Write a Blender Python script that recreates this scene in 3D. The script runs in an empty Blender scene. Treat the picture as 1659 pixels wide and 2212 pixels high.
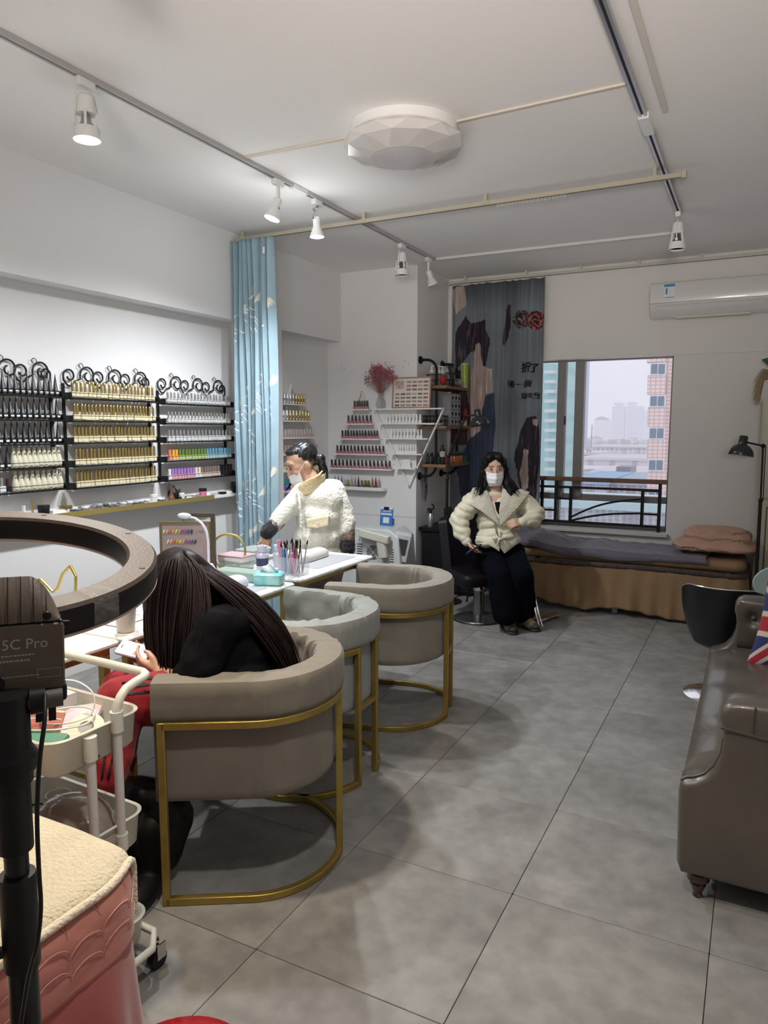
import bpy, bmesh, math, random
import numpy as np
from mathutils import Vector, Matrix, Euler
random.seed(7)
PI = math.pi
SC = bpy.context.scene
COL = SC.collection

# ---------------------------------------------------------------- camera, world, lights, exposure
RX = Vector((0.8893, 0.4574, 0.0020)); RY = Vector((-0.0540, 0.1010, 0.9934)); RZ = Vector((0.4541, -0.8835, 0.1145))
RZ.normalize(); RX = (RX - RZ*RX.dot(RZ)).normalized(); RY = RZ.cross(RX)
CAM = Vector((0, 0, 1.54))
FPX = 1564.0
cam_d = bpy.data.cameras.new('camera'); cam = bpy.data.objects.new('camera', cam_d); COL.objects.link(cam)
cam.matrix_world = Matrix(((RX.x, RY.x, RZ.x, CAM.x), (RX.y, RY.y, RZ.y, CAM.y), (RX.z, RY.z, RZ.z, CAM.z), (0, 0, 0, 1)))
cam_d.sensor_fit = 'VERTICAL'; cam_d.sensor_height = 36.0; cam_d.lens = FPX/2212*36.0
cam_d.clip_start = 0.05; cam_d.clip_end = 3000
SC.camera = cam
SC.view_settings.view_transform = 'Standard'; SC.view_settings.look = 'None'
SC.view_settings.exposure = 0.55; SC.view_settings.gamma = 1.0; SC.view_settings.use_curve_mapping = False
SC.cycles.max_bounces = 8; SC.cycles.diffuse_bounces = 5; SC.cycles.glossy_bounces = 3
SC.cycles.transmission_bounces = 6; SC.cycles.transparent_max_bounces = 8
SC.cycles.use_denoising = True; SC.cycles.caustics_reflective = False; SC.cycles.caustics_refractive = False
SC.cycles.sample_clamp_indirect = 4.0

world = bpy.data.worlds.new('world'); SC.world = world; world.use_nodes = True
wn = world.node_tree; wn.nodes.clear()
wo = wn.nodes.new('ShaderNodeOutputWorld'); wb = wn.nodes.new('ShaderNodeBackground')
wtc = wn.nodes.new('ShaderNodeTexCoord'); wsx = wn.nodes.new('ShaderNodeSeparateXYZ'); wcr = wn.nodes.new('ShaderNodeValToRGB')
wn.links.new(wtc.outputs['Generated'], wsx.inputs[0]); wn.links.new(wsx.outputs['Z'], wcr.inputs[0])
wcr.color_ramp.elements[0].position = 0.0; wcr.color_ramp.elements[0].color = (0.60, 0.585, 0.70, 1)
wcr.color_ramp.elements[1].position = 0.35; wcr.color_ramp.elements[1].color = (0.88, 0.88, 0.95, 1)
wn.links.new(wcr.outputs[0], wb.inputs[0]); wb.inputs[1].default_value = 0.93
wn.links.new(wb.outputs[0], wo.inputs[0])

def P(u, v, D):
    """world point seen at pixel (u,v) at depth D along the camera axis"""
    return CAM + RX*((u-829.5)/FPX*D) - RY*((v-1106.0)/FPX*D) - RZ*D

def lamp_light(name, loc, aim, power, col, ang, blend, radius):
    d = bpy.data.lights.new(name, 'SPOT'); d.energy = power; d.color = col; d.spot_size = ang; d.spot_blend = blend
    d.shadow_soft_size = radius
    o = bpy.data.objects.new(name, d); COL.objects.link(o); o.location = loc
    o.rotation_euler = (Vector(aim)-Vector(loc)).to_track_quat('-Z', 'Y').to_euler()
    return o
COOL = (0.93, 0.97, 1.0); WARM = (1.0, 0.83, 0.62); NEUT = (1.0, 0.95, 0.88)
SPOTP = 1.0
# the lit lamps on the tracks (three seen, warm one at the top edge)
lamp_light('light_spot_a', (-2.57, 2.27, 2.70), (-2.60, 2.25, 0.0), 62*SPOTP, COOL, 2.7, 0.9, 0.045)
lamp_light('light_spot_b', (-2.60, 3.62, 2.69), (-2.80, 3.50, 0.0), 62*SPOTP, COOL, 2.7, 0.9, 0.045)
lamp_light('light_spot_c', (-2.57, 4.02, 2.69), (-2.50, 4.05, 0.0), 72*SPOTP, COOL, 2.7, 0.9, 0.045)
lamp_light('light_spot_warm', (-1.72, 1.50, 2.74), (-1.45, 0.95, 0.0), 95*SPOTP, WARM, 2.0, 0.8, 0.05)
def bulb_light(name, loc, power, col, radius):
    d = bpy.data.lights.new(name, 'POINT'); d.energy = power; d.color = col; d.shadow_soft_size = radius
    o = bpy.data.objects.new(name, d); COL.objects.link(o); o.location = loc; return o
lamp_light('light_spot_d', (-0.55, 1.10, 2.72), (-0.60, 1.9, 0.0), 60*SPOTP, NEUT, 2.3, 1.0, 0.06)  # unseen spot added to brighten the floor and nearest chair
# the glass-sided bulbs of the lit track lamps also spill light sideways
for k, p in enumerate(((-2.57, 2.27, 2.725), (-2.60, 3.62, 2.71), (-2.57, 4.03, 2.71))): bulb_light(f'light_spill_{k}', p, 2.2, COOL, 0.05)
# two unseen lights added behind the camera to wash the ceiling
FILL_UP = [(-0.55, -0.85, 1.75), (0.30, -0.85, 1.75)]
lamp_light('light_up_a', FILL_UP[0], (-1.6, 2.4, 3.05), 135, (1.0, 0.90, 0.81), 1.15, 1.0, 0.28)
lamp_light('light_up_b', FILL_UP[1], (-0.5, 3.1, 3.05), 250, (1.0, 0.93, 0.86), 1.05, 1.0, 0.28)

# ---------------------------------------------------------------- materials
MATS = {}
def mat(name, col, rough=0.6, metal=0.0, spec=0.5, noise=None, bump=None, sheen=0.0, coat=0.0, trans=0.0, emit=0.0, alpha=1.0, subsurf=0.0):
    """noise=(scale, amount[, colour2]); bump=(scale, strength)"""
    if name in MATS: return MATS[name]
    m = bpy.data.materials.new(name); m.use_nodes = True; nt = m.node_tree; b = nt.nodes['Principled BSDF']
    c = (*col, 1); b.inputs['Base Color'].default_value = c
    b.inputs['Roughness'].default_value = rough; b.inputs['Metallic'].default_value = metal
    b.inputs['Specular IOR Level'].default_value = spec
    b.inputs['Sheen Weight'].default_value = sheen; b.inputs['Coat Weight'].default_value = coat
    b.inputs['Transmission Weight'].default_value = trans; b.inputs['Alpha'].default_value = alpha
    b.inputs['Subsurface Weight'].default_value = subsurf
    if subsurf: b.inputs['Subsurface Scale'].default_value = 0.01
    if emit: b.inputs['Emission Color'].default_value = c; b.inputs['Emission Strength'].default_value = emit
    tc = None
    def coord():
        nonlocal tc
        if tc is None: tc = nt.nodes.new('ShaderNodeTexCoord')
        return tc.outputs['Object']
    if noise:
        n = nt.nodes.new('ShaderNodeTexNoise'); n.inputs['Scale'].default_value = noise[0]; n.inputs['Detail'].default_value = 5
        nt.links.new(coord(), n.inputs['Vector'])
        mx = nt.nodes.new('ShaderNodeMix'); mx.data_type = 'RGBA'
        a = noise[1]; c2 = noise[2] if len(noise) > 2 else tuple(x*(1-a) for x in col)
        mx.inputs[6].default_value = c; mx.inputs[7].default_value = (*c2, 1)
        r = nt.nodes.new('ShaderNodeMapRange'); r.inputs[1].default_value = 0.35; r.inputs[2].default_value = 0.65
        nt.links.new(n.outputs['Fac'], r.inputs[0]); nt.links.new(r.outputs[0], mx.inputs[0]); nt.links.new(mx.outputs[2], b.inputs['Base Color'])
    if bump:
        n2 = nt.nodes.new('ShaderNodeTexNoise'); n2.inputs['Scale'].default_value = bump[0]; n2.inputs['Detail'].default_value = 4
        nt.links.new(coord(), n2.inputs['Vector'])
        bp = nt.nodes.new('ShaderNodeBump'); bp.inputs['Strength'].default_value = bump[1]; bp.inputs['Distance'].default_value = 0.01
        nt.links.new(n2.outputs['Fac'], bp.inputs['Height']); nt.links.new(bp.outputs[0], b.inputs['Normal'])
    MATS[name] = m
    return m

WALL = mat('wall_paint', (0.80, 0.795, 0.795), 0.85, noise=(1.3, 0.03), bump=(60, 0.05))
WALLW = mat('wall_paint_back', (0.76, 0.74, 0.72), 0.85, noise=(1.3, 0.04), bump=(60, 0.05))
CEIL = mat('ceiling_paint', (0.90, 0.88, 0.865), 0.9, noise=(0.8, 0.02))
WHITE = mat('white_paint_metal', (0.80, 0.80, 0.79), 0.4)
IVORY = mat('ivory_plastic', (0.72, 0.69, 0.60), 0.45)
BLACK = mat('black_metal', (0.008, 0.008, 0.009), 0.42, spec=0.3)
BLKPL = mat('black_plastic', (0.009, 0.009, 0.010), 0.42, spec=0.3)
GOLD = mat('brushed_gold_paint', (0.42, 0.30, 0.08), 0.38, 0.75, noise=(30, 0.12))
CHROME = mat('chrome', (0.72, 0.72, 0.72), 0.12, 1.0)
ALU = mat('brushed_aluminium', (0.55, 0.55, 0.57), 0.35, 0.9)
GLASS = mat('clear_glass', (0.95, 0.97, 0.97), 0.05, trans=0.0, alpha=0.18, spec=0.8)
ACRYL = mat('clear_acrylic', (0.80, 0.85, 0.92), 0.06, alpha=0.16, spec=0.7)
SKIN = mat('skin', (0.60, 0.36, 0.25), 0.5, subsurf=0.15, noise=(30, 0.06))
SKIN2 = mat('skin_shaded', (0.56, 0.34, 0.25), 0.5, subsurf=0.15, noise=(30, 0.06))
HAIR = mat('black_hair', (0.006, 0.005, 0.006), 0.5, spec=0.18)
MASKM = mat('white_face_mask', (0.84, 0.84, 0.87), 0.8, bump=(200, 0.1))
BLKCLOTH = mat('black_cloth', (0.005, 0.005, 0.006), 0.9, spec=0.1)
PAPER = mat('white_paper', (0.82, 0.81, 0.79), 0.7)

# ---------------------------------------------------------------- mesh helpers
class MB:
    def __init__(s): s.v = []; s.f = []; s.m = []
    def add(s, vs, fs, mi=0, M=None):
        o = len(s.v)
        if M is not None: vs = [M @ Vector(p) for p in vs]
        s.v.extend([tuple(p) for p in vs]); s.f.extend([tuple(i+o for i in f) for f in fs]); s.m.extend([mi]*len(fs)); return s
    def box(s, a, b, mi=0, M=None):
        x0, y0, z0 = a; x1, y1, z1 = b
        vs = [(x0,y0,z0),(x1,y0,z0),(x1,y1,z0),(x0,y1,z0),(x0,y0,z1),(x1,y0,z1),(x1,y1,z1),(x0,y1,z1)]
        return s.add(vs, [(0,3,2,1),(4,5,6,7),(0,1,5,4),(1,2,6,5),(2,3,7,6),(3,0,4,7)], mi, M)
    def cbox(s, c, d, mi=0, M=None):
        return s.box([c[i]-d[i]/2 for i in range(3)], [c[i]+d[i]/2 for i in range(3)], mi, M)
    def rbox(s, a, b, r, mi=0, M=None, seg=3):
        """box with corners rounded in plan and a small chamfer top and bottom"""
        x0, y0, z0 = a; x1, y1, z1 = b; r = min(r, (x1-x0)/2.01, (y1-y0)/2.01); c = min(r*0.4, (z1-z0)*0.3)
        def ring(z, ins):
            o = []
            for cx, cy, a0 in ((x1-r, y1-r, 0), (x0+r, y1-r, 90), (x0+r, y0+r, 180), (x1-r, y0+r, 270)):
                for k in range(seg+1):
                    t = math.radians(a0+90*k/seg); o.append((cx+(r-ins)*math.cos(t), cy+(r-ins)*math.sin(t), z))
            return o
        R = [ring(z0, c), ring(z0+c, 0), ring(z1-c, 0), ring(z1, c)]; n = len(R[0]); vs = sum(R, []); fs = [tuple(range(n-1, -1, -1)), tuple(range(3*n, 4*n))]
        for i in range(3):
            for k in range(n): fs.append((i*n+k, i*n+(k+1) % n, (i+1)*n+(k+1) % n, (i+1)*n+k))
        return s.add(vs, fs, mi, M)
    def lathe(s, prof, n=16, mi=0, M=None, a0=0, a1=2*PI, closed=True):
        """prof: (r,z) pairs from bottom to top"""
        vs = []; fs = []; full = abs(a1-a0-2*PI) < 1e-6; cols = n if full else n+1
        for r, z in prof:
            for k in range(cols):
                t = a0+(a1-a0)*k/n; vs.append((r*math.cos(t), r*math.sin(t), z))
        for i in range(len(prof)-1):
            for k in range(n):
                k2 = (k+1) % cols; fs.append((i*cols+k, i*cols+k2, (i+1)*cols+k2, (i+1)*cols+k))
        if full and closed and prof[0] != prof[-1]:
            if prof[0][0] > 1e-5: fs.append(tuple(range(cols-1, -1, -1)))
            if prof[-1][0] > 1e-5: L = (len(prof)-1)*cols; fs.append(tuple(range(L, L+cols)))
        return s.add(vs, fs, mi, M)
    def cyl(s, p0, p1, r0, r1=None, n=12, mi=0):
        r1 = r0 if r1 is None else r1; p0 = Vector(p0); p1 = Vector(p1); d = p1-p0; L = d.length
        M = Matrix.Translation(p0) @ d.to_track_quat('Z', 'Y').to_matrix().to_4x4()
        return s.lathe([(r0, 0), (r1, L)], n, mi, M)
    def tube(s, pts, r, n=8, mi=0, closed=False, sq=None):
        """swept tube; r a number or list; sq=(w,h) sweeps a rectangle with h along z"""
        pts = [Vector(p) for p in pts]; N = len(pts); vs = []; fs = []
        T = []
        for i in range(N):
            a = pts[(i-1) % N] if (closed or i > 0) else pts[i]; b = pts[(i+1) % N] if (closed or i < N-1) else pts[i]
            T.append((b-a).normalized())
        if sq is None:
            up = Vector((0, 0, 1)) if abs(T[0].z) < 0.9 else Vector((1, 0, 0)); nrm = (up - T[0]*up.dot(T[0])).normalized()
            for i in range(N):
                nrm = (nrm - T[i]*nrm.dot(T[i])).normalized(); bi = T[i].cross(nrm); rr = r[i] if isinstance(r, (list, tuple)) else r
                for k in range(n):
                    t = 2*PI*k/n; vs.append(pts[i]+nrm*(rr*math.cos(t))+bi*(rr*math.sin(t)))
        else:
            n = 4
            for i in range(N):
                up = Vector((0, 0, 1)); side = T[i].cross(up)
                if side.length < 1e-3: side = Vector((1, 0, 0))
                side.normalize(); up = side.cross(T[i]).normalized(); w, h = sq
                for a, b in ((-1,-1),(1,-1),(1,1),(-1,1)): vs.append(pts[i]+side*(a*w/2)+up*(b*h/2))
        R = N if closed else N-1
        for i in range(R):
            j = (i+1) % N
            for k in range(n): fs.append((i*n+k, i*n+(k+1) % n, j*n+(k+1) % n, j*n+k))
        if not closed: fs.append(tuple(range(n-1, -1, -1))); fs.append(tuple(range((N-1)*n, N*n)))
        return s.add(vs, fs, mi)
    def prism(s, poly, z0, z1, mi=0, M=None):
        n = len(poly); vs = [(x, y, z0) for x, y in poly]+[(x, y, z1) for x, y in poly]
        fs = [tuple(range(n-1, -1, -1)), tuple(range(n, 2*n))]+[(k, (k+1) % n, n+(k+1) % n, n+k) for k in range(n)]
        return s.add(vs, fs, mi, M)
    def ball(s, c, r, n=10, mi=0, M=None):
        rx, ry, rz = r if isinstance(r, (tuple, list)) else (r, r, r); h = max(4, n//2); vs = []; fs = []
        vs.append((c[0], c[1], c[2]-rz))
        for i in range(1, h):
            p = -PI/2+PI*i/h
            for k in range(n): t = 2*PI*k/n; vs.append((c[0]+rx*math.cos(p)*math.cos(t), c[1]+ry*math.cos(p)*math.sin(t), c[2]+rz*math.sin(p)))
        vs.append((c[0], c[1], c[2]+rz)); L = len(vs)-1
        for k in range(n):
            fs.append((0, 1+(k+1) % n, 1+k)); fs.append((L, L-n+k, L-n+(k+1) % n))
        for i in range(h-2):
            for k in range(n): a = 1+i*n; fs.append((a+k, a+(k+1) % n, a+n+(k+1) % n, a+n+k))
        return s.add(vs, fs, mi, M)
    def grid(s, fn, nu, nv, mi=0, wrapu=False, thick=None):
        """fn(i/nu, j/nv) -> point; thick gives the sheet a back side"""
        cols = nu if wrapu else nu+1; vs = [Vector(fn(i/nu, j/nv)) for j in range(nv+1) for i in range(cols)]
        q = [(j*cols+i, j*cols+(i+1) % cols, (j+1)*cols+(i+1) % cols, (j+1)*cols+i) for j in range(nv) for i in range(nu)]
        if not thick: return s.add(vs, q, mi)
        nr = [Vector() for _ in vs]
        for f in q:
            a = (vs[f[2]]-vs[f[0]]).cross(vs[f[3]]-vs[f[1]])
            for i in f: nr[i] += a
        L = len(vs); back = [vs[i]-nr[i].normalized()*thick for i in range(L)]
        fs = list(q)+[tuple(L+i for i in reversed(f)) for f in q]
        for i in range(nu):
            i2 = (i+1) % cols; fs.append((i2, i, L+i, L+i2)); a = nv*cols; fs.append((a+i, a+i2, L+a+i2, L+a+i))
        if not wrapu:
            for j in range(nv): a = j*cols; b = (j+1)*cols; fs.append((a, b, L+b, L+a)); fs.append((b+nu, a+nu, L+a+nu, L+b+nu))
        return s.add(vs+back, fs, mi)
    def mesh(s, name, mats, smooth=None):
        me = bpy.data.meshes.new(name); me.from_pydata(s.v, [], s.f)
        for m in (mats if isinstance(mats, (list, tuple)) else [mats]): me.materials.append(m)
        if any(s.m): me.polygons.foreach_set('material_index', s.m)
        if smooth:
            me.shade_smooth()
            if smooth < 179: me.set_sharp_from_angle(angle=math.radians(smooth))
        me.update(); return me

def link(name, data, parent=None, loc=None, rot=None):
    o = bpy.data.objects.new(name, data); COL.objects.link(o)
    if parent is not None: o.parent = parent
    if loc is not None: o.location = loc
    if rot is not None: o.rotation_euler = rot
    return o
def tag(o, label=None, cat=None, group=None, kind=None):
    if label: o['label'] = label
    if cat: o['category'] = cat
    if group: o['group'] = group
    if kind: o['kind'] = kind
    return o
def obj(name, mb, mats, parent=None, smooth=35, loc=None, rot=None, bevel=None, sub=0):
    o = link(name, mb.mesh(name, mats, smooth), parent, loc, rot)
    if bevel:
        b = o.modifiers.new('bevel', 'BEVEL'); b.width = bevel; b.segments = 2; b.limit_method = 'ANGLE'; b.angle_limit = math.radians(40)
    if sub:
        b = o.modifiers.new('sub', 'SUBSURF'); b.levels = sub; b.render_levels = sub
    return o
def thing(name, label, cat, loc=(0, 0, 0), rz=0, group=None):
    o = link(name, None, None, loc, (0, 0, rz)); o.empty_display_size = 0.1
    return tag(o, label, cat, group)
def struct(name, mb, mats, parent=None, smooth=None, label=None, **k):
    o = obj(name, mb, mats, parent, smooth, **k)
    if parent is None: o['kind'] = 'structure'
    return o
def copy_tree(o, loc=None, rz=None, label=None, group=None, parent=None):
    c = o.copy(); COL.objects.link(c)
    if parent is not None: c.parent = parent
    if loc is not None: c.location = loc
    if rz is not None: c.rotation_euler = (0, 0, rz)
    if label: c['label'] = label
    if group: c['group'] = group
    for ch in list(o.children): copy_tree(ch, parent=c)
    return c
def local(o, pts):
    """world points into the frame of a thing placed at o.location with its z rotation"""
    M = (Matrix.Translation(o.location) @ o.rotation_euler.to_matrix().to_4x4()).inverted()
    return [M @ Vector(p) for p in pts]

# ---- fused organic shapes: union of rounded cones and ellipsoids, voxel remeshed into one skin
def capsule(mb, p0, p1, r0, r1, n=14, sx=1.0, axis=None):
    p0 = Vector(p0); p1 = Vector(p1); d = p1-p0; L = max(d.length, 1e-4); prof = []
    for k in range(6): a = -PI/2+PI/2*k/5; prof.append((max(r0*math.cos(a), 1e-4), r0*math.sin(a)))
    for k in range(6): a = PI/2*k/5; prof.append((max(r1*math.cos(a), 1e-4), L+r1*math.sin(a)))
    q = d.to_track_quat('Z', 'Y').to_matrix().to_4x4()
    M = Matrix.Translation(p0) @ q
    mb.lathe(prof, n, 0, M)
def limb(mb, pts, rs, n=14):
    for i in range(len(pts)-1): capsule(mb, pts[i], pts[i+1], rs[i], rs[i+1], n)
def ell(mb, c, r, rot=(0, 0, 0), n=18):
    M = Matrix.Translation(Vector(c)) @ Euler(rot).to_matrix().to_4x4()
    mb.ball((0, 0, 0), r, n, 0, M)
def vnoise(p, s, seed=0.0):
    from mathutils import noise
    return noise.noise(Vector((p[0]*s+seed, p[1]*s-seed, p[2]*s+seed*0.5)))
def fuse(mb, name, mats, parent=None, voxel=0.012, smooth=2, disp=None, paint=None, factor=0.5):
    """disp(co, normal)->offset along the normal; paint(co)->material index"""
    me = mb.mesh(name+'_src', mats if isinstance(mats, (list, tuple)) else [mats]); me.polygons.foreach_set('material_index', [0]*len(me.polygons))
    o = bpy.data.objects.new(name+'_src', me); COL.objects.link(o)
    r = o.modifiers.new('r', 'REMESH'); r.mode = 'VOXEL'; r.voxel_size = voxel
    if smooth:
        sm = o.modifiers.new('s', 'SMOOTH'); sm.iterations = smooth; sm.factor = factor
    dg = bpy.context.evaluated_depsgraph_get(); ev = o.evaluated_get(dg)
    nm = bpy.data.meshes.new_from_object(ev, depsgraph=dg); nm.name = name
    bpy.data.objects.remove(o); bpy.data.meshes.remove(me)
    nm.materials.clear()
    for m in (mats if isinstance(mats, (list, tuple)) else [mats]): nm.materials.append(m)
    if disp:
        for v in nm.vertices:
            v.co = v.co + v.normal*disp(v.co, v.normal)
    nm.update()
    if paint: nm.polygons.foreach_set('material_index', [paint(p.center) for p in nm.polygons])
    nm.shade_smooth(); nm.update()
    return link(name, nm, parent)
def text_mesh(name, body, size, m, parent=None, M=None, depth=0.0008, align='LEFT', bold=0.0):
    cu = bpy.data.curves.new(name, 'FONT'); cu.body = body; cu.size = size; cu.extrude = depth; cu.align_x = align; cu.resolution_u = 3; cu.offset = bold*size
    o = bpy.data.objects.new(name+'_src', cu); COL.objects.link(o)
    dg = bpy.context.evaluated_depsgraph_get(); me = bpy.data.meshes.new_from_object(o.evaluated_get(dg), depsgraph=dg)
    bpy.data.objects.remove(o); me.name = name
    if M is not None: me.transform(M)
    me.materials.clear(); me.materials.append(m)
    return link(name, me, parent)
def frameM(o, x, y):
    """matrix with local x along x, local y along y, placed at o"""
    x = Vector(x).normalized(); y = Vector(y); y = (y-x*y.dot(x)).normalized(); z = x.cross(y)
    return Matrix(((x.x, y.x, z.x, o[0]), (x.y, y.y, z.y, o[1]), (x.z, y.z, z.z, o[2]), (0, 0, 0, 1)))
def ray(u, v): return RX*((u-829.5)/FPX) - RY*((v-1106.0)/FPX) - RZ
def onX(u, v, x): d = ray(u, v); return CAM+d*(x/d.x)
def onY(u, v, y): d = ray(u, v); return CAM+d*(y/d.y)
def onZ(u, v, z): d = ray(u, v); return CAM+d*((z-CAM.z)/d.z)

# ---------------------------------------------------------------- room shell
LW, BM, FW, SW, BW = -3.75, -3.60, 6.10, -2.80, 6.85      # lower left wall, beam face, corner block face, its side, back wall
def tile_material():
    m = bpy.data.materials.new('grey_stone_tile'); m.use_nodes = True; nt = m.node_tree; b = nt.nodes['Principled BSDF']
    g = nt.nodes.new('ShaderNodeNewGeometry'); oi = nt.nodes.new('ShaderNodeObjectInfo')
    add = nt.nodes.new('ShaderNodeVectorMath'); add.operation = 'ADD'
    sc = nt.nodes.new('ShaderNodeVectorMath'); sc.operation = 'SCALE'; sc.inputs[3].default_value = 37.0
    cx = nt.nodes.new('ShaderNodeCombineXYZ'); nt.links.new(oi.outputs['Random'], cx.inputs[0]); nt.links.new(oi.outputs['Random'], cx.inputs[1])
    nt.links.new(cx.outputs[0], sc.inputs[0]); nt.links.new(g.outputs['Position'], add.inputs[0]); nt.links.new(sc.outputs[0], add.inputs[1])
    def ramp(scale, det, lo, hi, c0, c1, dist=0.0):
        n = nt.nodes.new('ShaderNodeTexNoise'); n.inputs['Scale'].default_value = scale; n.inputs['Detail'].default_value = det; n.inputs['Distortion'].default_value = dist
        nt.links.new(add.outputs[0], n.inputs['Vector']); r = nt.nodes.new('ShaderNodeValToRGB')
        r.color_ramp.elements[0].position = lo; r.color_ramp.elements[1].position = hi
        r.color_ramp.elements[0].color = (*c0, 1); r.color_ramp.elements[1].color = (*c1, 1); nt.links.new(n.outputs['Fac'], r.inputs[0]); return r
    r1 = ramp(3.0, 8, 0.34, 0.68, (0.19, 0.184, 0.176), (0.285, 0.279, 0.270), 0.4)
    r2 = ramp(14.0, 6, 0.38, 0.66, (0.84, 0.84, 0.83), (1.06, 1.05, 1.04))
    mx = nt.nodes.new('ShaderNodeMix'); mx.data_type = 'RGBA'; mx.blend_type = 'MULTIPLY'; mx.inputs[0].default_value = 1
    nt.links.new(r1.outputs[0], mx.inputs[6]); nt.links.new(r2.outputs[0], mx.inputs[7]); nt.links.new(mx.outputs[2], b.inputs['Base Color'])
    r3 = ramp(6.0, 7, 0.3, 0.7, (0.34,)*3, (0.52,)*3); nt.links.new(r3.outputs[0], b.inputs['Roughness'])
    b.inputs['Specular IOR Level'].default_value = 0.45
    n = nt.nodes.new('ShaderNodeTexNoise'); n.inputs['Scale'].default_value = 180; bp = nt.nodes.new('ShaderNodeBump'); bp.inputs['Strength'].default_value = 0.06; bp.inputs['Distance'].default_value = 0.003
    nt.links.new(g.outputs['Position'], n.inputs['Vector']); nt.links.new(n.outputs['Fac'], bp.inputs['Height']); nt.links.new(bp.outputs[0], b.inputs['Normal'])
    return m
fl = struct('floor', MB().box((-3.95, -1.4, -0.15), (1.05, 7.05, -0.013)), mat('dark_grout', (0.035, 0.032, 0.03), 0.9))
TILE = tile_material(); S = 0.5985
tm = MB(); tm.rbox((0, 0, -0.012), (S-0.0005, S-0.0005, 0.0), 0.003, seg=1); tme = tm.mesh('tile', TILE)
for i in range(-8, 3):
    for j in range(-4, 11):
        x = -0.045+0.6*i; y = 1.0+0.6*j
        if x > 0.85 or x < -4.5 or y > 6.9: continue
        link('tile', tme, fl, (x, y, 0))
struct('ceiling', MB().box((-3.95, -1.4, 3.0), (1.05, 7.05, 3.15)), CEIL)
wl = struct('wall_left', MB().box((-3.95, -1.4, 0), (LW, FW, 2.36)), WALL)
link('beam', MB().box((-3.95, -1.4, 2.36), (BM, FW, 3.0)).mesh('beam', WALL), wl)
link('pilaster', MB().box((LW, 4.65, 0), (BM, 5.12, 2.36)).mesh('pilaster', WALL), wl)
wb_ = struct('wall_corner_block', MB().box((-3.95, FW, 0), (SW, 7.05, 3.0)), WALL)
hm = mat('dark_wall_plug', (0.05, 0.045, 0.04), 0.8)
h = MB()
for u, v in ((738, 790), (745, 796), (738, 800), (874, 780), (882, 787), (872, 792), (862, 905), (862, 935), (766, 985), (820, 985), (851, 1004)):
    p = onY(u, v, FW); h.cyl((p.x, FW-0.001, p.z), (p.x, FW+0.01, p.z), 0.004, n=8)
obj('wall_plug_holes', h, hm, wb_); COL.objects['wall_plug_holes']['kind'] = 'stuff'
# old plaster joint along the corner block
link('plaster_joint', MB().box((-3.5, FW-0.0008, 0.712), (SW, FW+0.01, 0.716)).mesh('plaster_joint', mat('joint_grey', (0.40, 0.39, 0.37), 0.9)), wb_)
WX0, WX1, WZ0, WZ1 = -2.45, -0.69, 0.61, 2.18
wk = struct('wall_back', MB().box((SW, BW, 0), (1.05, 7.05, WZ0)).box((SW, BW, WZ0), (WX0, 7.05, WZ1)).box((WX1, BW, WZ0), (1.05, 7.05, WZ1))
            .box((SW, BW-0.012, WZ1), (1.05, 7.05, 3.0)), WALLW)
struct('wall_right', MB().box((0.85, -1.4, 0), (1.05, BW, 3.0)), WALL)
struct('wall_front', MB().box((-3.95, -1.4, 0), (1.05, -1.2, 3.0)), WALL)
# ---------------------------------------------------------------- window
FRM = mat('grey_window_frame', (0.20, 0.19, 0.19), 0.45, 0.3)
TEAL = mat('green_tinted_glass', (0.55, 0.90, 0.88), 0.03, alpha=0.14, spec=0.8)
w = MB(); Y0, Y1 = 6.96, 7.02
def bary(mb, u, v0, v1, hw, y0=Y0, y1=Y1, mi=0):
    a = onY(u, (v0+v1)/2, y0); z0 = onY(u, v1, y0).z; z1 = onY(u, v0, y0).z; mb.box((a.x-hw, y0, z0), (a.x+hw, y1, z1), mi)
w.box((WX0, Y0, WZ0), (WX1, Y1, WZ0+0.05)).box((WX0, Y0, WZ1-0.012), (WX1, Y1, WZ1)).box((WX1-0.022, Y0, WZ0), (WX1, Y1, WZ1)).box((WX0, Y0, WZ0), (WX0+0.05, Y1, WZ1))
zt = onY(1330, 1077, Y0).z
w.box((WX0, Y0, zt-0.03), (WX1, Y1, zt+0.03))
win = struct('window_1', w, FRM, bevel=0.003)
xm1 = onY(1212, 900, Y0).x; xm2 = onY(1251, 900, Y0).x; xl = onY(1203, 1110, Y0).x
for x, hw, z0 in ((xm1, 0.037, zt), (xm2, 0.042, zt), (xl, 0.02, WZ0)):
    link('mullion', MB().box((x-hw, Y0-0.02, z0), (x+hw, Y1, WZ1 if z0 == zt else zt)).mesh('mullion', FRM), win)
link('window_sash_latch', MB().rbox((xm1+0.037, Y0-0.04, 1.58), (xm1+0.05, Y0-0.005, 1.66), 0.004).mesh('window_sash_latch', BLKPL), win)
for a, b, z0, z1, y in ((WX0+0.05, xm1-0.03, zt+0.03, WZ1-0.02, 7.0), (xm1+0.03, xm2-0.04, zt+0.03, WZ1-0.02, 6.985), (WX0+0.05, WX1-0.03, WZ0+0.05, zt-0.03, 6.99)):
    link('window_pane', MB().box((a, y, z0), (b, y+0.005, z1)).mesh('window_pane', TEAL), win)
link('window_sill', MB().rbox((WX0, 6.80, WZ0-0.03), (WX1+0.02, 6.96, WZ0+0.004), 0.01).mesh('window_sill', mat('sill_stone', (0.62, 0.61, 0.60), 0.4)), win)
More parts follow.
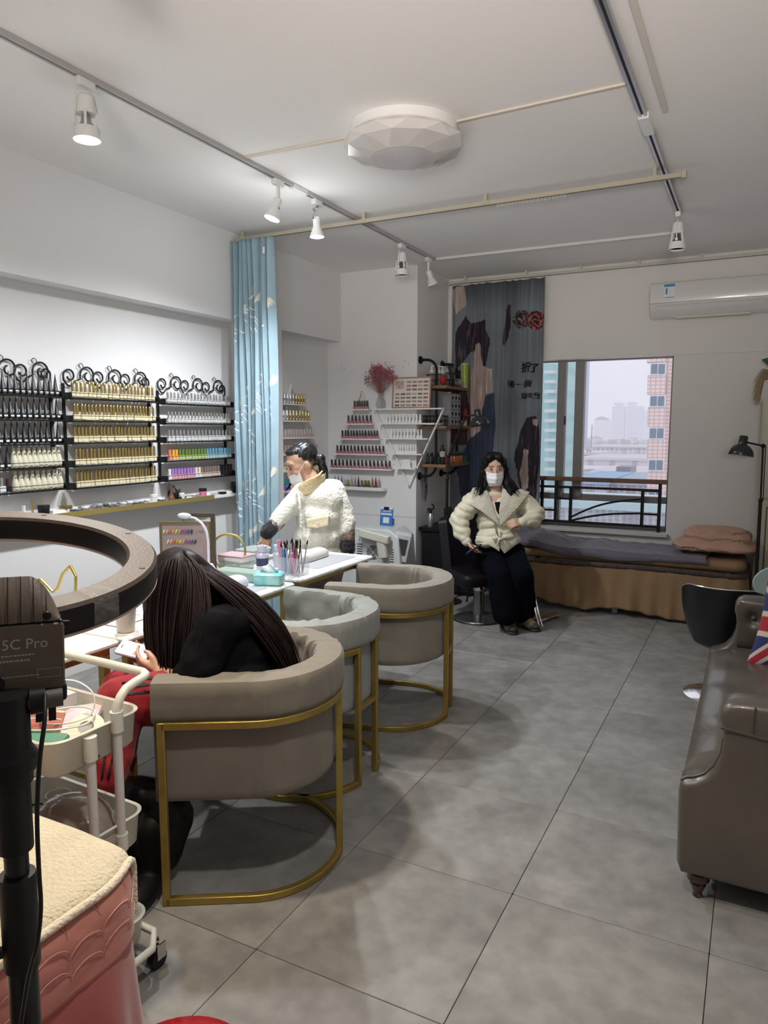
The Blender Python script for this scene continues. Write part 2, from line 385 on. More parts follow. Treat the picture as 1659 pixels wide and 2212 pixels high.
# iron railing with wooden hand rail
rail = thing('iron_railing', 'black iron balcony railing with brown handrail and curved bars across the window', 'railing', (0, 0, 0))
RY0 = 6.90
def rp(u, v): p = onY(u, v, RY0); return Vector((p.x, RY0, p.z))
a = rp(1171, 1033); b = rp(1449, 1037)
obj('handrail', MB().rbox((a.x-0.5, RY0-0.03, a.z-0.018), (b.x-0.01, RY0+0.03, a.z+0.022), 0.012), mat('brown_varnished_wood', (0.17, 0.08, 0.045), 0.4, noise=(20, 0.3)), rail)
def bar(name, p, q, w=0.022):
    m = MB(); m.tube([p, q], 0, sq=(w, w)); return obj(name, m, BLACK, rail, smooth=None)
ztop = rp(1300, 1055).z; zbot = rp(1300, 1131).z; zr = a.z
for u, z0, z1 in ((1171, zbot, zr), (1201, zbot, zr), (1233, zbot, ztop), (1388, zbot, ztop), (1425, WZ0+0.005, zr)):
    x = rp(u, 1080).x; m = MB().box((x-0.014, RY0-0.014, z0), (x+0.014, RY0+0.014, z1)); obj('post', m, BLACK, rail, smooth=None)
xs = {u: rp(u, 1080).x for u in (1171, 1201, 1233, 1388, 1425)}
bar('crossbar', (xs[1171]-0.4, RY0, ztop), (xs[1425], RY0, ztop)); bar('crossbar', (xs[1171]-0.4, RY0, zbot), (xs[1425], RY0, zbot))
for u0, u1, v in ((1201, 1233, 1077), (1171, 1201, 1101), (1388, 1425, 1061), (1388, 1425, 1111)):
    z = rp((u0+u1)/2, v).z; bar('crossbar', (xs[u0], RY0, z), (xs[u1], RY0, z), 0.018)
for (z0, z1, bow) in ((rp(1235, 1118).z, rp(1388, 1078).z, 0.055), (rp(1235, 1125).z, rp(1388, 1109).z, 0.03)):
    pts = []
    for k in range(17):
        t = k/16; pts.append((xs[1233]+(xs[1388]-xs[1233])*t, RY0, z0+(z1-z0)*t+bow*math.sin(PI*min(1, t*1.0))*(1-0.35*t)))
    m = MB(); m.tube(pts, 0, sq=(0.018, 0.018)); obj('curved_bar', m, BLACK, rail, smooth=None)
# ---------------------------------------------------------------- city outside
def outside(name, label, cat, group=None): return thing(name, label, cat, (0, 0, 0), 0, group)
def facade_mat(name, col, scale=(1.2, 3.0), dark=0.85):
    m = bpy.data.materials.new(name); m.use_nodes = True; nt = m.node_tree; b = nt.nodes['Principled BSDF']; b.inputs['Roughness'].default_value = 0.9
    g = nt.nodes.new('ShaderNodeNewGeometry'); mp = nt.nodes.new('ShaderNodeMapping'); mp.inputs['Rotation'].default_value = (PI/2, 0, 0)
    br = nt.nodes.new('ShaderNodeTexBrick'); br.offset = 0; br.inputs['Scale'].default_value = 1
    br.inputs['Brick Width'].default_value = scale[0]; br.inputs['Row Height'].default_value = scale[1]; br.inputs['Mortar Size'].default_value = min(scale)*0.16
    br.inputs['Color1'].default_value = (*col, 1); br.inputs['Color2'].default_value = (*[c*0.95 for c in col], 1); br.inputs['Mortar'].default_value = (*[c*dark for c in col], 1)
    nt.links.new(g.outputs['Position'], mp.inputs[0]); nt.links.new(mp.outputs[0], br.inputs['Vector']); nt.links.new(br.outputs[0], b.inputs['Base Color']); return m
PINK = facade_mat('pink_mosaic_facade', (0.80, 0.64, 0.59), (0.42, 0.34), 0.70)
PANEW = mat('far_window_glass', (0.16, 0.22, 0.27), 0.15)
FWHT = mat('far_white_render', (0.74, 0.72, 0.75), 0.9)
b1 = outside('apartment_tower', 'pink tiled apartment tower with white framed windows outside on the right', 'building')
def blk(mb, u0, u1, vt, vb, y, dep, mi=0):
    p = onY(u0, (vt+vb)/2, y); q = onY(u1, (vt+vb)/2, y); mb.box((p.x, y, onY(u0, vb, y).z), (q.x, y+dep, onY(u0, vt, y).z), mi); return mb
obj('facade', blk(MB(), 1401, 1500, 560, 1400, 70, 12), PINK, b1, smooth=None)
for k in range(-1, 5):
    vc = 797+69.5*k-(0 if k < 3 else 1); 
    obj('bay', blk(MB(), 1398, 1437, vc+13, vc+56, 69.3, 1.0), PINK, b1, smooth=None)
    wf = obj('window', blk(MB(), 1404-k*1.5+(0), 1438-k*1.5, vc-13, vc+13, 69.2, 0.9), FWHT, b1, smooth=None)
    for s in (0, 1): obj('pane', blk(MB(), 1406.5-k*1.5+s*16, 1420-k*1.5+s*16, vc-10.5, vc+10.5, 69.15, 0.1), PANEW, wf, smooth=None)
HAZE1 = facade_mat('haze_tower', (0.545, 0.56, 0.68), (9, 4.0), 0.94); HAZE2 = facade_mat('haze_tower_pale', (0.60, 0.605, 0.72), (9, 4.0), 0.95)  # haze put into the colour: pale blue-grey for the far towers
t1 = outside('twin_tower', 'hazy twin high-rise with stepped crowns on the skyline', 'building')
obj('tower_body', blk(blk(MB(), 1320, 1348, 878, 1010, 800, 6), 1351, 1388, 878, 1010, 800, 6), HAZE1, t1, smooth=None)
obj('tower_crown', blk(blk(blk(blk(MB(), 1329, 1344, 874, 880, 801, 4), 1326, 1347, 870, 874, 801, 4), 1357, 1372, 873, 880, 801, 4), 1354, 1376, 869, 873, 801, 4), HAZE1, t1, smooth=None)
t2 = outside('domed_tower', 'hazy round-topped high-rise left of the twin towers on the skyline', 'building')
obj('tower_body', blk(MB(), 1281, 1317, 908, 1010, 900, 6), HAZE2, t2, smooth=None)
m = MB()
for k in range(8): hw = 16*math.cos(k/8*PI/2); blk(m, 1300-hw, 1300+hw, 907-k*1.0-1, 908-k*1.0, 901, 4)
obj('tower_crown', m, HAZE2, t2, smooth=None)
t3 = outside('pale_tower', 'faint pale block right of the twin towers behind the pink tower', 'building')
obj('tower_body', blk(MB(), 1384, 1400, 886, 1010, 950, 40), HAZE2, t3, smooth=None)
TEALB = facade_mat('teal_tower_facade', (0.52, 0.76, 0.75), (3.0, 3.0), 0.84)
t4 = outside('teal_tower', 'pale teal apartment tower with stacked balconies seen through the left pane', 'building')
obj('tower_body', blk(MB(), 1100, 1204, 600, 1300, 90, 15), TEALB, t4, smooth=None)
bm_ = mat('pale_balcony', (0.70, 0.80, 0.80), 0.8)
for k in range(14):
    v = 800+k*21.0; obj('balcony', blk(MB(), 1176, 1197, v, v+7, 88.6, 1.4), bm_, t4, smooth=None)
t5 = outside('outside_blue_tower', 'slim blue grey tower seen between the two grey mullions', 'building')
obj('tower_body', blk(MB(), 1218, 1241, 700, 960, 160, 15), facade_mat('blue_tower_facade', (0.50, 0.60, 0.70), (3, 3.4), 0.85), t5, smooth=None)
RED = mat('red_rooftop_lettering', (0.50, 0.06, 0.06), 0.6); BLUR = mat('blue_metal_roof', (0.25, 0.42, 0.62), 0.6); GRYB = mat('grey_roof_plant', (0.30, 0.29, 0.33), 0.8)
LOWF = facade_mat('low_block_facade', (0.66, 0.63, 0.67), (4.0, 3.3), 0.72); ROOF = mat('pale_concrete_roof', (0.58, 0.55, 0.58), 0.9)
gb = outside('city_ground', 'hazy pale ground of the city far below the window', 'ground'); gb['kind'] = 'structure'
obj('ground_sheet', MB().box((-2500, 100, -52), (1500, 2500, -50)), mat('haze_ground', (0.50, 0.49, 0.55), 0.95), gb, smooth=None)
rnd = random.Random(3)
def lowblock(name, label, u0, u1, vt, vb, y, dep, cols, grp=None, roofm=None):
    o = outside(name, label, 'building', grp); obj('block', blk(MB(), u0, u1, vt, vb, y, dep), LOWF, o, smooth=None)
    p = onY(u0, vt, y); q = onY(u1, vt, y); obj('roof', MB().box((p.x-0.4, y-0.4, p.z), (q.x+0.4, y+dep+0.4, p.z+0.5)), roofm or ROOF, o, smooth=None)
    n = cols; 
    if n:
        m = MB()
        for r in range(int((min(vb, 1180)-vt)/9)):
            for c in range(n):
                ua = u0+(u1-u0)*(c+0.25)/n; ub = u0+(u1-u0)*(c+0.75)/n; blk(m, ua, ub, vt+3+r*9, vt+7+r*9, y-0.15, 0.2)
        w_ = obj('window_rows', m, mat('far_dark_window', (0.33, 0.34, 0.40), 0.4), o, smooth=None); w_['kind'] = 'stuff'
    return o
for i in range(16):
    u0 = 1246+i*9.6; vt = 949+rnd.uniform(-5, 6)
    lowblock('low_block', 'small pale hazy low block in the far rooftop belt under the towers', u0, u0+rnd.uniform(7, 9), vt, 1000, 420+(i%3)*16, 12, 0, 'hazy low blocks under the skyline')
lowblock('long_block', 'long white terrace block with grey windows below the skyline', 1278, 1396, 966, 1000, 230, 20, 12)
b2 = lowblock('lettered_block', 'pale wide building carrying red rooftop characters', 1205, 1292, 982, 1060, 170, 20, 7)
for tx, u in (('共', 1275), ('三', 1236)):
    p = onY(u, 975, 172); text_mesh('red_character', tx, 1.75, RED, b2, frameM((p.x-0.8, 170, p.z-0.9), (1, 0, 0), (0, 0, 1)), 0.05)
b3 = lowblock('parapet_block', 'broad pale concrete building with stepped parapets in the middle distance', 1256, 1470, 993, 1060, 140, 24, 0)
obj('parapet', blk(MB(), 1262, 1400, 1006, 1013, 138, 2), FWHT, b3, smooth=None)
b4 = lowblock('roof_plant_block', 'pale roof with dark grey plant room standing on it', 1262, 1395, 1030, 1080, 100, 24, 0)
obj('plant_room', blk(blk(MB(), 1331, 1362, 1008, 1030, 100, 5), 1316, 1350, 1021, 1030, 98, 4), GRYB, b4, smooth=None)
b5 = lowblock('blue_roof_block', 'low building with bright blue metal roof behind the railing', 1240, 1310, 1044, 1090, 80, 16, 9, roofm=BLUR)
b6 = lowblock('tiled_roof_block', 'grey white building with curved pale blue roof right of the blue roof', 1310, 1440, 1046, 1092, 82, 16, 10, roofm=mat('slate_blue_roof', (0.35, 0.42, 0.52), 0.7))
b7 = lowblock('near_grey_block', 'nearest grey blue building with rows of small windows below the railing', 1150, 1470, 1092, 1400, 55, 8, 22, roofm=mat('pale_teal_roof', (0.45, 0.60, 0.62), 0.8))
ant = outside('antenna_mast', 'thin dark antenna mast rising left of the domed tower', 'mast')
p = onY(1277, 968, 190); obj('mast', MB().box((p.x-0.1, 190, p.z), (p.x+0.1, 190.2, onY(1277, 918, 190).z)), GRYB, ant, smooth=None)
# ---------------------------------------------------------------- ceiling things
def track(name, x, y0, y1, label):
    t = thing(name, label, 'track', (x, 0, 3.0))
    obj('rail', MB().box((-0.018, y0, -0.022), (-0.006, y1, -0.0005)).box((0.006, y0, -0.022), (0.018, y1, -0.0005)).box((-0.006, y0, -0.006), (0.006, y1, -0.0005)), ALU if x > -1 else mat('grey_white_track', (0.50, 0.49, 0.50), 0.45, 0.2), t, smooth=None)
    obj('slot', MB().box((-0.006, y0+0.01, -0.010), (0.006, y1-0.01, -0.006)), mat('dark_slot', (0.05, 0.05, 0.06), 0.6), t, smooth=None)
    return t
tl = track('light_track', -2.57, -0.9, 5.93, 'long ceiling light track with dark slot over the nail tables')
obj('connector', MB().rbox((-0.021, 3.78, -0.03), (0.021, 3.93, -0.001), 0.004), WHITE, tl)
tr = track('light_track', -0.555, -0.9, 5.45, 'silver ceiling light track on the window side')
obj('connector', MB().rbox((-0.024, 3.70, -0.03), (0.024, 3.92, -0.001), 0.004), WHITE, tr)
CORDM = mat('yellowed_cable_duct', (0.66, 0.60, 0.49), 0.6)
def duct(label, p, q, m, w=0.014, h=0.008):
    mb = MB(); mb.tube([Vector(p)-Vector((0, 0, h/2+0.0005)), Vector(q)-Vector((0, 0, h/2+0.0005))], 0, sq=(w, h)); o = obj('cable_duct', mb, m, smooth=None); tag(o, label, 'cable duct'); return o
duct('yellowed cable duct from the left track to the ceiling lamp', (-2.545, 3.31, 3), (-1.86, 3.33, 3), CORDM)
duct('yellowed cable duct from the ceiling lamp to the silver track', (-1.36, 3.40, 3), (-0.58, 3.37, 3), CORDM)
duct('thin white cable duct crossing the far ceiling between both tracks', (-2.545, 5.93, 3), (-0.58, 5.95, 3), mat('white_duct', (0.68, 0.67, 0.66), 0.6), 0.012, 0.02)
duct('cream cable duct beside the silver track', (-0.46, -0.5, 3), (-0.46, 3.72, 3), mat('cream_duct', (0.66, 0.62, 0.57), 0.7), 0.022, 0.012)
# faceted ceiling lamp (switched off)
cl = thing('ceiling_lamp', 'large round faceted white ceiling lamp, switched off', 'ceiling lamp', (-1.625, 3.365, 3.0))
obj('base_ring', MB().lathe([(0.262, -0.045), (0.268, -0.04), (0.268, -0.0005)], 48), WHITE, cl)
m = MB(); N = 12; vs = []
rings = [(0.262, -0.042, 0), (0.300, -0.070, 0), (0.282, -0.105, 0.5), (0.165, -0.142, 0), (0.165, -0.142, 0)]
for r, z, off in rings[:4]:
    for k in range(N): t = 2*PI*(k+off)/N; vs.append((r*math.cos(t), r*math.sin(t), z))
fs = []
for k in range(N): fs.append((k, (k+1) % N, N+(k+1) % N, N+k))
for a0, a1, fl_ in ((N, 2*N, 0), (2*N, 3*N, 1)):
    for k in range(N):
        k2 = (k+1) % N
        if not fl_: fs += [(a0+k, a0+k2, a1+k), (a0+k2, a1+k2, a1+k)]
        else: fs += [(a0+k, a0+k2, a1+k2), (a0+k, a1+k2, a1+k)]
fs.append(tuple(range(3*N, 4*N)))
m.add(vs, fs); obj('diffuser', m, mat('lamp_diffuser', (0.66, 0.63, 0.61), 0.25, coat=0.3), cl, smooth=None)
m = MB(); m.lathe([(0.001, -0.1432), (0.150, -0.1432), (0.153, -0.1425)], 40); obj('centre_disc', m, mat('lamp_disc', (0.62, 0.60, 0.61), 0.2), cl)
# curtain rails
def curtain_rail(name, label, x0, x1, y, z, m, brk):
    t = thing(name, label, 'curtain rail', (0, y, z))
    obj('rail', MB().box((x0, -0.013, -0.012), (x1, 0.013, 0.012)).box((x0, -0.004, -0.0135), (x1, 0.004, -0.012), 1), [m, mat('dark_slot2', (0.12, 0.11, 0.1), 0.6)], t, smooth=None)
    for x in brk: obj('bracket', MB().rbox((x-0.012, -0.012, 0.012), (x+0.012, 0.012, 3.0-z-0.0005), 0.003).box((x-0.02, -0.016, -0.006), (x+0.02, 0.016, 0.014)), m, t, smooth=None)
    for x in (x0, x1): obj('end_cap', MB().rbox((x-0.014, -0.02, -0.02), (x+0.014, 0.02, 0.02), 0.006), m, t)
    return t
CR = mat('cream_rail', (0.44, 0.40, 0.31), 0.5)
c1 = curtain_rail('curtain_rail', 'cream curtain rail crossing the middle of the ceiling', -3.55, -0.445, 4.50, 2.943, CR, (-3.5, -2.47, -1.6, -0.60))
m = MB()
for k in range(19):
    x = -1.52+k*0.023; m.tube([(x+0.007*math.cos(t/10*2*PI), 0, -0.022+0.008*math.sin(t/10*2*PI)) for t in range(10)], 0.0012, 5, closed=True)
o = obj('glider_ring', m, IVORY, c1); o['kind'] = 'stuff'
c2 = curtain_rail('curtain_rail', 'pale double curtain rail along the window wall under the ceiling', -2.76, 0.8, 6.77, 2.95, mat('pale_rail', (0.52, 0.51, 0.46), 0.45), (-2.6, -2.0, -1.5, -1.0, -0.5, 0.1))
# track spots
BULBG = mat('bulb_glow', (0.95, 0.98, 1.0), 0.4, emit=14.0); BULBO = mat('bulb_unlit', (0.10, 0.10, 0.11), 0.3)
BULBW = mat('bulb_glow_warm', (1.0, 0.86, 0.62), 0.4, emit=12.0)
def adaptor(t): obj('adaptor', MB().rbox((-0.017, -0.045, -0.055), (0.017, 0.045, -0.022), 0.006), WHITE, t)
def cage_spot(x, y, label, lit, tilt=(0.0, 0.0), warm=False):
    t = thing('track_spotlight', label, 'spotlight', (x, y, 3.0)); adaptor(t)
    head = MB(); z0 = -0.25
    # solid upper cup, open window ring with four struts, and lower rim
    prof = [(0.030, -0.085), (0.034, -0.09), (0.041, -0.16)]
    head.lathe([(0.0399, -0.16), (0.033, -0.092), (0.02, -0.080), (0.0001, -0.080)], 20)
    for k in range(4):
        a = PI/4+k*PI/2; c, s_ = math.cos(a), math.sin(a); n_ = Vector((-s_, c, 0))*0.008
        head.tube([Vector((0.040*c, 0.040*s_, -0.15)), Vector((0.051*c, 0.051*s_, -0.225))], 0, sq=(0.014, 0.004)) if False else head.cyl((0.040*c, 0.040*s_, -0.15), (0.051*c, 0.051*s_, -0.225), 0.006, n=6)
    head.lathe([(0.050, -0.215), (0.055, -0.262), (0.052, -0.262), (0.048, -0.217), (0.050, -0.215)], 24)
    obj('housing', head, WHITE, t)
    b = MB(); b.lathe([(0.047, -0.250), (0.044, -0.225), (0.022, -0.190), (0.018, -0.165), (0.0001, -0.165)], 20); obj('bulb', b, [mat('bulb_metal', (0.45, 0.46, 0.48), 0.3, 0.7) if lit else BULBO], t)
    g = MB(); g.lathe([(0.0001, -0.2505), (0.047, -0.2505)], 20); obj('lens', g, (BULBW if warm else BULBG) if lit else mat('lens_unlit', (0.45, 0.44, 0.42), 0.2), t)
    y_ = MB(); pts = [(0, -0.060, -0.205), (0, -0.060, -0.13), (0, -0.045, -0.075), (0, -0.02, -0.060), (0, 0.02, -0.060), (0, 0.045, -0.075), (0, 0.060, -0.13), (0, 0.060, -0.205)]
    y_.tube(pts, 0.0035, 6); y_.cyl((0, -0.068, -0.205), (0, -0.05, -0.205), 0.009, n=10); y_.cyl((0, 0.05, -0.205), (0, 0.068, -0.205), 0.009, n=10); obj('yoke', y_, WHITE, t)
    return t
def bell_spot(x, y, label, lit, aim, elbow=0.03):
    t = thing('track_spotlight', label, 'spotlight', (x, y, 3.0)); adaptor(t)
    a = MB(); a.tube([(0, 0, -0.05), (0, 0, -0.075), (0, -elbow, -0.085), (0, -elbow, -0.15)], 0, sq=(0.016, 0.016)); obj('arm', a, WHITE, t)
    d = Vector(aim).normalized(); q = (-d).to_track_quat('Z', 'Y').to_matrix().to_4x4(); M = Matrix.Translation((0, -elbow*0.2, -0.13)) @ q
    h_ = MB(); h_.lathe([(0.045, -0.12), (0.047, -0.118), (0.030, -0.07), (0.024, -0.055), (0.024, 0.0), (0.020, 0.003), (0.0001, 0.003)], 24, 0, M); obj('housing', h_, WHITE, t)
    h_ = MB(); h_.lathe([(0.0001, -0.123), (0.043, -0.120)], 20, 0, M); obj('lens', h_, BULBG if lit else mat('lens_off', (0.60, 0.59, 0.57), 0.3), t)
    s_ = MB(); s_.box((-0.011, -0.0248, -0.052), (0.011, -0.0235, -0.047), 0, M @ Matrix.Rotation(-0.5, 4, 'Z')); obj('vent_slot', s_, BLKPL, t)
    return t
cage_spot(-2.57, 2.27, 'lit caged white spotlight on the long track, nearest the camera', True)
bell_spot(-2.57, 3.64, 'lit bell-shaped spotlight tilted toward the blue curtain', True, (-0.25, -0.25, -1), 0.0)
bell_spot(-2.57, 4.06, 'lit bell-shaped spotlight on a bent arm aiming straight down', True, (0.02, 0.03, -1), 0.035)
cage_spot(-2.57, 5.30, 'unlit caged white spotlight near the corner block', False)
bell_spot(-2.57, 5.82, 'unlit white bell spotlight at the far end of the long track', False, (0.25, 0.3, -1), 0.0)
cage_spot(-0.555, 5.38, 'unlit caged white spotlight ending the silver track', False)
w3 = cage_spot(-1.72, 1.50, 'warm lit spotlight at the top edge above the pink bed', True, warm=True)
duct('short white duct carrying the warm spotlight from the long track', (-2.55, 1.50, 3), (-1.72, 1.50, 3), WHITE, 0.03, 0.022)
# air conditioner
ac = thing('air_conditioner', 'white split air conditioner high on the window wall', 'air conditioner', (0, 0, 0))
ax0 = onY(1403, 650, 6.65).x; az1 = onY(1500, 602, 6.65).z; az0 = az1-0.29; ax1 = ax0+0.98
prof = [(6.835, az0), (6.72, az0), (6.665, az0+0.05), (6.645, az0+0.11), (6.64, az1-0.05), (6.66, az1-0.01), (6.70, az1), (6.835, az1)]
m = MB(); n = len(prof); vs = [(ax0, y, z) for y, z in prof]+[(ax1, y, z) for y, z in prof]
m.add(vs, [tuple(range(n)), tuple(range(2*n-1, n-1, -1))]+[(k, n+k, n+(k+1) % n, (k+1) % n) for k in range(n)])
obj('casing', m, mat('ac_white', (0.70, 0.69, 0.68), 0.25, coat=0.4), ac, smooth=40, bevel=0.008)
obj('panel_seam', MB().box((ax0+0.002, 6.6435, az0+0.108), (ax1-0.002, 6.66, az0+0.112)), mat('seam_grey', (0.25, 0.25, 0.25), 0.6), ac, smooth=None)
fl_ = MB(); fl_.add([(ax0+0.05, 6.648, az0+0.098), (ax1-0.05, 6.648, az0+0.098), (ax1-0.05, 6.669, az0+0.045), (ax0+0.05, 6.669, az0+0.045)], [(0, 3, 2, 1)])
obj('louvre_flap', fl_, mat('ac_flap', (0.60, 0.60, 0.60), 0.3), ac, smooth=None)
p = onY(1446, 630, 6.638)
lb = obj('energy_sticker', MB().box((p.x-0.042, 6.6375, p.z-0.062), (p.x+0.042, 6.639, p.z+0.062)), mat('sticker_white', (0.72, 0.75, 0.78), 0.4), ac, smooth=None)
obj('sticker_band', MB().box((p.x-0.042, 6.637, p.z+0.04), (p.x+0.042, 6.6376, p.z+0.062)).box((p.x-0.034, 6.637, p.z-0.05), (p.x+0.034, 6.6376, p.z-0.044)).box((p.x-0.03, 6.637, p.z-0.02), (p.x-0.015, 6.6376, p.z+0.03)), mat('sticker_blue', (0.05, 0.25, 0.45), 0.5), lb, smooth=None)
obj('pipe_sleeve', MB().rbox((ax0+0.2, 6.70, az0-0.012), (ax1-0.2, 6.80, az0+0.001), 0.01), IVORY, ac)

for k, p in enumerate(FILL_UP):  # unseen stands made up to carry the added ceiling lights
    t = thing('uplighter', ['black uplighter on a stand behind the camera', 'black uplighter on a stand behind the camera, nearer the right wall'][k], 'lamp', (p[0], p[1]-0.03, 0)); obj('base', MB().lathe([(0.13, 0.0005), (0.13, 0.015), (0.02, 0.03)], 24), BLACK, t); obj('pole', MB().cyl((0, 0, 0.03), (0, 0, p[2]-0.14), 0.012, n=10), BLACK, t)
    M = Matrix.Translation((0, 0, p[2]-0.03)) @ (Vector((-0.2, 1, 0.35))).to_track_quat('Z', 'Y').to_matrix().to_4x4(); obj('reflector', MB().lathe([(0.02, -0.13), (0.05, -0.08), (0.065, -0.02), (0.060, -0.02), (0.045, -0.075), (0.0001, -0.08)], 24, 0, M), BLACK, t)
vm = bpy.data.materials.new('city_haze'); vm.use_nodes = True; nt = vm.node_tree; nt.nodes.clear()
vo = nt.nodes.new('ShaderNodeOutputMaterial'); vs_ = nt.nodes.new('ShaderNodeVolumeScatter'); vs_.inputs['Color'].default_value = (0.98, 0.98, 1.0, 1)
vs_.inputs['Density'].default_value = 0.0015; nt.links.new(vs_.outputs[0], vo.inputs['Volume'])
SC.cycles.volume_bounces = 4
hz = obj('outside_haze', MB().box((-900, 30, -49), (500, 1400, 320)), vm, smooth=None); hz['kind'] = 'stuff'
tag(hz, 'pale city haze hanging between the buildings outside', 'haze')
# ---------------------------------------------------------------- polish bottles (meshes shared by every copy)
CREAM = mat('cream_bottle_label', (0.74, 0.66, 0.44), 0.5); GCAP = mat('gold_cap', (0.62, 0.47, 0.18), 0.25, 0.85); SCAP = mat('silver_cap', (0.72, 0.72, 0.72), 0.2, 0.85)
BCAP = mat('black_cap', (0.012, 0.012, 0.014), 0.35); WCAP = mat('white_cap', (0.78, 0.78, 0.76), 0.35); TAGW = mat('white_tag', (0.80, 0.80, 0.80), 0.6)
PNKL = mat('pink_label', (0.50, 0.20, 0.24), 0.5)
def plainm(n, c, r=0.4, me=0.0): return mat(n, c, r, me)
BN = {'rod': 'tall_capped_bottle', 'dome': 'domed_bottle', 'cyl': 'capped_bottle', 'cone': 'cone_bottle', 'pin': 'waisted_bottle', 'jar': 'square_bottle', 'slim': 'slim_capped_bottle', 'lotion': 'ringed_bottle', 'spire': 'spire_bottle'}
def bottle_mesh(kind, cap, body, dot=None):
    m = MB(); mats = [cap, body, dot or TAGW]
    if kind == 'rod':       # square label block and tall slim cap
        m.cbox((0, 0, 0.017), (0.025, 0.020, 0.034), 1); m.lathe([(0.0075, 0.034), (0.0075, 0.085), (0.006, 0.098), (0.002, 0.102)], 8, 0); m.cbox((0.0, -0.0106, 0.012), (0.016, 0.001, 0.010), 2) if dot else None
    elif kind == 'dome':
        m.cbox((0, 0, 0.016), (0.026, 0.020, 0.032), 1); m.lathe([(0.0085, 0.032), (0.0085, 0.068), (0.006, 0.077), (0.001, 0.08)], 8, 0); m.cbox((0.0, -0.0106, 0.014), (0.006, 0.001, 0.006), 2)
    elif kind == 'cyl':
        m.cbox((0, 0, 0.015), (0.027, 0.020, 0.030), 1); m.lathe([(0.0115, 0.030), (0.0115, 0.073)], 10, 0)
    elif kind == 'cone':
        m.lathe([(0.0165, 0), (0.0165, 0.03), (0.013, 0.036), (0.001, 0.128)], 10, 0); m.cbox((0.0, -0.0166, 0.014), (0.020, 0.001, 0.013), 2)
    elif kind == 'pin':     # cream bottle with waisted neck
        m.lathe([(0.019, 0), (0.020, 0.028), (0.018, 0.045), (0.011, 0.075), (0.009, 0.095), (0.011, 0.112)], 12, 0); m.cbox((0.0, -0.0125, 0.078), (0.010, 0.004, 0.010), 2)
    elif kind == 'jar':
        m.cbox((0, 0, 0.017), (0.034, 0.026, 0.034), 1); m.lathe([(0.010, 0.034), (0.009, 0.06), (0.011, 0.08)], 10, 0)
    elif kind == 'slim':    # black cap on a pink or white sleeve
        m.cbox((0, 0, 0.012), (0.026, 0.022, 0.024), 1); m.lathe([(0.0095, 0.024), (0.0085, 0.078)], 8, 0)
    elif kind == 'lotion':  # turned bottle with ringed cap
        m.lathe([(0.014, 0), (0.016, 0.012), (0.012, 0.024), (0.006, 0.028), (0.008, 0.04), (0.012, 0.044), (0.009, 0.052), (0.008, 0.085), (0.002, 0.095)], 10, 0)
    elif kind == 'spire':   # flared base with needle cap
        m.lathe([(0.017, 0), (0.017, 0.012), (0.008, 0.034)], 10, 1); m.lathe([(0.008, 0.034), (0.010, 0.045), (0.001, 0.115)], 10, 0)
    return m.mesh(BN[kind], mats, 40)
def row(mesh, label, group, pts, rz=0.0, cat='bottle', jit=0.0015):
    for p in pts:
        o = link(mesh.name.split('.')[0], mesh, None, (p[0]+random.uniform(-jit, jit), p[1]+random.uniform(-jit, jit), p[2]), (0, 0, rz+random.uniform(-0.08, 0.08)))
        tag(o, label, cat, group)
def lin(a, b, n): return [a+(b-a)*k/(n-1) for k in range(n)] if n > 1 else [a]
HX = -3.705
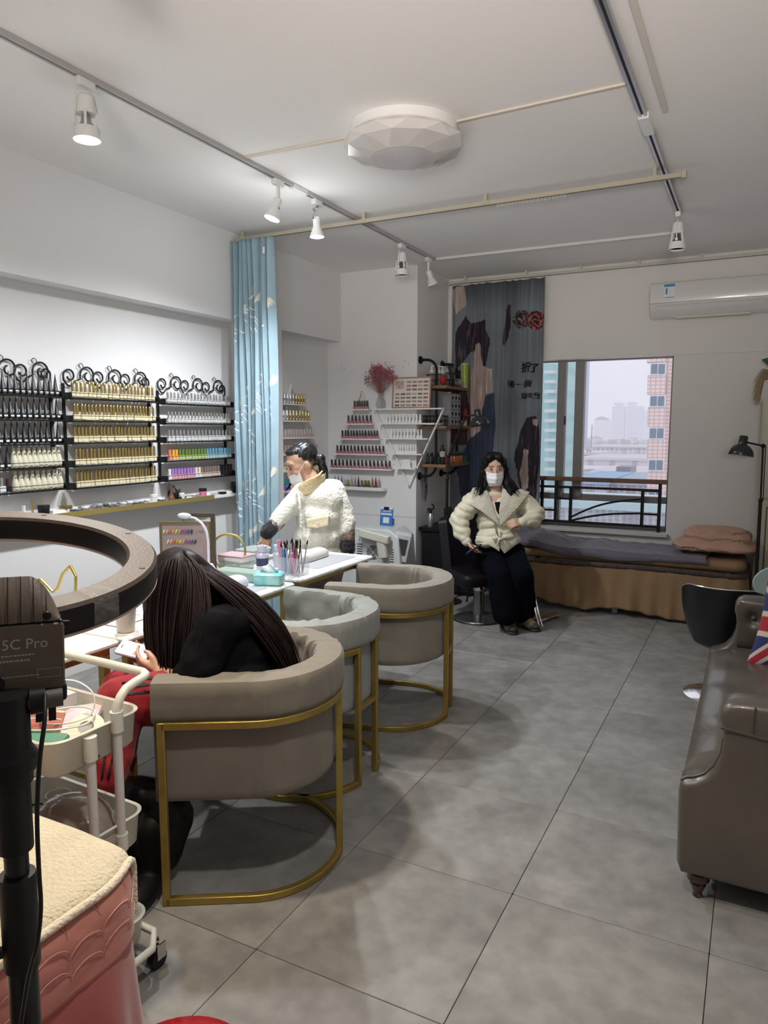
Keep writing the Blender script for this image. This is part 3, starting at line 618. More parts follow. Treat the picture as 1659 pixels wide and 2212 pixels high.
# ---------------------------------------------------------------- scroll-topped wall racks
def spiral(cy, cz, r, a0, turns, sgn=1, n=26, shrink=0.25):
    return [(cy+(r*(1-(1-shrink)*k/n))*math.cos(a0+sgn*turns*2*PI*k/n), cz+(r*(1-(1-shrink)*k/n))*math.sin(a0+sgn*turns*2*PI*k/n)) for k in range(n+1)]
def wall_rack(label, y0, y1, zs, ztop):
    t = thing('wall_rack', label, 'rack', (-3.70, (y0+y1)/2, zs[-1])); W = y1-y0
    def L(y, z, x=0.0): return (x, y-(y0+y1)/2, z-zs[-1])
    for y in (y0, y1-0.03):
        obj('post', MB().box(L(y-0.008, zs[-1]-0.01, -0.048), L(y+0.008, zs[0]+0.09, -0.036)), BLACK, t, smooth=None)
    for z in zs:
        m = MB(); m.box(L(y0, z-0.006, 0.024), L(y1, z+0.0035, 0.030)).box(L(y0, z-0.006, -0.036), L(y1, z-0.002, 0.024)).box(L(y0, z+0.030, 0.0265), L(y1, z+0.0335, 0.030)).box(L(y0-0.004, z-0.008, -0.045), L(y0+0.004, z+0.034, 0.030)).box(L(y1-0.004, z-0.008, -0.045), L(y1+0.004, z+0.034, 0.030))
        obj('shelf', m, BLACK, t, smooth=None)
    nb = max(2, round(W/0.24)); z0 = zs[0]+0.10; w = W/(nb+0.25); R = 0.0055
    def sc(pts, r=R): m = MB(); m.tube([L(y, z, -0.035) for y, z in pts], r, 6); return m
    # big S scrolls: curl up on the left, swing over a hump and curl in again
    def S(ya, flip=False):
        a = spiral(ya, z0+0.035, 0.045, PI*0.95, 0.95, -1, 18, 0.35)[::-1]
        b = [(ya-0.045+0.0*k, z0+0.03-0.01*k) for k in range(1, 3)]
        c = [(ya-0.040+0.075*s/8, z0+0.005-0.03*math.sin(PI*s/8)) for s in range(9)]
        hump = spiral(ya+w*0.62, z0+0.045, 0.062, PI*1.12, 1.25, -1, 28, 0.28)
        return a+b+c+hump
    for k in range(nb):
        ya = y0+0.045+k*w; obj('scroll', sc(S(ya)), BLACK, t)
        cc = spiral(ya+w*0.25+0.03, z0+0.10, 0.022, -PI/2, 1.0, 1, 14, 0.5)[::-1]+[(ya+w*0.36, z0+0.045), (ya+w*0.5, z0+0.03)]
        obj('tendril', sc(cc, 0.0024), BLACK, t)
    obj('end_scroll', sc([(y1-0.03, zs[0]+0.05), (y1-0.03, z0+0.02)]+spiral(y1-0.065, z0+0.03, 0.036, 0.1, 1.1, 1, 20, 0.3)), BLACK, t)
    return t
zA = [onX(u, v, -3.67).z for u, v in ((148, 858), (151, 908), (156, 958), (158, 1007), (161, 1054))]
zB = [1.718, 1.581, 1.448, 1.309, 1.173]; zC = [1.71, 1.572, 1.444, 1.308, 1.172]
wall_rack('black scroll-topped wall rack filled with black cone bottles', 2.30, 2.985, zA, 1.9)
wall_rack('black scroll-topped wall rack filled with gold-capped bottles', 3.045, 3.765, zB, 1.9)
wall_rack('black scroll-topped wall rack with silver-capped and coloured bottles', 3.82, 4.565, zC, 1.9)
ordn = ['top', 'second', 'third', 'fourth', 'bottom']
RZL = PI/2     # bottles on the left wall face the room (+x)
me_gold = bottle_mesh('rod', GCAP, CREAM); me_cone = bottle_mesh('cone', BCAP, BCAP, TAGW); me_pin = bottle_mesh('pin', mat('ivory_bottle', (0.70, 0.67, 0.52), 0.5), CREAM, mat('grey_print', (0.25, 0.24, 0.2), 0.5))
me_dome = bottle_mesh('dome', SCAP, TAGW, BCAP); me_jar = bottle_mesh('jar', SCAP, TAGW)
for r, z in enumerate(zB):
    n = 22 if r == 0 else 24
    ys = lin(3.085, 3.735, n); random.Random(r).shuffle
    row(me_gold, f'tall gold-capped cream polish bottle on the {ordn[r]} shelf of the middle rack', f'gold-capped bottles, {ordn[r]} shelf', [(HX, y, z+0.0065) for y in ys], RZL, jit=0.003)
for r, z in enumerate(zA):
    if r < 3: row(me_cone, f'black cone polish bottle on the {ordn[r]} shelf of the leftmost rack', f'black cones, {ordn[r]} shelf', [(HX, y, z+0.0065) for y in lin(2.40, 2.965, 16)], RZL)
    else:
        nc = 7 if r == 3 else 0
        if nc: row(me_cone, 'black cone polish bottle left of the cream bottles, fourth shelf of the leftmost rack', 'black cones, fourth shelf', [(HX, y, z+0.0065) for y in lin(2.38, 2.625, nc)], RZL)
        row(me_pin, f'waisted cream bottle on the {ordn[r]} shelf of the leftmost rack', f'cream bottles, {ordn[r]} shelf', [(HX, y, z+0.0065) for y in lin(2.665, 2.96, 10 if r == 3 else 9)], RZL)
row(me_jar, 'white square bottle with silver cap, bottom shelf of the leftmost rack', 'white square bottles', [(HX, y, zA[4]+0.0065) for y in (2.42, 2.46, 2.50, 2.545, 2.585)], RZL)
row(bottle_mesh('cyl', mat('dark_plum_cap', (0.08, 0.03, 0.035), 0.4), BCAP), 'dark plum capped bottle between the white and cream bottles', None, [(HX, 2.625, zA[4]+0.0065)], RZL)
for r in range(3):
    row(me_dome, f'silver domed white bottle on the {ordn[r]} shelf of the right-hand scroll rack', f'silver-domed bottles, {ordn[r]} shelf', [(HX, y, zC[r]+0.0065) for y in lin(3.88, 4.54, 20 if r < 2 else 18)], RZL)
def crow(z, seq, ya, yb, where):
    n = sum(c for c, *_ in seq); ys = lin(ya, yb, n); i = 0
    for c, lab, cap, body, kind in seq:
        row(bottle_mesh(kind, cap, body), f'{lab} polish bottle on the {where}', f'{lab} bottles' if c > 1 else None, [(HX, ys[i+k], z+0.0065) for k in range(c)], RZL); i += c
crow(zC[3], [(1, 'coral-capped', plainm('coral', (0.75, 0.22, 0.17)), plainm('coral_l', (0.80, 0.30, 0.22)), 'cyl'), (2, 'orange-capped', plainm('orange', (0.80, 0.38, 0.02)), plainm('orange_l', (0.82, 0.48, 0.2)), 'cyl'),
             (9, 'moss green capped', plainm('moss', (0.13, 0.20, 0.05)), plainm('lime_l', (0.45, 0.55, 0.22)), 'cyl'), (9, 'steel blue capped', plainm('steelblue', (0.11, 0.28, 0.38)), plainm('blue_l', (0.40, 0.55, 0.55)), 'cyl')], 3.885, 4.545, 'fourth shelf of the right-hand scroll rack')
crow(zC[4], [(1, 'plain white capped', WCAP, TAGW, 'cyl'), (8, 'lilac-capped', plainm('lilac', (0.36, 0.20, 0.52)), plainm('pink_l', (0.70, 0.35, 0.40)), 'cyl'), (2, 'ivory-capped', plainm('ivory_c', (0.75, 0.68, 0.58)), TAGW, 'cyl'),
             (7, 'taupe-capped', plainm('taupe', (0.22, 0.16, 0.14)), plainm('flesh_l', (0.68, 0.52, 0.44)), 'cyl'), (5, 'black-capped', BCAP, BCAP, 'jar')], 3.875, 4.555, 'bottom shelf of the right-hand scroll rack')
# ---------------------------------------------------------------- ledge with clutter under the racks
lg = thing('wall_ledge', 'white wall ledge with gold edging crowded with small jars', 'shelf', (-3.68, 3.5, 1.03))
obj('board', MB().box((-0.069, -1.05, -0.022), (0.028, 1.145, 0)), WHITE, lg, smooth=None, bevel=0.002)
obj('gold_edging', MB().box((0.0285, -1.05, -0.024), (0.034, 0.78, 0.008)), mat('gold_foil_edge', (0.50, 0.38, 0.12), 0.3, 0.6), lg, smooth=None)
def jar(label, y, r, h, body, lid=None, x=-3.69, z=1.0305, grp=None, name='cream_jar'):
    m = MB(); lh = h*0.35 if lid else 0; m.lathe([(r*0.92, 0), (r, h*0.08), (r, h-lh)], 16, 0)
    if lid: m.lathe([(r*1.05, h-lh), (r*1.05, h-0.002), (r*0.98, h)], 16, 1)
    o = obj(name, m, [body, lid or body], loc=(x, y, z)); tag(o, label, 'jar', grp); return o
jar('fat black jar with ribbed lid at the left end of the ledge', 2.83, 0.032, 0.062, BLKPL, BCAP)
jar('slim white tube standing left of the black jar', 2.70, 0.010, 0.07, WCAP, name='tube')
jar('gold stick standing left of the black jar', 2.755, 0.006, 0.10, GCAP, name='brush_pen')
jar('dark double-walled jar at the right end of the ledge', 4.585, 0.034, 0.085, BLKPL, BCAP)
jar('pink pot with black lid toward the right of the ledge', 4.20, 0.028, 0.062, mat('hot_pink_pot', (0.72, 0.20, 0.32), 0.4), BCAP)
jar('white pot on the ledge under the gap between racks', 3.70, 0.024, 0.055, WCAP, WCAP)
jar('white lidded pot right of the brown cone', 3.965, 0.026, 0.045, WCAP, WCAP)
jar('short black pot under the white lidded pots', 3.93, 0.02, 0.02, BCAP, x=-3.675)
o = obj('cone_bottle', MB().lathe([(0.024, 0), (0.026, 0.01), (0.02, 0.025), (0.009, 0.05), (0.007, 0.12)], 14), mat('brown_lacquer', (0.16, 0.07, 0.045), 0.25), loc=(-3.68, 3.86, 1.0305)); tag(o, 'brown cone-necked bottle on the ledge between the racks', 'bottle')
o = obj('round_flask', MB().lathe([(0.03, 0), (0.042, 0.03), (0.038, 0.06), (0.015, 0.085), (0.012, 0.10)], 16), BLKPL, loc=(-3.70, 3.90, 1.0305)); tag(o, 'dark round flask behind the brown cone-necked bottle', 'bottle')
o = obj('lipstick_tube', MB().lathe([(0.008, 0), (0.008, 0.075)], 10), mat('brown_tube', (0.12, 0.05, 0.04), 0.4), loc=(-3.69, 3.955, 1.0305)); tag(o, 'dark brown slim tube right of the round flask', 'tube')
o = obj('card_pack', MB().cbox((0, 0, 0.012), (0.05, 0.10, 0.024)), PAPER, loc=(-3.70, 2.93, 1.0305), smooth=None); tag(o, 'stack of white cards right of the fat black jar', 'cards')
o = obj('gold_tin', MB().lathe([(0.036, 0), (0.038, 0.006), (0.036, 0.02), (0.01, 0.024)], 18), mat('olive_gold_tin', (0.30, 0.24, 0.07), 0.3, 0.7), loc=(-3.70, 2.99, 1.0545)); tag(o, 'olive gold round tin lying on the white cards', 'tin')
TINM = [mat('clear_case', (0.60, 0.62, 0.64), 0.12, alpha=0.75, spec=0.8), mat('glitter_silver', (0.45, 0.46, 0.48), 0.25, 0.7), mat('glitter_dark', (0.10, 0.11, 0.13), 0.25, 0.4), mat('glitter_champagne', (0.55, 0.50, 0.40), 0.25, 0.6), mat('pearl_white', (0.74, 0.74, 0.76), 0.3)]
rnd = random.Random(5); tins = []
for j, ti in enumerate(TINM):
    m = MB(); m.lathe([(0.0195, 0), (0.021, 0.003), (0.021, 0.009), (0.017, 0.013), (0.0001, 0.0145)], 14, 0); m.lathe([(0.0165, 0.0095), (0.0001, 0.0152)], 14, 1); tins.append(m.mesh('glitter_pot', [ti, TINM[(j+2) % 5]], 40))
nm = ['clear', 'silver glitter', 'dark glitter', 'champagne glitter', 'pearl white']
for k in range(46):
    y = 3.06+(k % 23)*0.051+rnd.uniform(-0.008, 0.008); j = rnd.randrange(5)
    if 3.66 < y < 3.74 or 3.82 < y < 4.0 or 4.16 < y < 4.25: continue
    x = -3.724 if k < 23 else -3.678
    zt = 1.0305
    o = link('glitter_pot', tins[j], None, (x, y, zt)); tag(o, f'{nm[j]} round glitter pot lying on the gold-edged ledge', 'pot', f'{nm[j]} pots on the ledge')
    if rnd.random() < 0.45 and y < 3.62:
        j = rnd.randrange(5); o = link('glitter_pot', tins[j], None, (x+0.004, y+0.003, zt+0.0146)); tag(o, f'{nm[j]} round glitter pot stacked on another on the gold-edged ledge', 'pot', f'{nm[j]} pots stacked on the ledge')
for k, (y, w) in enumerate(((4.33, 0.04), (4.42, 0.05), (4.50, 0.03))):
    o = obj('small_case', MB().cbox((0, 0, 0.009), (0.05, w, 0.018)), [TINM[0], BLKPL, PAPER][k], loc=(-3.69, y, 1.0305), smooth=None, bevel=0.003); tag(o, ['flat clear case on the white end of the ledge', 'flat black case on the white end of the ledge', 'small white packet left of the dark double-walled jar'][k], 'case')
# ---------------------------------------------------------------- triangular shelves
def shelf_set(name, label, bars, boards, facing):
    """bars: list of 2 point pairs; boards: (p,q) end points; facing +x (left wall) or -y (corner block)"""
    o0 = boards[0][0]; t = thing(name, label, 'shelf', tuple(o0)); O = Vector(o0)
    dep = Vector((0.07, 0, 0)) if facing == 'x' else Vector((0, -0.07, 0)); al = Vector((0, 1, 0)) if facing == 'x' else Vector((1, 0, 0))
    for p, q in boards:
        p = Vector(p)-O; q = Vector(q)-O; m = MB(); a = p-dep*0.5; b = q+dep*0.5
        lo = [min(a[i], b[i]) for i in range(3)]; hi = [max(a[i], b[i]) for i in range(3)]; lo[2] = p.z-0.012; hi[2] = p.z
        obj('board', m.box(lo, hi), WHITE, t, smooth=None)
    for pts in bars:
        m = MB(); pts = [Vector(p)-O-dep*0.35 for p in pts]
        for i in range(len(pts)-1):
            d = (pts[i+1]-pts[i]).normalized(); n = d.cross(dep).normalized()*0.006; e = dep.normalized()*0.014; a, b = pts[i], pts[i+1]
            vs = [a-n-e, a+n-e, a+n+e, a-n+e, b-n-e, b+n-e, b+n+e, b-n+e]
            m.add(vs, [(0,3,2,1),(4,5,6,7),(0,1,5,4),(1,2,6,5),(2,3,7,6),(3,0,4,7)])
        obj('frame_bar', m, WHITE, t, smooth=None)
    return t
FY = FW-0.042
def fy(u, v): return onY(u, v, FY)
tb = [(fy(761, 884), fy(800, 884)), (fy(748, 915), fy(807, 915)), (fy(735, 947), fy(822, 947)), (fy(724, 979), fy(835, 979)), (fy(712, 1009.5), fy(849, 1009.5))]
tb = [(p, Vector((q.x, q.y, p.z))) for p, q in tb]
ap = fy(783.5, 845)
ap = Vector(((tb[4][0].x+tb[4][1].x)/2, FY, ap.z))
shelf_set('pyramid_shelf', 'white pyramid wall shelf of black-capped bottles on the corner block', [[tb[4][0]+Vector((0.02, 0, 0)), ap], [ap, tb[4][1]-Vector((0.02, 0, 0))]], tb, 'y')
me_bp = bottle_mesh('slim', BCAP, PNKL)
for r, ((p, q), n) in enumerate(zip(tb, (6, 7, 13, 14, 16))):
    row(me_bp, f'black-capped pink-label bottle on the {ordn[r]} board of the pyramid shelf', f'black-capped bottles, {ordn[r]} pyramid board', [(x, FY-0.008, p.z+0.0005) for x in lin(p.x+0.03, q.x-0.03, n)], 0)
ib = [(fy(808, 883), fy(957, 883)), (fy(822, 914), fy(941, 914)), (fy(832, 946), fy(926, 946)), (fy(846, 979), fy(914, 979)), (fy(857, 1010), fy(900, 1010))]
ib = [(p, Vector((q.x, q.y, p.z))) for p, q in ib]; ia = fy(882, 1051)
shelf_set('inverted_triangle_shelf', 'white inverted triangle wall shelf of white bottles reaching past the block edge', [[ib[0][0], ia], [ib[0][1]-Vector((0.0, 0, 0)), ia]], ib, 'y')
me_wh = bottle_mesh('slim', mat('white_pen_cap', (0.76, 0.77, 0.75), 0.3), TAGW)
for r, n in ((1, 11), (2, 10), (3, 8), (4, 6)):
    p, q = ib[r]; row(me_wh, f'white-capped slim bottle on the {ordn[r]} board of the inverted triangle shelf', f'white bottles, {ordn[r]} inverted board', [(x, FY-0.008, p.z+0.0005) for x in lin(p.x+0.07, min(q.x-0.07, p.x+0.07+n*0.031), n)], 0)
# small lower ledge with assorted spire bottles
lp = fy(719, 1051); lq = fy(832, 1053)
t = thing('rounded_ledge', 'small white rounded wall ledge of assorted spire bottles under the pyramid shelf', 'shelf', (lp.x, FW, lp.z))
poly = [(0, -0.002), (0, -0.09)]+[(lq.x-lp.x-0.045+0.045*math.sin(a), -0.045-0.045*math.cos(a)) for a in lin(0, PI/2, 6)]+[(lq.x-lp.x, -0.002)]
obj('board', MB().prism(poly, -0.02, 0), WHITE, t, smooth=None)
obj('lip', MB().prism([(x, y) for x, y in poly[1:-1]]+[(x-0.003*(1 if x > 0.4 else 0), y+0.004) for x, y in reversed(poly[1:-1])], 0, 0.012), WHITE, t, smooth=None)
sp = [('teal', (0.03, 0.30, 0.40), 'spire'), ('violet', (0.28, 0.12, 0.50), 'spire'), ('blue violet', (0.15, 0.18, 0.55), 'spire'), ('ivory', (0.7, 0.66, 0.6), 'cyl'), ('gold', (0.45, 0.36, 0.10), 'cyl'), ('pale pink', (0.62, 0.42, 0.38), 'spire'), ('silver grey', (0.35, 0.38, 0.42), 'spire'), ('navy', (0.03, 0.05, 0.12), 'spire'),
      ('bronze', (0.30, 0.20, 0.07), 'cyl'), ('dark gold', (0.25, 0.18, 0.06), 'cyl'), ('olive', (0.22, 0.20, 0.06), 'cyl'), ('copper', (0.45, 0.18, 0.12), 'spire'), ('crimson', (0.35, 0.02, 0.03), 'spire'), ('clear', (0.5, 0.45, 0.42), 'spire')]
for (nme, c, k), x in zip(sp, lin(lp.x+0.03, lq.x-0.06, len(sp))):
    row(bottle_mesh(k, mat('cap_'+nme, c, 0.25, 0.4), mat('body_'+nme, tuple(v*0.5 for v in c), 0.2)), f'{nme} nail bottle on the small rounded ledge of spire bottles', None, [(x, FW-0.05, lp.z+0.0005)], 0)
# niche shelves on the left wall
NX = LW+0.045
def nx(u, v): return onX(u, v, NX)
apn = nx(634, 831)
nb_ = []
for (u, v) in ((661, 874), (671, 909), (679, 944), (685, 977), (694, 1010)):
    q = nx(u, v); nb_.append((Vector((NX, max(2*apn.y-q.y, 5.13), q.z)), Vector((NX, q.y, q.z))))
shelf_set('pyramid_shelf', 'white pyramid wall shelf in the niche right of the blue curtain', [[nb_[4][0], apn], [apn, nb_[4][1]]], nb_, 'x')
me_ls = bottle_mesh('lotion', SCAP, SCAP); me_lg = bottle_mesh('lotion', GCAP, GCAP)
def nrow(mesh, lab, grp, z, ya, yb, n): row(mesh, lab, grp, [(NX, y, z+0.0005) for y in lin(ya, yb, n)], PI/2)
rows = [(me_ls, 5, me_lg, 4), (me_ls, 4, me_lg, 7)]
for r, (a, n1, b, n2) in enumerate(rows):
    p, q = nb_[r]; ys = lin(max(p.y, 5.16)+0.015, q.y-0.03, n1+n2)
    for k in range(n1+n2):
        g = k < n1
        row(a if g else b, ('silver and black' if g else 'ringed gold')+f' bottle on the {ordn[r]} board of the niche shelf', ('silver' if g else 'gold')+f' bottles, {ordn[r]} niche board', [(NX, ys[k], p.z+0.0005)], PI/2)
for r, (lab, cap, body, n) in enumerate((('pearl grey', plainm('pearl_cap', (0.50, 0.48, 0.45)), plainm('pearl_body', (0.55, 0.40, 0.42)), 14), ('dusty rose', plainm('rose_cap', (0.45, 0.33, 0.30)), plainm('rose_body', (0.52, 0.36, 0.33)), 15), ('cream', plainm('cream_cap', (0.56, 0.54, 0.42)), CREAM, 16))):
    p, q = nb_[r+2]; nrow(bottle_mesh('cyl', cap, body), f'{lab} boxy bottle on the {ordn[r+2]} board of the niche shelf', f'{lab} niche bottles', p.z, max(p.y, 5.16)+0.01, q.y-0.03, n)
bl = nx(640, 1056); t = obj('niche_ledge', MB().box((LW+0.001, 5.14, bl.z-0.015), (LW+0.09, 5.62, bl.z)), WHITE, smooth=None); tag(t, 'white ledge of teal and purple spires, lowest in the niche', 'shelf')
nrow(bottle_mesh('spire', mat('teal_spire', (0.02, 0.33, 0.40), 0.25, 0.3), mat('purple_base', (0.30, 0.04, 0.38), 0.25, 0.3)), 'teal and purple spire bottle on the lowest niche ledge', 'teal purple spires', bl.z, 5.17, 5.58, 12)
# vase with dried flowers
vp = Vector((fy(823, 880).x, FW-0.05, ib[0][0].z+0.0005)); t = thing('flower_vase', 'waisted glass vase with a spray of dried dusky pink baby breath', 'vase', tuple(vp))
VG = mat('smoky_vase_glass', (0.55, 0.57, 0.55), 0.1, alpha=0.45, spec=0.8)
obj('vase', MB().lathe([(0.034, 0), (0.044, 0.02), (0.045, 0.05), (0.034, 0.09), (0.022, 0.115), (0.026, 0.135), (0.032, 0.142)], 20), VG, t)
STEM = mat('dry_stem', (0.30, 0.14, 0.13), 0.8); PETAL = mat('dusky_pink_petals', (0.42, 0.13, 0.16), 0.85); PETD = mat('dark_plum_buds', (0.10, 0.04, 0.05), 0.85)
rnd = random.Random(11); st = MB(); fl_ = MB(); fd = MB()
for k in range(120):
    a = rnd.uniform(0, 2*PI); rr = rnd.uniform(0.0, 1.0)**0.6; wx = math.cos(a)*rr*0.155; wy = math.sin(a)*rr*0.045; hh = 0.36-0.10*rr*rr+rnd.uniform(-0.04, 0.04)
    tip = Vector((wx+0.02*(0), wy-0.01, hh)); 
    st.tube([(wx*0.06, wy*0.1, 0.03), (wx*0.12, wy*0.2, 0.14), tip*0.72+Vector((0, 0, 0.02)), tip], 0.0009, 3)
    for j in range(9):
        c = tip+Vector((rnd.gauss(0, 0.015), rnd.gauss(0, 0.012), rnd.gauss(0, 0.02))); dark = (wx < -0.07 and rnd.random() < 0.8)
        (fd if dark else fl_).ball(c, 0.0032 if dark else 0.0048, 5)
for m, mm, nme in ((st, STEM, 'stems'), (fl_, PETAL, 'blossoms'), (fd, PETD, 'buds')):
    o = obj(nme, m, mm, t, smooth=None); o['kind'] = 'stuff'
# colour chart frame
c0, c1_, c2_, c3_ = [fy(*p) for p in ((848, 880), (937, 880), (939, 812), (851, 813))]
cw = 0.385; chh = c3_.z-c0.z
t = thing('colour_chart', 'wood-framed nail colour chart leaning on the top of the inverted shelf', 'colour chart', (c0.x, FW-0.02, c0.z+0.001)); t.rotation_euler = (math.radians(-4), 0, 0)
t.location = (c0.x, FW-0.06, ib[0][0].z+0.001)
WOODF = mat('light_wood_frame', (0.42, 0.25, 0.14), 0.5, noise=(25, 0.2))
m = MB(); m.box((0, 0, 0), (cw, 0.012, 0.012)).box((0, 0, chh-0.012), (cw, 0.012, chh)).box((0, 0, 0.012), (0.012, 0.012, chh-0.012)).box((cw-0.012, 0, 0.012), (cw, 0.012, chh-0.012)); obj('frame', m, WOODF, t, smooth=None)
card = obj('card', MB().box((0.012, 0.004, 0.012), (cw-0.012, 0.010, chh-0.012)), mat('chart_card', (0.72, 0.66, 0.60), 0.6), t, smooth=None)
cols = [(0.62, 0.48, 0.38), (0.62, 0.40, 0.16), (0.55, 0.22, 0.20), (0.50, 0.35, 0.30), (0.25, 0.33, 0.25), (0.45, 0.10, 0.08), (0.16, 0.10, 0.10), (0.30, 0.03, 0.05), (0.42, 0.44, 0.50)]
for ci, c in enumerate(cols):
    m = MB(); rr = random.Random(ci)
    for r in range(7):
        for b in range(6):
            if r < 3 and b < 2: continue
            if (r*6+b*5+ci) % 9 and rr.random() > 0.0 and ((r*7+b*3) % 9) != ci: continue
            for k in range(7): x = 0.03+b*0.057+k*0.0065; z = chh-0.045-r*0.034-(0.006 if r > 2 else 0); m.add([(x, 0.0033, z-0.009), (x+0.005, 0.0033, z-0.009), (x+0.005, 0.0033, z+0.006), (x+0.0025, 0.0033, z+0.010), (x, 0.0033, z+0.006)], [(0, 1, 2, 3, 4)])
    if m.f: o = obj('swatches', m, mat(f'swatch_{ci}', c, 0.4), card, smooth=None); o['kind'] = 'stuff'
obj('photo', MB().box((0.025, 0.003, chh-0.105), (0.115, 0.0038, chh-0.03)), mat('chart_photo', (0.36, 0.24, 0.18), 0.5, noise=(60, 0.8, (0.65, 0.55, 0.45))), card, smooth=None)
# ---------------------------------------------------------------- pipe and board shelving on the side of the block
WD = mat('warm_pine_board', (0.30, 0.155, 0.07), 0.5, noise=(9, 0.35))
BZ = (1.93, 1.566, 1.214); BX = -2.52
t = thing('pipe_shelf', 'industrial shelf of three wood boards on bent black pipes', 'shelf', (SW, 6.12, BZ[2]))
for z in BZ: obj('board', MB().box((0.02, 0.0, z-BZ[2]-0.028), (BX-SW, 0.63, z-BZ[2])), WD, t, smooth=None, bevel=0.003)
for y in (0.04, 0.56):
    X = 0.17; z1 = 2.165-BZ[2]; z0 = 1.10-BZ[2]
    pts = [(0.02, y, z1), (X-0.10, y, z1)]+[(X-0.10+0.10*math.sin(a), y, z1-0.10+0.10*math.cos(a)) for a in lin(0.2, PI/2, 6)]+[(X, y, z0+0.10)]+[(X-0.10+0.10*math.cos(a), y, z0+0.10-0.10*math.sin(a)) for a in lin(0.2, PI/2, 6)]+[(0.02, y, z0)]
    m = MB(); m.tube(pts, 0.012, 10); obj('pipe', m, BLACK, t)
    for z in (z1, z0): obj('flange', MB().cyl((0.001, y, z), (0.012, y, z), 0.036, n=18).cyl((0.012, y, z), (0.03, y, z), 0.018, n=12), BLACK, t)
def put(name, label, cat, mb, mm, loc, rz=0, smooth=35, group=None, bevel=None):
    o = obj(name, mb, mm, loc=loc, rot=(0, 0, rz), smooth=smooth, bevel=bevel); tag(o, label, cat, group); return o
zt = BZ[0]+0.0005
def basket(name, label, x0, y0, x1, y1, z, h, hn=0.0):
    t = thing(name, label, 'basket', (x0, y0, z)); m = MB(); W, D_ = x1-x0, y1-y0
    for zz in (0.003, h*0.5, h): m.tube([(0, 0, zz), (W, 0, zz), (W, D_, zz), (0, D_, zz)], 0.003 if zz < h else 0.004, 5, closed=True)
    n = 6
    for k in range(n+1):
        for a in ((W*k/n, 0), (W*k/n, D_), (0, D_*k/n), (W, D_*k/n)): m.cyl((a[0], a[1], 0.003), (a[0], a[1], h), 0.0018, n=4)
    m.box((0, 0, 0), (W, D_, 0.003)); obj('wire_cage', m, BLACK, t, smooth=None); return t
basket('wire_basket', 'black wire basket holding white pump bottles on the top board', -2.74, 6.18, -2.62, 6.38, zt, 0.10)
PUMPC = mat('grey_clear_pet', (0.45, 0.46, 0.45), 0.2, alpha=0.7)
pm = MB(); pm.lathe([(0.024, 0), (0.026, 0.01), (0.026, 0.11), (0.012, 0.13)], 12, 0); pm.lathe([(0.019, 0.115), (0.020, 0.14), (0.008, 0.15), (0.007, 0.185), (0.0001, 0.19)], 12, 1); pm.tube([(0, 0, 0.178), (0.03, 0, 0.176)], 0.006, 6, 1)
for k, (x, y) in enumerate(((-2.705, 6.22), (-2.665, 6.29), (-2.655, 6.35))):
    put('pump_bottle', 'white pump bottle standing in the black wire basket', 'bottle', pm, [PUMPC, WCAP], (x, y, zt+0.0035), 0.5*k, group='pump bottles in the wire basket')
basket('wire_basket', 'black wire basket of combs beside a red pouch on the top board', -2.60, 6.30, -2.535, 6.46, zt, 0.12)
m = MB(); m.rbox((-0.016, -0.004, 0), (0.016, 0.004, 0.2), 0.004)
for k, (a, b) in enumerate(((0.25, 0.1), (-0.2, -0.15))):
    o = put('hair_comb', ['black comb leaning left out of the wire basket', 'black comb leaning right out of the wire basket'][k], 'comb', m, BLKPL, (-2.575+0.015*k, 6.34+0.05*k, zt+0.006)); o.rotation_euler = (b, a, 0.4)
m = MB(); m.ball((0, 0, 0.05), (0.025, 0.055, 0.048), 12); put('red_pouch', 'crumpled red pouch on the front of the top board', 'pouch', m, mat('red_nylon', (0.42, 0.03, 0.025), 0.5), (-2.585, 6.205, zt+0.003))
bag = MB(); ell(bag, (0, 0, 0.04), (0.05, 0.10, 0.038)); ell(bag, (0.0, 0.08, 0.03), (0.04, 0.06, 0.028)); ell(bag, (0, -0.07, 0.045), (0.03, 0.05, 0.04))
o = fuse(bag, 'plastic_bag', mat('milky_plastic_bag', (0.46, 0.40, 0.42), 0.25, bump=(30, 0.8)), voxel=0.008, disp=lambda c, n: 0.006*vnoise(c, 40)); o.location = (-2.585, 6.55, zt+0.006); tag(o, 'crumpled milky plastic bag on the top board', 'bag')
m = MB(); m.lathe([(0.036, 0), (0.038, 0.004), (0.038, 0.232), (0.036, 0.236)], 24, 0); m.lathe([(0.0385, 0.01), (0.0385, 0.225)], 24, 1, a0=-2.0, a1=0.5)
put('wrapped_roll', 'tall white and lime green wrapped roll at the end of the top board', 'roll', m, [mat('roll_white', (0.55, 0.56, 0.54), 0.3), mat('lime_wrap', (0.28, 0.40, 0.03), 0.3)], (-2.565, 6.695, zt))
put('calendar_card', 'pale standing card behind the combs on the top board', 'card', MB().box((-0.07, -0.003, 0), (0.07, 0.003, 0.19)), mat('pale_card', (0.48, 0.48, 0.44), 0.7), (-2.70, 6.60, zt), 0.6, None)
put('cable_clip_stick', 'thin white stick leaning on the roll', 'stick', MB().cyl((0, 0, 0), (0.02, -0.05, 0.13), 0.003, n=6), WCAP, (-2.545, 6.655, zt))
zt = BZ[1]+0.0005
dr = thing('drawer_organizer', 'grey plastic organizer with twelve round-knobbed drawers on the middle board', 'organizer', (-2.62, 6.42, zt))
GP = mat('grey_plastic', (0.24, 0.24, 0.26), 0.45); obj('case', MB().box((-0.12, -0.13, 0), (0.07, 0.13, 0.30)), GP, dr, smooth=None)
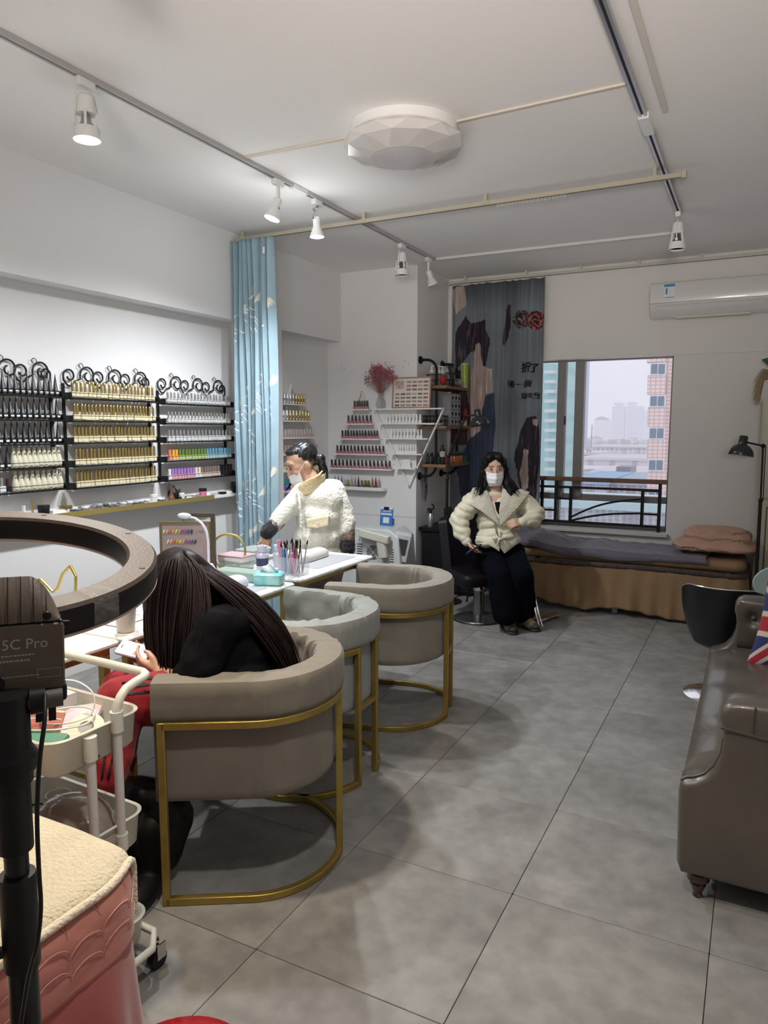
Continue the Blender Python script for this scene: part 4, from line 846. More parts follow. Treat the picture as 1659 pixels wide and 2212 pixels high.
for r in range(4):
    for c in range(3):
        y0 = -0.126+c*0.085; z0 = 0.005+r*0.073; d = obj('drawer', MB().box((0.0705, y0, z0), (0.077, y0+0.080, z0+0.068)), mat('grey_drawer', (0.30, 0.30, 0.32), 0.4), dr, smooth=None, bevel=0.003)
        obj('knob', MB().cyl((0.077, y0+0.04, z0+0.034), (0.083, y0+0.04, z0+0.034), 0.014, n=14), BLKPL, d)
basket('wire_tray', 'low black wire tray of papers on the middle board', -2.77, 6.175, -2.56, 6.275, zt, 0.09)
put('paper_stack', 'blue grey stack of papers in the low wire tray', 'papers', MB().box((0, 0, 0), (0.17, 0.09, 0.02)), mat('blue_grey_paper', (0.36, 0.42, 0.47), 0.6), (-2.755, 6.18, zt+0.0045), 0, None)
put('white_box', 'small white box right of the grey organizer', 'box', MB().box((0, 0, 0), (0.05, 0.055, 0.05)), mat('dull_white_box', (0.50, 0.50, 0.44), 0.6), (-2.58, 6.66, zt+0.0), 0.1, None)
put('red_cylinder', 'dark red canister behind the black lamp head on the middle board', 'canister', MB().lathe([(0.03, 0), (0.03, 0.14), (0.015, 0.17)], 14), mat('dark_red', (0.22, 0.02, 0.03), 0.5), (-2.56, 6.71, zt))
zt = BZ[2]+0.0005
cb = [((0.02, 0.04, 0.035), 'dark green'), ((0.30, 0.06, 0.02), 'rust'), ((0.38, 0.16, 0.03), 'amber'), ((0.40, 0.10, 0.08), 'pink red'), ((0.03, 0.03, 0.04), 'black')]
for ci, (c, nme) in enumerate(cb):
    m = MB(); m.lathe([(0.015, 0), (0.016, 0.006), (0.016, 0.06), (0.008, 0.07)], 10, 0); m.lathe([(0.008, 0.07), (0.009, 0.072), (0.0075, 0.105)], 8, 1); me_ = m.mesh('oil_bottle', [mat('oil_'+str(ci), c, 0.2), BCAP], 40)
    xs_ = {0: [(-2.74, 6.22), (-2.70, 6.2), (-2.66, 6.22), (-2.62, 6.2), (-2.58, 6.22)], 1: [(-2.70, 6.36), (-2.66, 6.34), (-2.62, 6.36), (-2.64, 6.41)], 2: [(-2.56, 6.50), (-2.56, 6.54), (-2.56, 6.58), (-2.56, 6.62), (-2.60, 6.52), (-2.60, 6.56)], 3: [(-2.56, 6.44), (-2.60, 6.46), (-2.62, 6.60), (-2.60, 6.64)], 4: [(-2.72, 6.29), (-2.68, 6.28), (-2.72, 6.42), (-2.70, 6.47), (-2.69, 6.53)]}[ci]
    for x, y in xs_: o = link('oil_bottle', me_, None, (x, y, zt)); tag(o, f'{nme} dropper bottle on the lowest wood board', 'bottle', f'{nme} bottles on the lowest board')
put('green_box', 'small green box at the far end of the lowest wood board', 'box', MB().box((0, 0, 0), (0.05, 0.06, 0.055)), mat('emerald_card', (0.01, 0.13, 0.08), 0.5), (-2.585, 6.70, zt), 0, None)
put('labelled_bottle', 'black bottle with white label at the near end of the lowest board', 'bottle', MB().lathe([(0.025, 0), (0.026, 0.01), (0.026, 0.13), (0.012, 0.15), (0.012, 0.18)], 14, 0).lathe([(0.0265, 0.07), (0.0265, 0.12)], 14, 1), [BLKPL, mat('grey_label', (0.35, 0.36, 0.36), 0.5)], (-2.56, 6.15, zt))
# paper ornament hanging on the block side
m = MB(); pts = [(0, 0.20), (0.03, 0.19), (0.045, 0.15), (0.045, 0.10), (0.03, 0.06), (0.03, 0.03), (0.045, -0.02), (0.045, -0.08), (0.025, -0.15), (0.005, -0.18), (-0.02, -0.15), (-0.03, -0.08), (-0.03, -0.02), (-0.035, 0.03), (-0.045, 0.09), (-0.04, 0.15), (-0.025, 0.19)]
m.prism([(x, y) for x, y in pts], 0, 0.004, 0, frameM((SW+0.03, 6.24, 1.03), (0, 1, 0), (0, 0, 1)))
put('wall_ornament', 'swirled grey pink cut-out ornament hanging on the block side', 'ornament', m, mat('marbled_paper', (0.36, 0.30, 0.32), 0.5, noise=(28, 0.8, (0.08, 0.06, 0.09))), (0, 0, 0), 0, None)
# black counter with barber bits
t = thing('black_counter', 'black salon counter under the pipe shelf', 'counter', (-2.5, 6.45, 0))
obj('cabinet', MB().box((-0.27, -0.28, 0.04), (0.24, 0.28, 0.585)), mat('matt_black_board', (0.008, 0.010, 0.012), 0.5), t, smooth=None)
obj('worktop', MB().rbox((-0.295, -0.31, 0.586), (0.27, 0.29, 0.622), 0.01), BLKPL, t)
obj('plinth', MB().box((-0.25, -0.26, 0.0005), (0.22, 0.27, 0.04)), BLKPL, t, smooth=None)
[obj('door', MB().box((x0, -0.289, 0.06), (x1, -0.2805, 0.575)), mat('door_black', (0.006, 0.007, 0.008), 0.4), t, smooth=None, bevel=0.002) for x0, x1 in ((-0.262, -0.015), (-0.010, 0.235))]
zt = 0.6225
m = MB(); m.lathe([(0.026, 0), (0.028, 0.006), (0.028, 0.10), (0.014, 0.128)], 18, 0); m.lathe([(0.015, 0.128), (0.015, 0.15), (0.010, 0.155)], 12, 1); m.box((-0.03, -0.008, 0.155), (0.02, 0.008, 0.175), 1).tube([(0.0, 0, 0.15), (0.03, 0, 0.175), (0.028, 0, 0.20), (0.01, 0, 0.215)], 0.008, 6, 1).tube([(-0.02, 0, 0.158), (-0.035, 0, 0.13)], 0.004, 5, 1)
put('spray_bottle', 'brushed metal spray bottle with black trigger on the black counter', 'bottle', m, [ALU, BLKPL], (-2.70, 6.21, zt), 0.3)
put('white_tub', 'round white lidded tub on the black counter', 'tub', MB().lathe([(0.05, 0), (0.055, 0.01), (0.06, 0.07), (0.064, 0.072), (0.064, 0.095), (0.0001, 0.10)], 22), mat('tub_white', (0.50, 0.50, 0.50), 0.4), (-2.40, 6.45, zt+0.03))
put('flat_case', 'flat grey case under the white tub', 'case', MB().rbox((-0.09, -0.07, 0), (0.09, 0.07, 0.029), 0.01), GP, (-2.40, 6.45, zt))
m = MB(); m.rbox((-0.06, -0.005, 0), (0.06, 0.005, 0.10), 0.006, 0); m.box((-0.05, -0.007, 0.012), (0.05, -0.005, 0.088), 1)
o = put('card_display', 'clear slanted card display leaning by the white tub', 'display', m, [GP, mat('lavender_card', (0.30, 0.30, 0.40), 0.3)], (-2.38, 6.32, zt), 0.4); o.rotation_euler = (-0.35, 0, 0.4)
m = MB(); m.lathe([(0.035, 0), (0.04, 0.16), (0.03, 0.18)], 14); put('black_clipper_stand', 'dark clipper stand behind the tall floor lamp pole', 'stand', m, BLKPL, (-2.58, 6.35, zt))
put('yellow_box', 'yellow box with red lettering against the dark curtain', 'box', MB().box((0, 0, 0), (0.13, 0.07, 0.24)), mat('yellow_card', (0.50, 0.30, 0.01), 0.45), (-2.30, 6.58, zt), 0, None)
yb = COL.objects['yellow_box']; text_mesh('red_lettering', '止', 0.075, mat('print_red', (0.40, 0.03, 0.01), 0.5), yb, frameM((0.045, -0.0012, 0.15), (1, 0, 0), (0, 0, 1)), 0.0005); text_mesh('red_lettering', '血', 0.075, MATS['print_red'], yb, frameM((0.045, -0.0012, 0.06), (1, 0, 0), (0, 0, 1)), 0.0005)
pot = thing('scissor_holder', 'dark green holder full of red-handled scissors on the counter', 'holder', (-2.27, 6.38, zt))
obj('cup', MB().lathe([(0.03, 0), (0.036, 0.10), (0.033, 0.10), (0.028, 0.005)], 14), mat('dark_green_plastic', (0.02, 0.07, 0.03), 0.4), pot)
RH = mat('red_handle', (0.22, 0.015, 0.012), 0.35)
for k in range(4):
    a = k*1.6; m = MB(); cx_, cy_ = 0.03*math.cos(a), 0.03*math.sin(a); m.cyl((cx_*0.3, cy_*0.3, 0.02), (cx_, cy_, 0.12), 0.003, n=6)
    m.tube([(cx_+0.016*math.cos(t/8*2*PI), cy_+0.01*math.sin(a), 0.135+0.016*math.sin(t/8*2*PI)) for t in range(8)], 0.004, 5, closed=True); obj('scissors', m, RH, pot)
# ---------------------------------------------------------------- curtains
def vcol_mat(name, rough=0.8, sheen=0.1):
    m = bpy.data.materials.new(name); m.use_nodes = True; nt = m.node_tree; b = nt.nodes['Principled BSDF']; b.inputs['Roughness'].default_value = rough; b.inputs['Sheen Weight'].default_value = sheen
    a = nt.nodes.new('ShaderNodeVertexColor'); a.layer_name = 'print'; nt.links.new(a.outputs[0], b.inputs['Base Color']); return m
def set_vcol(me, fn):
    ca = me.color_attributes.new('print', 'FLOAT_COLOR', 'POINT'); arr = np.zeros((len(me.vertices), 4), np.float32); arr[:, 3] = 1
    for i in range(len(me.vertices)): arr[i, :3] = fn(i)
    ca.data.foreach_set('color', arr.ravel())
class Drape:
    """hanging cloth: s across 0..1, t down 0..1"""
    def __init__(self, x0, x1, y, z1, z0, folds, amp, seed, flare=0.0, gather=0.0):
        r = random.Random(seed); self.a = (x0, x1, y, z1, z0, amp, flare, gather); self.ph = [r.uniform(0, 6) for _ in range(4)]; self.folds = folds
    def __call__(self, s, t, off=0.0):
        x0, x1, y, z1, z0, amp, flare, gather = self.a; p = self.ph
        ph = 2*PI*self.folds*(s+0.035*math.sin(5.3*s*PI+p[0])+0.012*math.sin(3*t+p[1]+7*s))
        am = amp*(0.55+0.45*math.sin(4.1*s*PI+p[2])**2)*(0.8+0.2*math.cos(2*t+p[3]))
        w = 1+flare*t-gather*math.exp(-((t-0.12)/0.06)**2)
        xc = (x0+x1)/2; x = xc+((x0+(x1-x0)*s)-xc)*w+0.5*am*math.sin(2*ph)*0.35
        yy = y+am*math.sin(ph)+0.3*am*math.sin(2*ph+p[1])-off+0.25*amp*math.sin(9*t+11*s)
        return Vector((x, yy, z1+(z0-z1)*t))
bc = thing('blue_curtain', 'sky blue curtain with embroidered gold and white reeds gathered by the left wall', 'curtain', (0, 0, 0))
D1 = Drape(-3.575, -3.215, 4.475, 2.925, 0.06, 8.2, 0.042, 2, 0.04)
BLUEC = mat('sky_blue_cloth', (0.33, 0.47, 0.55), 0.7, bump=(50, 0.1), noise=(6, 0.12))
m = MB(); m.grid(lambda a, b: D1(a, b), 260, 70, thick=0.0015); obj('cloth', m, BLUEC, bc, smooth=179)
EMB = mat('pale_gold_embroidery', (0.78, 0.70, 0.50), 0.5); EMW = mat('white_embroidery', (0.86, 0.88, 0.88), 0.5)
def leaf(mb, S0, a, L, w, drape, asp, mi=0):
    n = 5; pts = []
    for k in range(n+1):
        u = k/n; bend = a+0.7*u; s = S0[0]+L*u*math.cos(bend)*asp; t = S0[1]+L*u*math.sin(bend); pts.append((s, t, w*math.sin(PI*min(1, u*0.9+0.1))))
    vs = []
    for s, t, ww in pts:
        for sg in (-1, 1): q = drape(min(max(s, 0), 1), min(max(t+sg*ww, 0), 1), 0.006); vs.append(q)
    mb.add(vs, [(2*k, 2*k+1, 2*k+3, 2*k+2) for k in range(n)], mi)
rnd = random.Random(9); m = MB()
for t0 in (0.20, 0.42, 0.62, 0.82):
    for s0 in (0.08, 0.28, 0.45, 0.62, 0.86):
        ts = t0+rnd.uniform(-0.05, 0.05); ss = s0+rnd.uniform(-0.03, 0.03)
        for k in range(8): leaf(m, (ss+0.008*k, ts-0.005*k), -PI/2+0.5+0.12*k, 0.030, 0.0022, D1, 2.5, 0 if k % 2 else 1)
        for k in range(5): leaf(m, (ss-0.02, ts+0.02+k*0.010), rnd.choice((0.2, 2.6, -0.3)), 0.04, 0.0018, D1, 2.0, 1)
        leaf(m, (ss-0.03, ts+0.07), -PI/2+0.1, 0.09, 0.0009, D1, 1.0, 0)
o = obj('embroidery', m, [EMB, EMW], bc, smooth=None); o['kind'] = 'stuff'
o = obj('care_label', MB().cbox((0, 0, 0), (0.018, 0.002, 0.045)), PAPER, bc, smooth=None); o.location = D1(0.80, 0.035)+Vector((0.02, -0.035, 0))
# dark printed curtain
dc = thing('printed_curtain', 'grey blue curtain printed with an ink-style long-haired figure, red peony and brush characters', 'curtain', (0, 0, 0))
D2 = Drape(-2.74, -1.815, 6.785, 2.925, 0.32, 9.0, 0.030, 4, 0.0)
X0, X1, Z1, Z0 = -2.74, -1.815, 2.925, 0.32
def in_poly(x, y, P_):
    c = False; n = len(P_); j = n-1
    for i in range(n):
        if ((P_[i][1] > y) != (P_[j][1] > y)) and (x < (P_[j][0]-P_[i][0])*(y-P_[i][1])/(P_[j][1]-P_[i][1])+P_[i][0]): c = not c
        j = i
    return c
# polygons in photo-crop coordinates of the cloth, turned into (s,t) of the cloth itself
def cpoly(pts):
    o = []
    for u, v in pts:
        q = onY(u, v, 6.785); o.append(((q.x-X0)/(X1-X0), (q.z-Z1)/(Z0-Z1)))
    return o
DARKH = (0.018, 0.012, 0.020); FLESH = (0.40, 0.31, 0.29); NAVY = (0.035, 0.045, 0.085); GREYB = (0.20, 0.23, 0.26); RED_ = (0.30, 0.03, 0.035)
shapes = [(cpoly([(985, 720), (1004, 680), (1018, 700), (1022, 760), (1005, 775), (988, 800)]), DARKH), (cpoly([(1018, 700), (1050, 690), (1058, 740), (1052, 790), (1036, 800), (1022, 760)]), DARKH),
          (cpoly([(1024, 745), (1036, 742), (1042, 800), (1046, 870), (1036, 930), (1018, 960), (1016, 880), (1022, 800)]), FLESH), (cpoly([(1040, 790), (1060, 795), (1062, 850), (1048, 850)]), FLESH),
          (cpoly([(1045, 855), (1066, 850), (1070, 900), (1064, 1000), (1050, 1090), (1000, 1100), (985, 1000), (1012, 950), (1036, 930)]), NAVY), (cpoly([(975, 800), (1004, 800), (1016, 900), (1006, 960), (975, 960)]), (0.05, 0.02, 0.035)),
          (cpoly([(1096, 658), (1106, 660), (1103, 700), (1096, 735), (1091, 747), (1086, 740), (1092, 700)]), DARKH), (cpoly([(1124, 925), (1140, 900), (1156, 898), (1164, 920), (1166, 980), (1160, 1060), (1150, 1095), (1132, 1080), (1118, 1040), (1112, 985)]), DARKH),
          (cpoly([(1131, 970), (1142, 972), (1143, 1050), (1128, 1060), (1122, 1020)]), FLESH), (cpoly([(1150, 905), (1162, 906), (1161, 922), (1152, 918)]), FLESH), (cpoly([(975, 625), (1000, 615), (1004, 660), (985, 680)]), FLESH)]
def dcol(s, t):
    n = vnoise((s*3, t*8, 0), 1.3, 3.1); g = 0.9+0.22*n
    c = tuple(v*g for v in GREYB)
    if t < 0.10: k = 1-t/0.10; c = tuple(v*(1-k*0.55) for v in c)
    s0, t0 = s+0.014*vnoise((s*9, t*16, 4), 1.0)+0.008*vnoise((s*30, t*50, 5), 1.0), t+0.006*vnoise((s*12, t*30, 6), 1.0)
    for P_, col in shapes:
        if in_poly(s0, t0, P_):
            h_ = vnoise((s*60, t*14, 1), 1.0); c = tuple(v*(1+0.9*max(0, h_)) for v in col); 
            if col is DARKH and h_ > 0.30: c = (0.10, 0.06, 0.09)
    for (u, v), R, cc in flowers:
        d = math.hypot((s-u)*0.925, (t-v)*2.605)
        if d < R:
            w_ = math.sin(d*120+6*vnoise((s*26, t*70, 2), 1)+2*math.atan2(t-v, s-u)); c = cc if w_ > -0.2 else DARKH
            if w_ > 0.9: c = (0.35, 0.25, 0.22)
    return c
fl1 = cpoly([(1127, 690), (1159, 692)]); flowers = [(fl1[0], 0.085, (0.07, 0.035, 0.05)), (fl1[1], 0.085, RED_)]
m = MB(); NU, NV = 300, 420; m.grid(lambda a, b: D2(a, b), NU, NV); me = m.mesh('cloth', vcol_mat('printed_cloth'), 179)
set_vcol(me, lambda i: dcol((i % (NU+1))/NU, (i//(NU+1))/NV)); link('cloth', me, dc)
INK = mat('print_ink', (0.02, 0.02, 0.03), 0.8)
def curtain_text(body, u, v, px):
    q = onY(u, v, 6.785); size = px/FPX*6.9*0.95; o = text_mesh('printed_character', body, size, INK, dc, bold=0.022); me = o.data
    bm = bmesh.new(); bm.from_mesh(me); bmesh.ops.triangulate(bm, faces=bm.faces); bmesh.ops.subdivide_edges(bm, edges=bm.edges, cuts=1); bm.to_mesh(me); bm.free()
    for vt in me.vertices:
        s = (q.x+vt.co.x-X0)/(X1-X0); t = (q.z+vt.co.y-Z1)/(Z0-Z1); p = D2(min(max(s, 0), 1), t, 0.010); vt.co = (q.x+vt.co.x, p.y, q.z+vt.co.y)
for b_, u, v, px in (('毎', 1097, 836, 17), ('一', 1112, 836, 14), ('刂', 1124, 836, 14), ('背', 1134, 836, 18), ('隐', 1126, 861, 15), ('这', 1138, 861, 15), ('秋', 1152, 861, 16), ('折', 1126, 803, 24), ('了', 1143, 803, 22)): curtain_text(b_, u, v, px)
# ---------------------------------------------------------------- tub armchairs
def velvet(name, c): return mat(name, c, 0.9, sheen=0.15, noise=(5, 0.14), bump=(14, 0.25))
VEL = velvet('taupe_velvet', (0.20, 0.175, 0.14)); VELG = velvet('sage_grey_velvet', (0.28, 0.29, 0.27)); VELP = velvet('pale_beige_velvet', (0.255, 0.23, 0.19))
def Upath(n, ry, rx, front):
    """U seen from above, opening toward -x; origin at the back centre line of the frame"""
    pts = []; cx = -0.30
    k1 = 6
    for k in range(k1): pts.append(Vector((front+(cx-front)*k/k1, -ry, 0)))
    for k in range(n+1): a = -PI/2+PI*k/n; pts.append(Vector((cx+rx*math.cos(a), ry*math.sin(a), 0)))
    for k in range(1, k1+1): pts.append(Vector((cx+(front-cx)*k/k1, ry, 0)))
    return pts
def armchair(label, loc, rz, vel, wrinkle, group='tub armchairs along the nail tables', seed=0):
    t = thing('tub_armchair', label, 'armchair', loc, rz, group)
    B = 0.024
    for s in (-1, 1):
        m = MB(); half = [(-0.57, s*0.34)]+[(-0.30-0.0+0.30*math.cos(a)-0.0, s*0.34*math.sin(a)) for a in lin(PI/2, 0.235, 14)]
        zs = (0.013, 0.605)
        for z in zs: m.tube([(x, y, z+0.0) for x, y in half], 0, sq=(B, B))
        xe, ye = half[-1]
        m.box((-0.57-B/2, s*0.34-B/2, 0.001), (-0.57+B/2, s*0.34+B/2, 0.617)).box((xe-B/2, ye-B/2, 0.001), (xe+B/2, ye+B/2, 0.617))
        obj('frame_half', m, GOLD, t, smooth=30, bevel=0.002)
    m = MB(); xe, ye = -0.30+0.30*math.cos(0.235), 0.34*math.sin(0.235); m.box((xe-0.009, -ye+0.012, 0.335), (xe+0.009, ye-0.012, 0.355)); obj('frame_link', m, GOLD, t, smooth=None)
    # upholstered shell, section swept round the U
    path = Upath(40, 0.318, 0.285, -0.60); N = len(path); Tn = []
    for i in range(N):
        a = path[max(i-1, 0)]; b = path[min(i+1, N-1)]; d = (b-a).normalized(); Tn.append(Vector((d.y, -d.x, 0)))
    sec = [(-0.012, 0.335), (-0.004, 0.345), (-0.004, 0.60), (0.022, 0.618), (0.028, 0.64), (0.027, 0.725), (0.018, 0.742), (-0.03, 0.748), (-0.072, 0.744), (-0.082, 0.728), (-0.084, 0.64), (-0.082, 0.50), (-0.08, 0.36), (-0.05, 0.335)]
    sec2 = []
    for i in range(len(sec)):
        a = sec[i]; b = sec[(i+1) % len(sec)]; d = math.hypot(a[0]-b[0], a[1]-b[1]); k = max(1, int(d/0.022))
        sec2 += [(a[0]+(b[0]-a[0])*j/k, a[1]+(b[1]-a[1])*j/k) for j in range(k)]
    P2 = []
    for i in range(N-1):
        for j in range(4): f = j/4; P2.append((path[i].lerp(path[i+1], f), Tn[i].lerp(Tn[i+1], f).normalized()))
    P2.append((path[-1], Tn[-1])); NN = len(P2)
    m = MB(); vs = []; M_ = len(sec2)
    for i, (p, nr) in enumerate(P2):
        e = min(i, NN-1-i)/(NN-1)
        for j, (r, z) in enumerate(sec2):
            inner = max(0, min(1, (-r-0.01)/0.05)); top = max(0, min(1, (z-0.55)/0.15))
            w_ = wrinkle*(0.25+inner+0.0*top)*(0.0065*math.sin(30*e*4+26*z+9*vnoise((i*0.045, z*5, seed), 1.0))*top*max(0, vnoise((i*0.03, 0.3, seed+2), 1.0)*2.2+0.35)+0.014*vnoise((i*0.09, z*11, seed), 1.0)+0.006*vnoise((i*0.25, z*20, seed), 1.0))
            w_ += 0.002*vnoise((i*0.03, z*6, seed+5), 1.0)
            vs.append(p+nr*(r+w_)+Vector((0, 0, z+0.5*w_)))
    fs = [(i*M_+j, i*M_+(j+1) % M_, (i+1)*M_+(j+1) % M_, (i+1)*M_+j) for i in range(NN-1) for j in range(M_)]
    fs.append(tuple(range(M_))); fs.append(tuple(reversed(range((NN-1)*M_, NN*M_))))
    m.add(vs, fs); o = obj('upholstered_shell', m, vel, t, smooth=50)
    # seat: D-shaped cushion inside
    inn = [(p+nr*-0.075) for p, nr in P2]; poly = [(p.x, p.y) for p in inn]
    m = MB(); m.prism(poly, 0.325, 0.365); obj('seat_base', m, vel, t, smooth=None)
    m = MB(); c = Vector((-0.36, 0, 0)); L = len(poly)
    rings = [(1.0, 0.366), (1.005, 0.40), (0.985, 0.44), (0.93, 0.462), (0.6, 0.472), (0.25, 0.474)]
    vs = []; 
    for k, z in rings:
        for j, (x, y) in enumerate(poly): q = Vector((x, y, 0)).lerp(c, 1-k*0.985); q.z = z+wrinkle*0.006*vnoise((q.x*9, q.y*9, seed), 1); vs.append(q)
    vs.append(Vector((c.x, 0, 0.474))); fs = []
    for r in range(len(rings)-1):
        for j in range(L): fs.append((r*L+j, r*L+(j+1) % L, (r+1)*L+(j+1) % L, (r+1)*L+j))
    b = (len(rings)-1)*L
    for j in range(L): fs.append((b+j, b+(j+1) % L, len(vs)-1))
    m.add(vs, fs); obj('seat_cushion', m, vel, t, smooth=60)
    return t
A1 = math.radians(31)
armchair('taupe tub armchair on gold frame, nearest the camera, with the bent-over person in it', (-1.315, 2.215, 0), A1, VEL, 1.0, seed=1)
armchair('empty sage grey tub armchair with wrinkled slipcover, middle of the three', (-1.455, 2.685, 0), math.radians(1), VELG, 1.4, seed=2)
armchair('empty pale beige tub armchair, farthest of the three', (-1.425, 3.56, 0), math.radians(13), VELP, 0.5, seed=3)
# ---------------------------------------------------------------- nail tables
def marble():
    m = bpy.data.materials.new('white_marble'); m.use_nodes = True; nt = m.node_tree; b = nt.nodes['Principled BSDF']
    tc = nt.nodes.new('ShaderNodeTexCoord'); n = nt.nodes.new('ShaderNodeTexNoise'); n.inputs['Scale'].default_value = 2.2; n.inputs['Detail'].default_value = 8; n.inputs['Distortion'].default_value = 1.6
    r = nt.nodes.new('ShaderNodeValToRGB'); e = r.color_ramp.elements; e[0].position = 0.485; e[0].color = (0.80, 0.80, 0.80, 1); e[1].position = 0.515; e[1].color = (0.80, 0.80, 0.80, 1)
    k = r.color_ramp.elements.new(0.5); k.color = (0.52, 0.52, 0.53, 1)
    nt.links.new(tc.outputs['Object'], n.inputs['Vector']); nt.links.new(n.outputs['Fac'], r.inputs[0]); nt.links.new(r.outputs[0], b.inputs['Base Color']); b.inputs['Roughness'].default_value = 0.25; return m
MARB = marble(); GLD2 = mat('satin_gold', (0.48, 0.36, 0.10), 0.35, 0.7)
def table(label, x0, x1, y0, y1, ztop):
    t = thing('nail_table', label, 'table', ((x0+x1)/2, (y0+y1)/2, 0)); hx, hy = (x1-x0)/2, (y1-y0)/2
    obj('tabletop', MB().rbox((-hx, -hy, ztop-0.022), (hx, hy, ztop), 0.02), MARB, t)
    obj('top_frame', MB().box((-hx+0.03, -hy+0.03, ztop-0.05), (hx-0.03, -hy+0.055, ztop-0.0225)).box((-hx+0.03, hy-0.055, ztop-0.05), (hx-0.03, hy-0.03, ztop-0.0225)).box((-hx+0.03, -hy+0.055, ztop-0.05), (-hx+0.055, hy-0.055, ztop-0.0225)).box((hx-0.055, -hy+0.055, ztop-0.05), (hx-0.03, hy-0.055, ztop-0.0225)), GLD2, t, smooth=None)
    for sx in (-1, 1):
        for sy in (-1, 1):
            x = sx*(hx-0.045); y = sy*(hy-0.045); obj('leg', MB().box((x-0.015, y-0.015, 0.001), (x+0.015, y+0.015, ztop-0.0505)), GLD2, t, smooth=None)
    for sy in (-1, 1): obj('stretcher', MB().box((-hx+0.06, sy*(hy-0.045)-0.01, 0.10), (hx-0.06, sy*(hy-0.045)+0.01, 0.12)), GLD2, t, smooth=None)
    return t
GM = mat('grey_leather_mat', (0.40, 0.41, 0.44), 0.5)
T3 = table('white marble nail table on gold legs, farthest of the row, before the standing person', -2.66, -2.065, 3.085, 3.885, 0.762)
obj('inlaid_mat', MB().rbox((-0.19, -0.12, 0.7622), (0.22, 0.32, 0.7640), 0.01), GM, T3)
T2 = table('white marble nail table behind the bent-over person, middle of the row', -2.70, -2.09, 1.93, 3.07, 0.745)
obj('inlaid_mat', MB().rbox((-0.02, 0.05, 0.7452), (0.25, 0.40, 0.7470), 0.01), GM, T2)
T1 = table('white marble nail table beside the white trolley, nearest of the row', -2.72, -2.10, 0.72, 1.915, 0.745)
zT3, zT2, zT1 = 0.7645, 0.7475, 0.7455
def on3(u, v): return onZ(u, v, 0.762)
def on2(u, v): return onZ(u, v, 0.745)
def handrest(label, loc, rz, L, m_):
    mb = MB(); n = 14; vs = []; fs = []
    for i in range(13):
        a = -1+2*i/12; y = a*L/2; k = max(0.0, 1-abs(a)**5)**0.5; 
        for j in range(n+1): th = PI*j/n; vs.append((0.055*k*math.cos(th)+0.0001*i, y, 0.055*k*math.sin(th)**0.8+0.003))
    for i in range(12):
        for j in range(n): fs.append((i*(n+1)+j, i*(n+1)+j+1, (i+1)*(n+1)+j+1, (i+1)*(n+1)+j))
        fs.append((i*(n+1)+n, i*(n+1), (i+1)*(n+1), (i+1)*(n+1)+n))
    mb.add(vs, fs); t = thing('hand_rest', label, 'hand rest', loc, rz); obj('pad', mb, m_, t, smooth=50); obj('base', MB().rbox((-0.05, -L/2+0.03, 0.0), (0.05, L/2-0.03, 0.003), 0.02), mat('rest_base', (0.08, 0.08, 0.08), 0.5), t); return t
PU = mat('white_leatherette', (0.74, 0.72, 0.69), 0.4); PUL = mat('lilac_white_leatherette', (0.70, 0.67, 0.76), 0.4)
handrest('white domed hand rest on the farthest nail table', (-2.34, 3.60, zT3+0.0005), 0.05, 0.34, PU)
handrest('lilac white domed hand rest on the middle nail table', (-2.30, 2.78, zT2+0.0002), 0.10, 0.30, PUL)
# acrylic pen holder with files and brushes
ph = thing('pen_holder', 'clear acrylic holder packed with pink files, blue tool and brushes', 'holder', (-2.19, 3.185, zT3-0.002))
m = MB(); W = 0.075
m.box((-W, -0.05, 0), (W, 0.05, 0.004)).box((-W, -0.05, 0.004), (-W+0.003, 0.05, 0.095)).box((W-0.003, -0.05, 0.004), (W, 0.05, 0.095)).box((-W+0.003, -0.05, 0.004), (W-0.003, -0.047, 0.095)).box((-W+0.003, 0.047, 0.004), (W-0.003, 0.05, 0.095)).box((-0.0015, -0.047, 0.004), (0.0015, 0.047, 0.09))
obj('box', m, ACRYL, ph, smooth=None)
rnd = random.Random(21)
tools = [('nail_file', (0.66, 0.26, 0.38), 0.015, 0.005, 0.175, 'pink nail file with square end standing in the clear holder'), ('nail_file', (0.58, 0.26, 0.34), 0.012, 0.005, 0.165, 'pink nail file leaning at the right of the clear holder'), ('tool_handle', (0.80, 0.16, 0.45), 0.008, 0.008, 0.12, 'hot pink tool handle in the clear holder'), ('tool_handle', (0.05, 0.26, 0.62), 0.007, 0.007, 0.13, 'blue tool handle in the clear holder')]
for k in range(20): tools.append(('brush', [(0.03, 0.03, 0.03), (0.45, 0.36, 0.30), (0.55, 0.55, 0.60), (0.25, 0.10, 0.06)][k % 4], 0.0035, 0.0035, 0.135+0.03*rnd.random(), None))
for k, (nm_, c, a, b, L, lab) in enumerate(tools):
    x = -0.062+0.124*((k*0.382) % 1.0); y = rnd.uniform(-0.032, 0.032); m = MB(); m.rbox((-a, -b/1, 0), (a, b, L), min(a, b)*0.8)
    if nm_ == 'brush': m.lathe([(0.004, L), (0.005, L+0.01), (0.001, L+0.028)], 7, 1)
    o = obj(nm_, m, [mat(f'tool_{c[0]:.2f}', c, 0.4), BLKPL], loc=(-2.19+x, 3.185+y, zT3+0.003), rot=(rnd.uniform(-0.14, 0.14), rnd.uniform(-0.22, 0.22), rnd.uniform(0, 1)))
    tag(o, lab or 'slim detail brush standing in the clear holder', nm_.replace('_', ' '), None if lab else 'brushes in the clear holder')
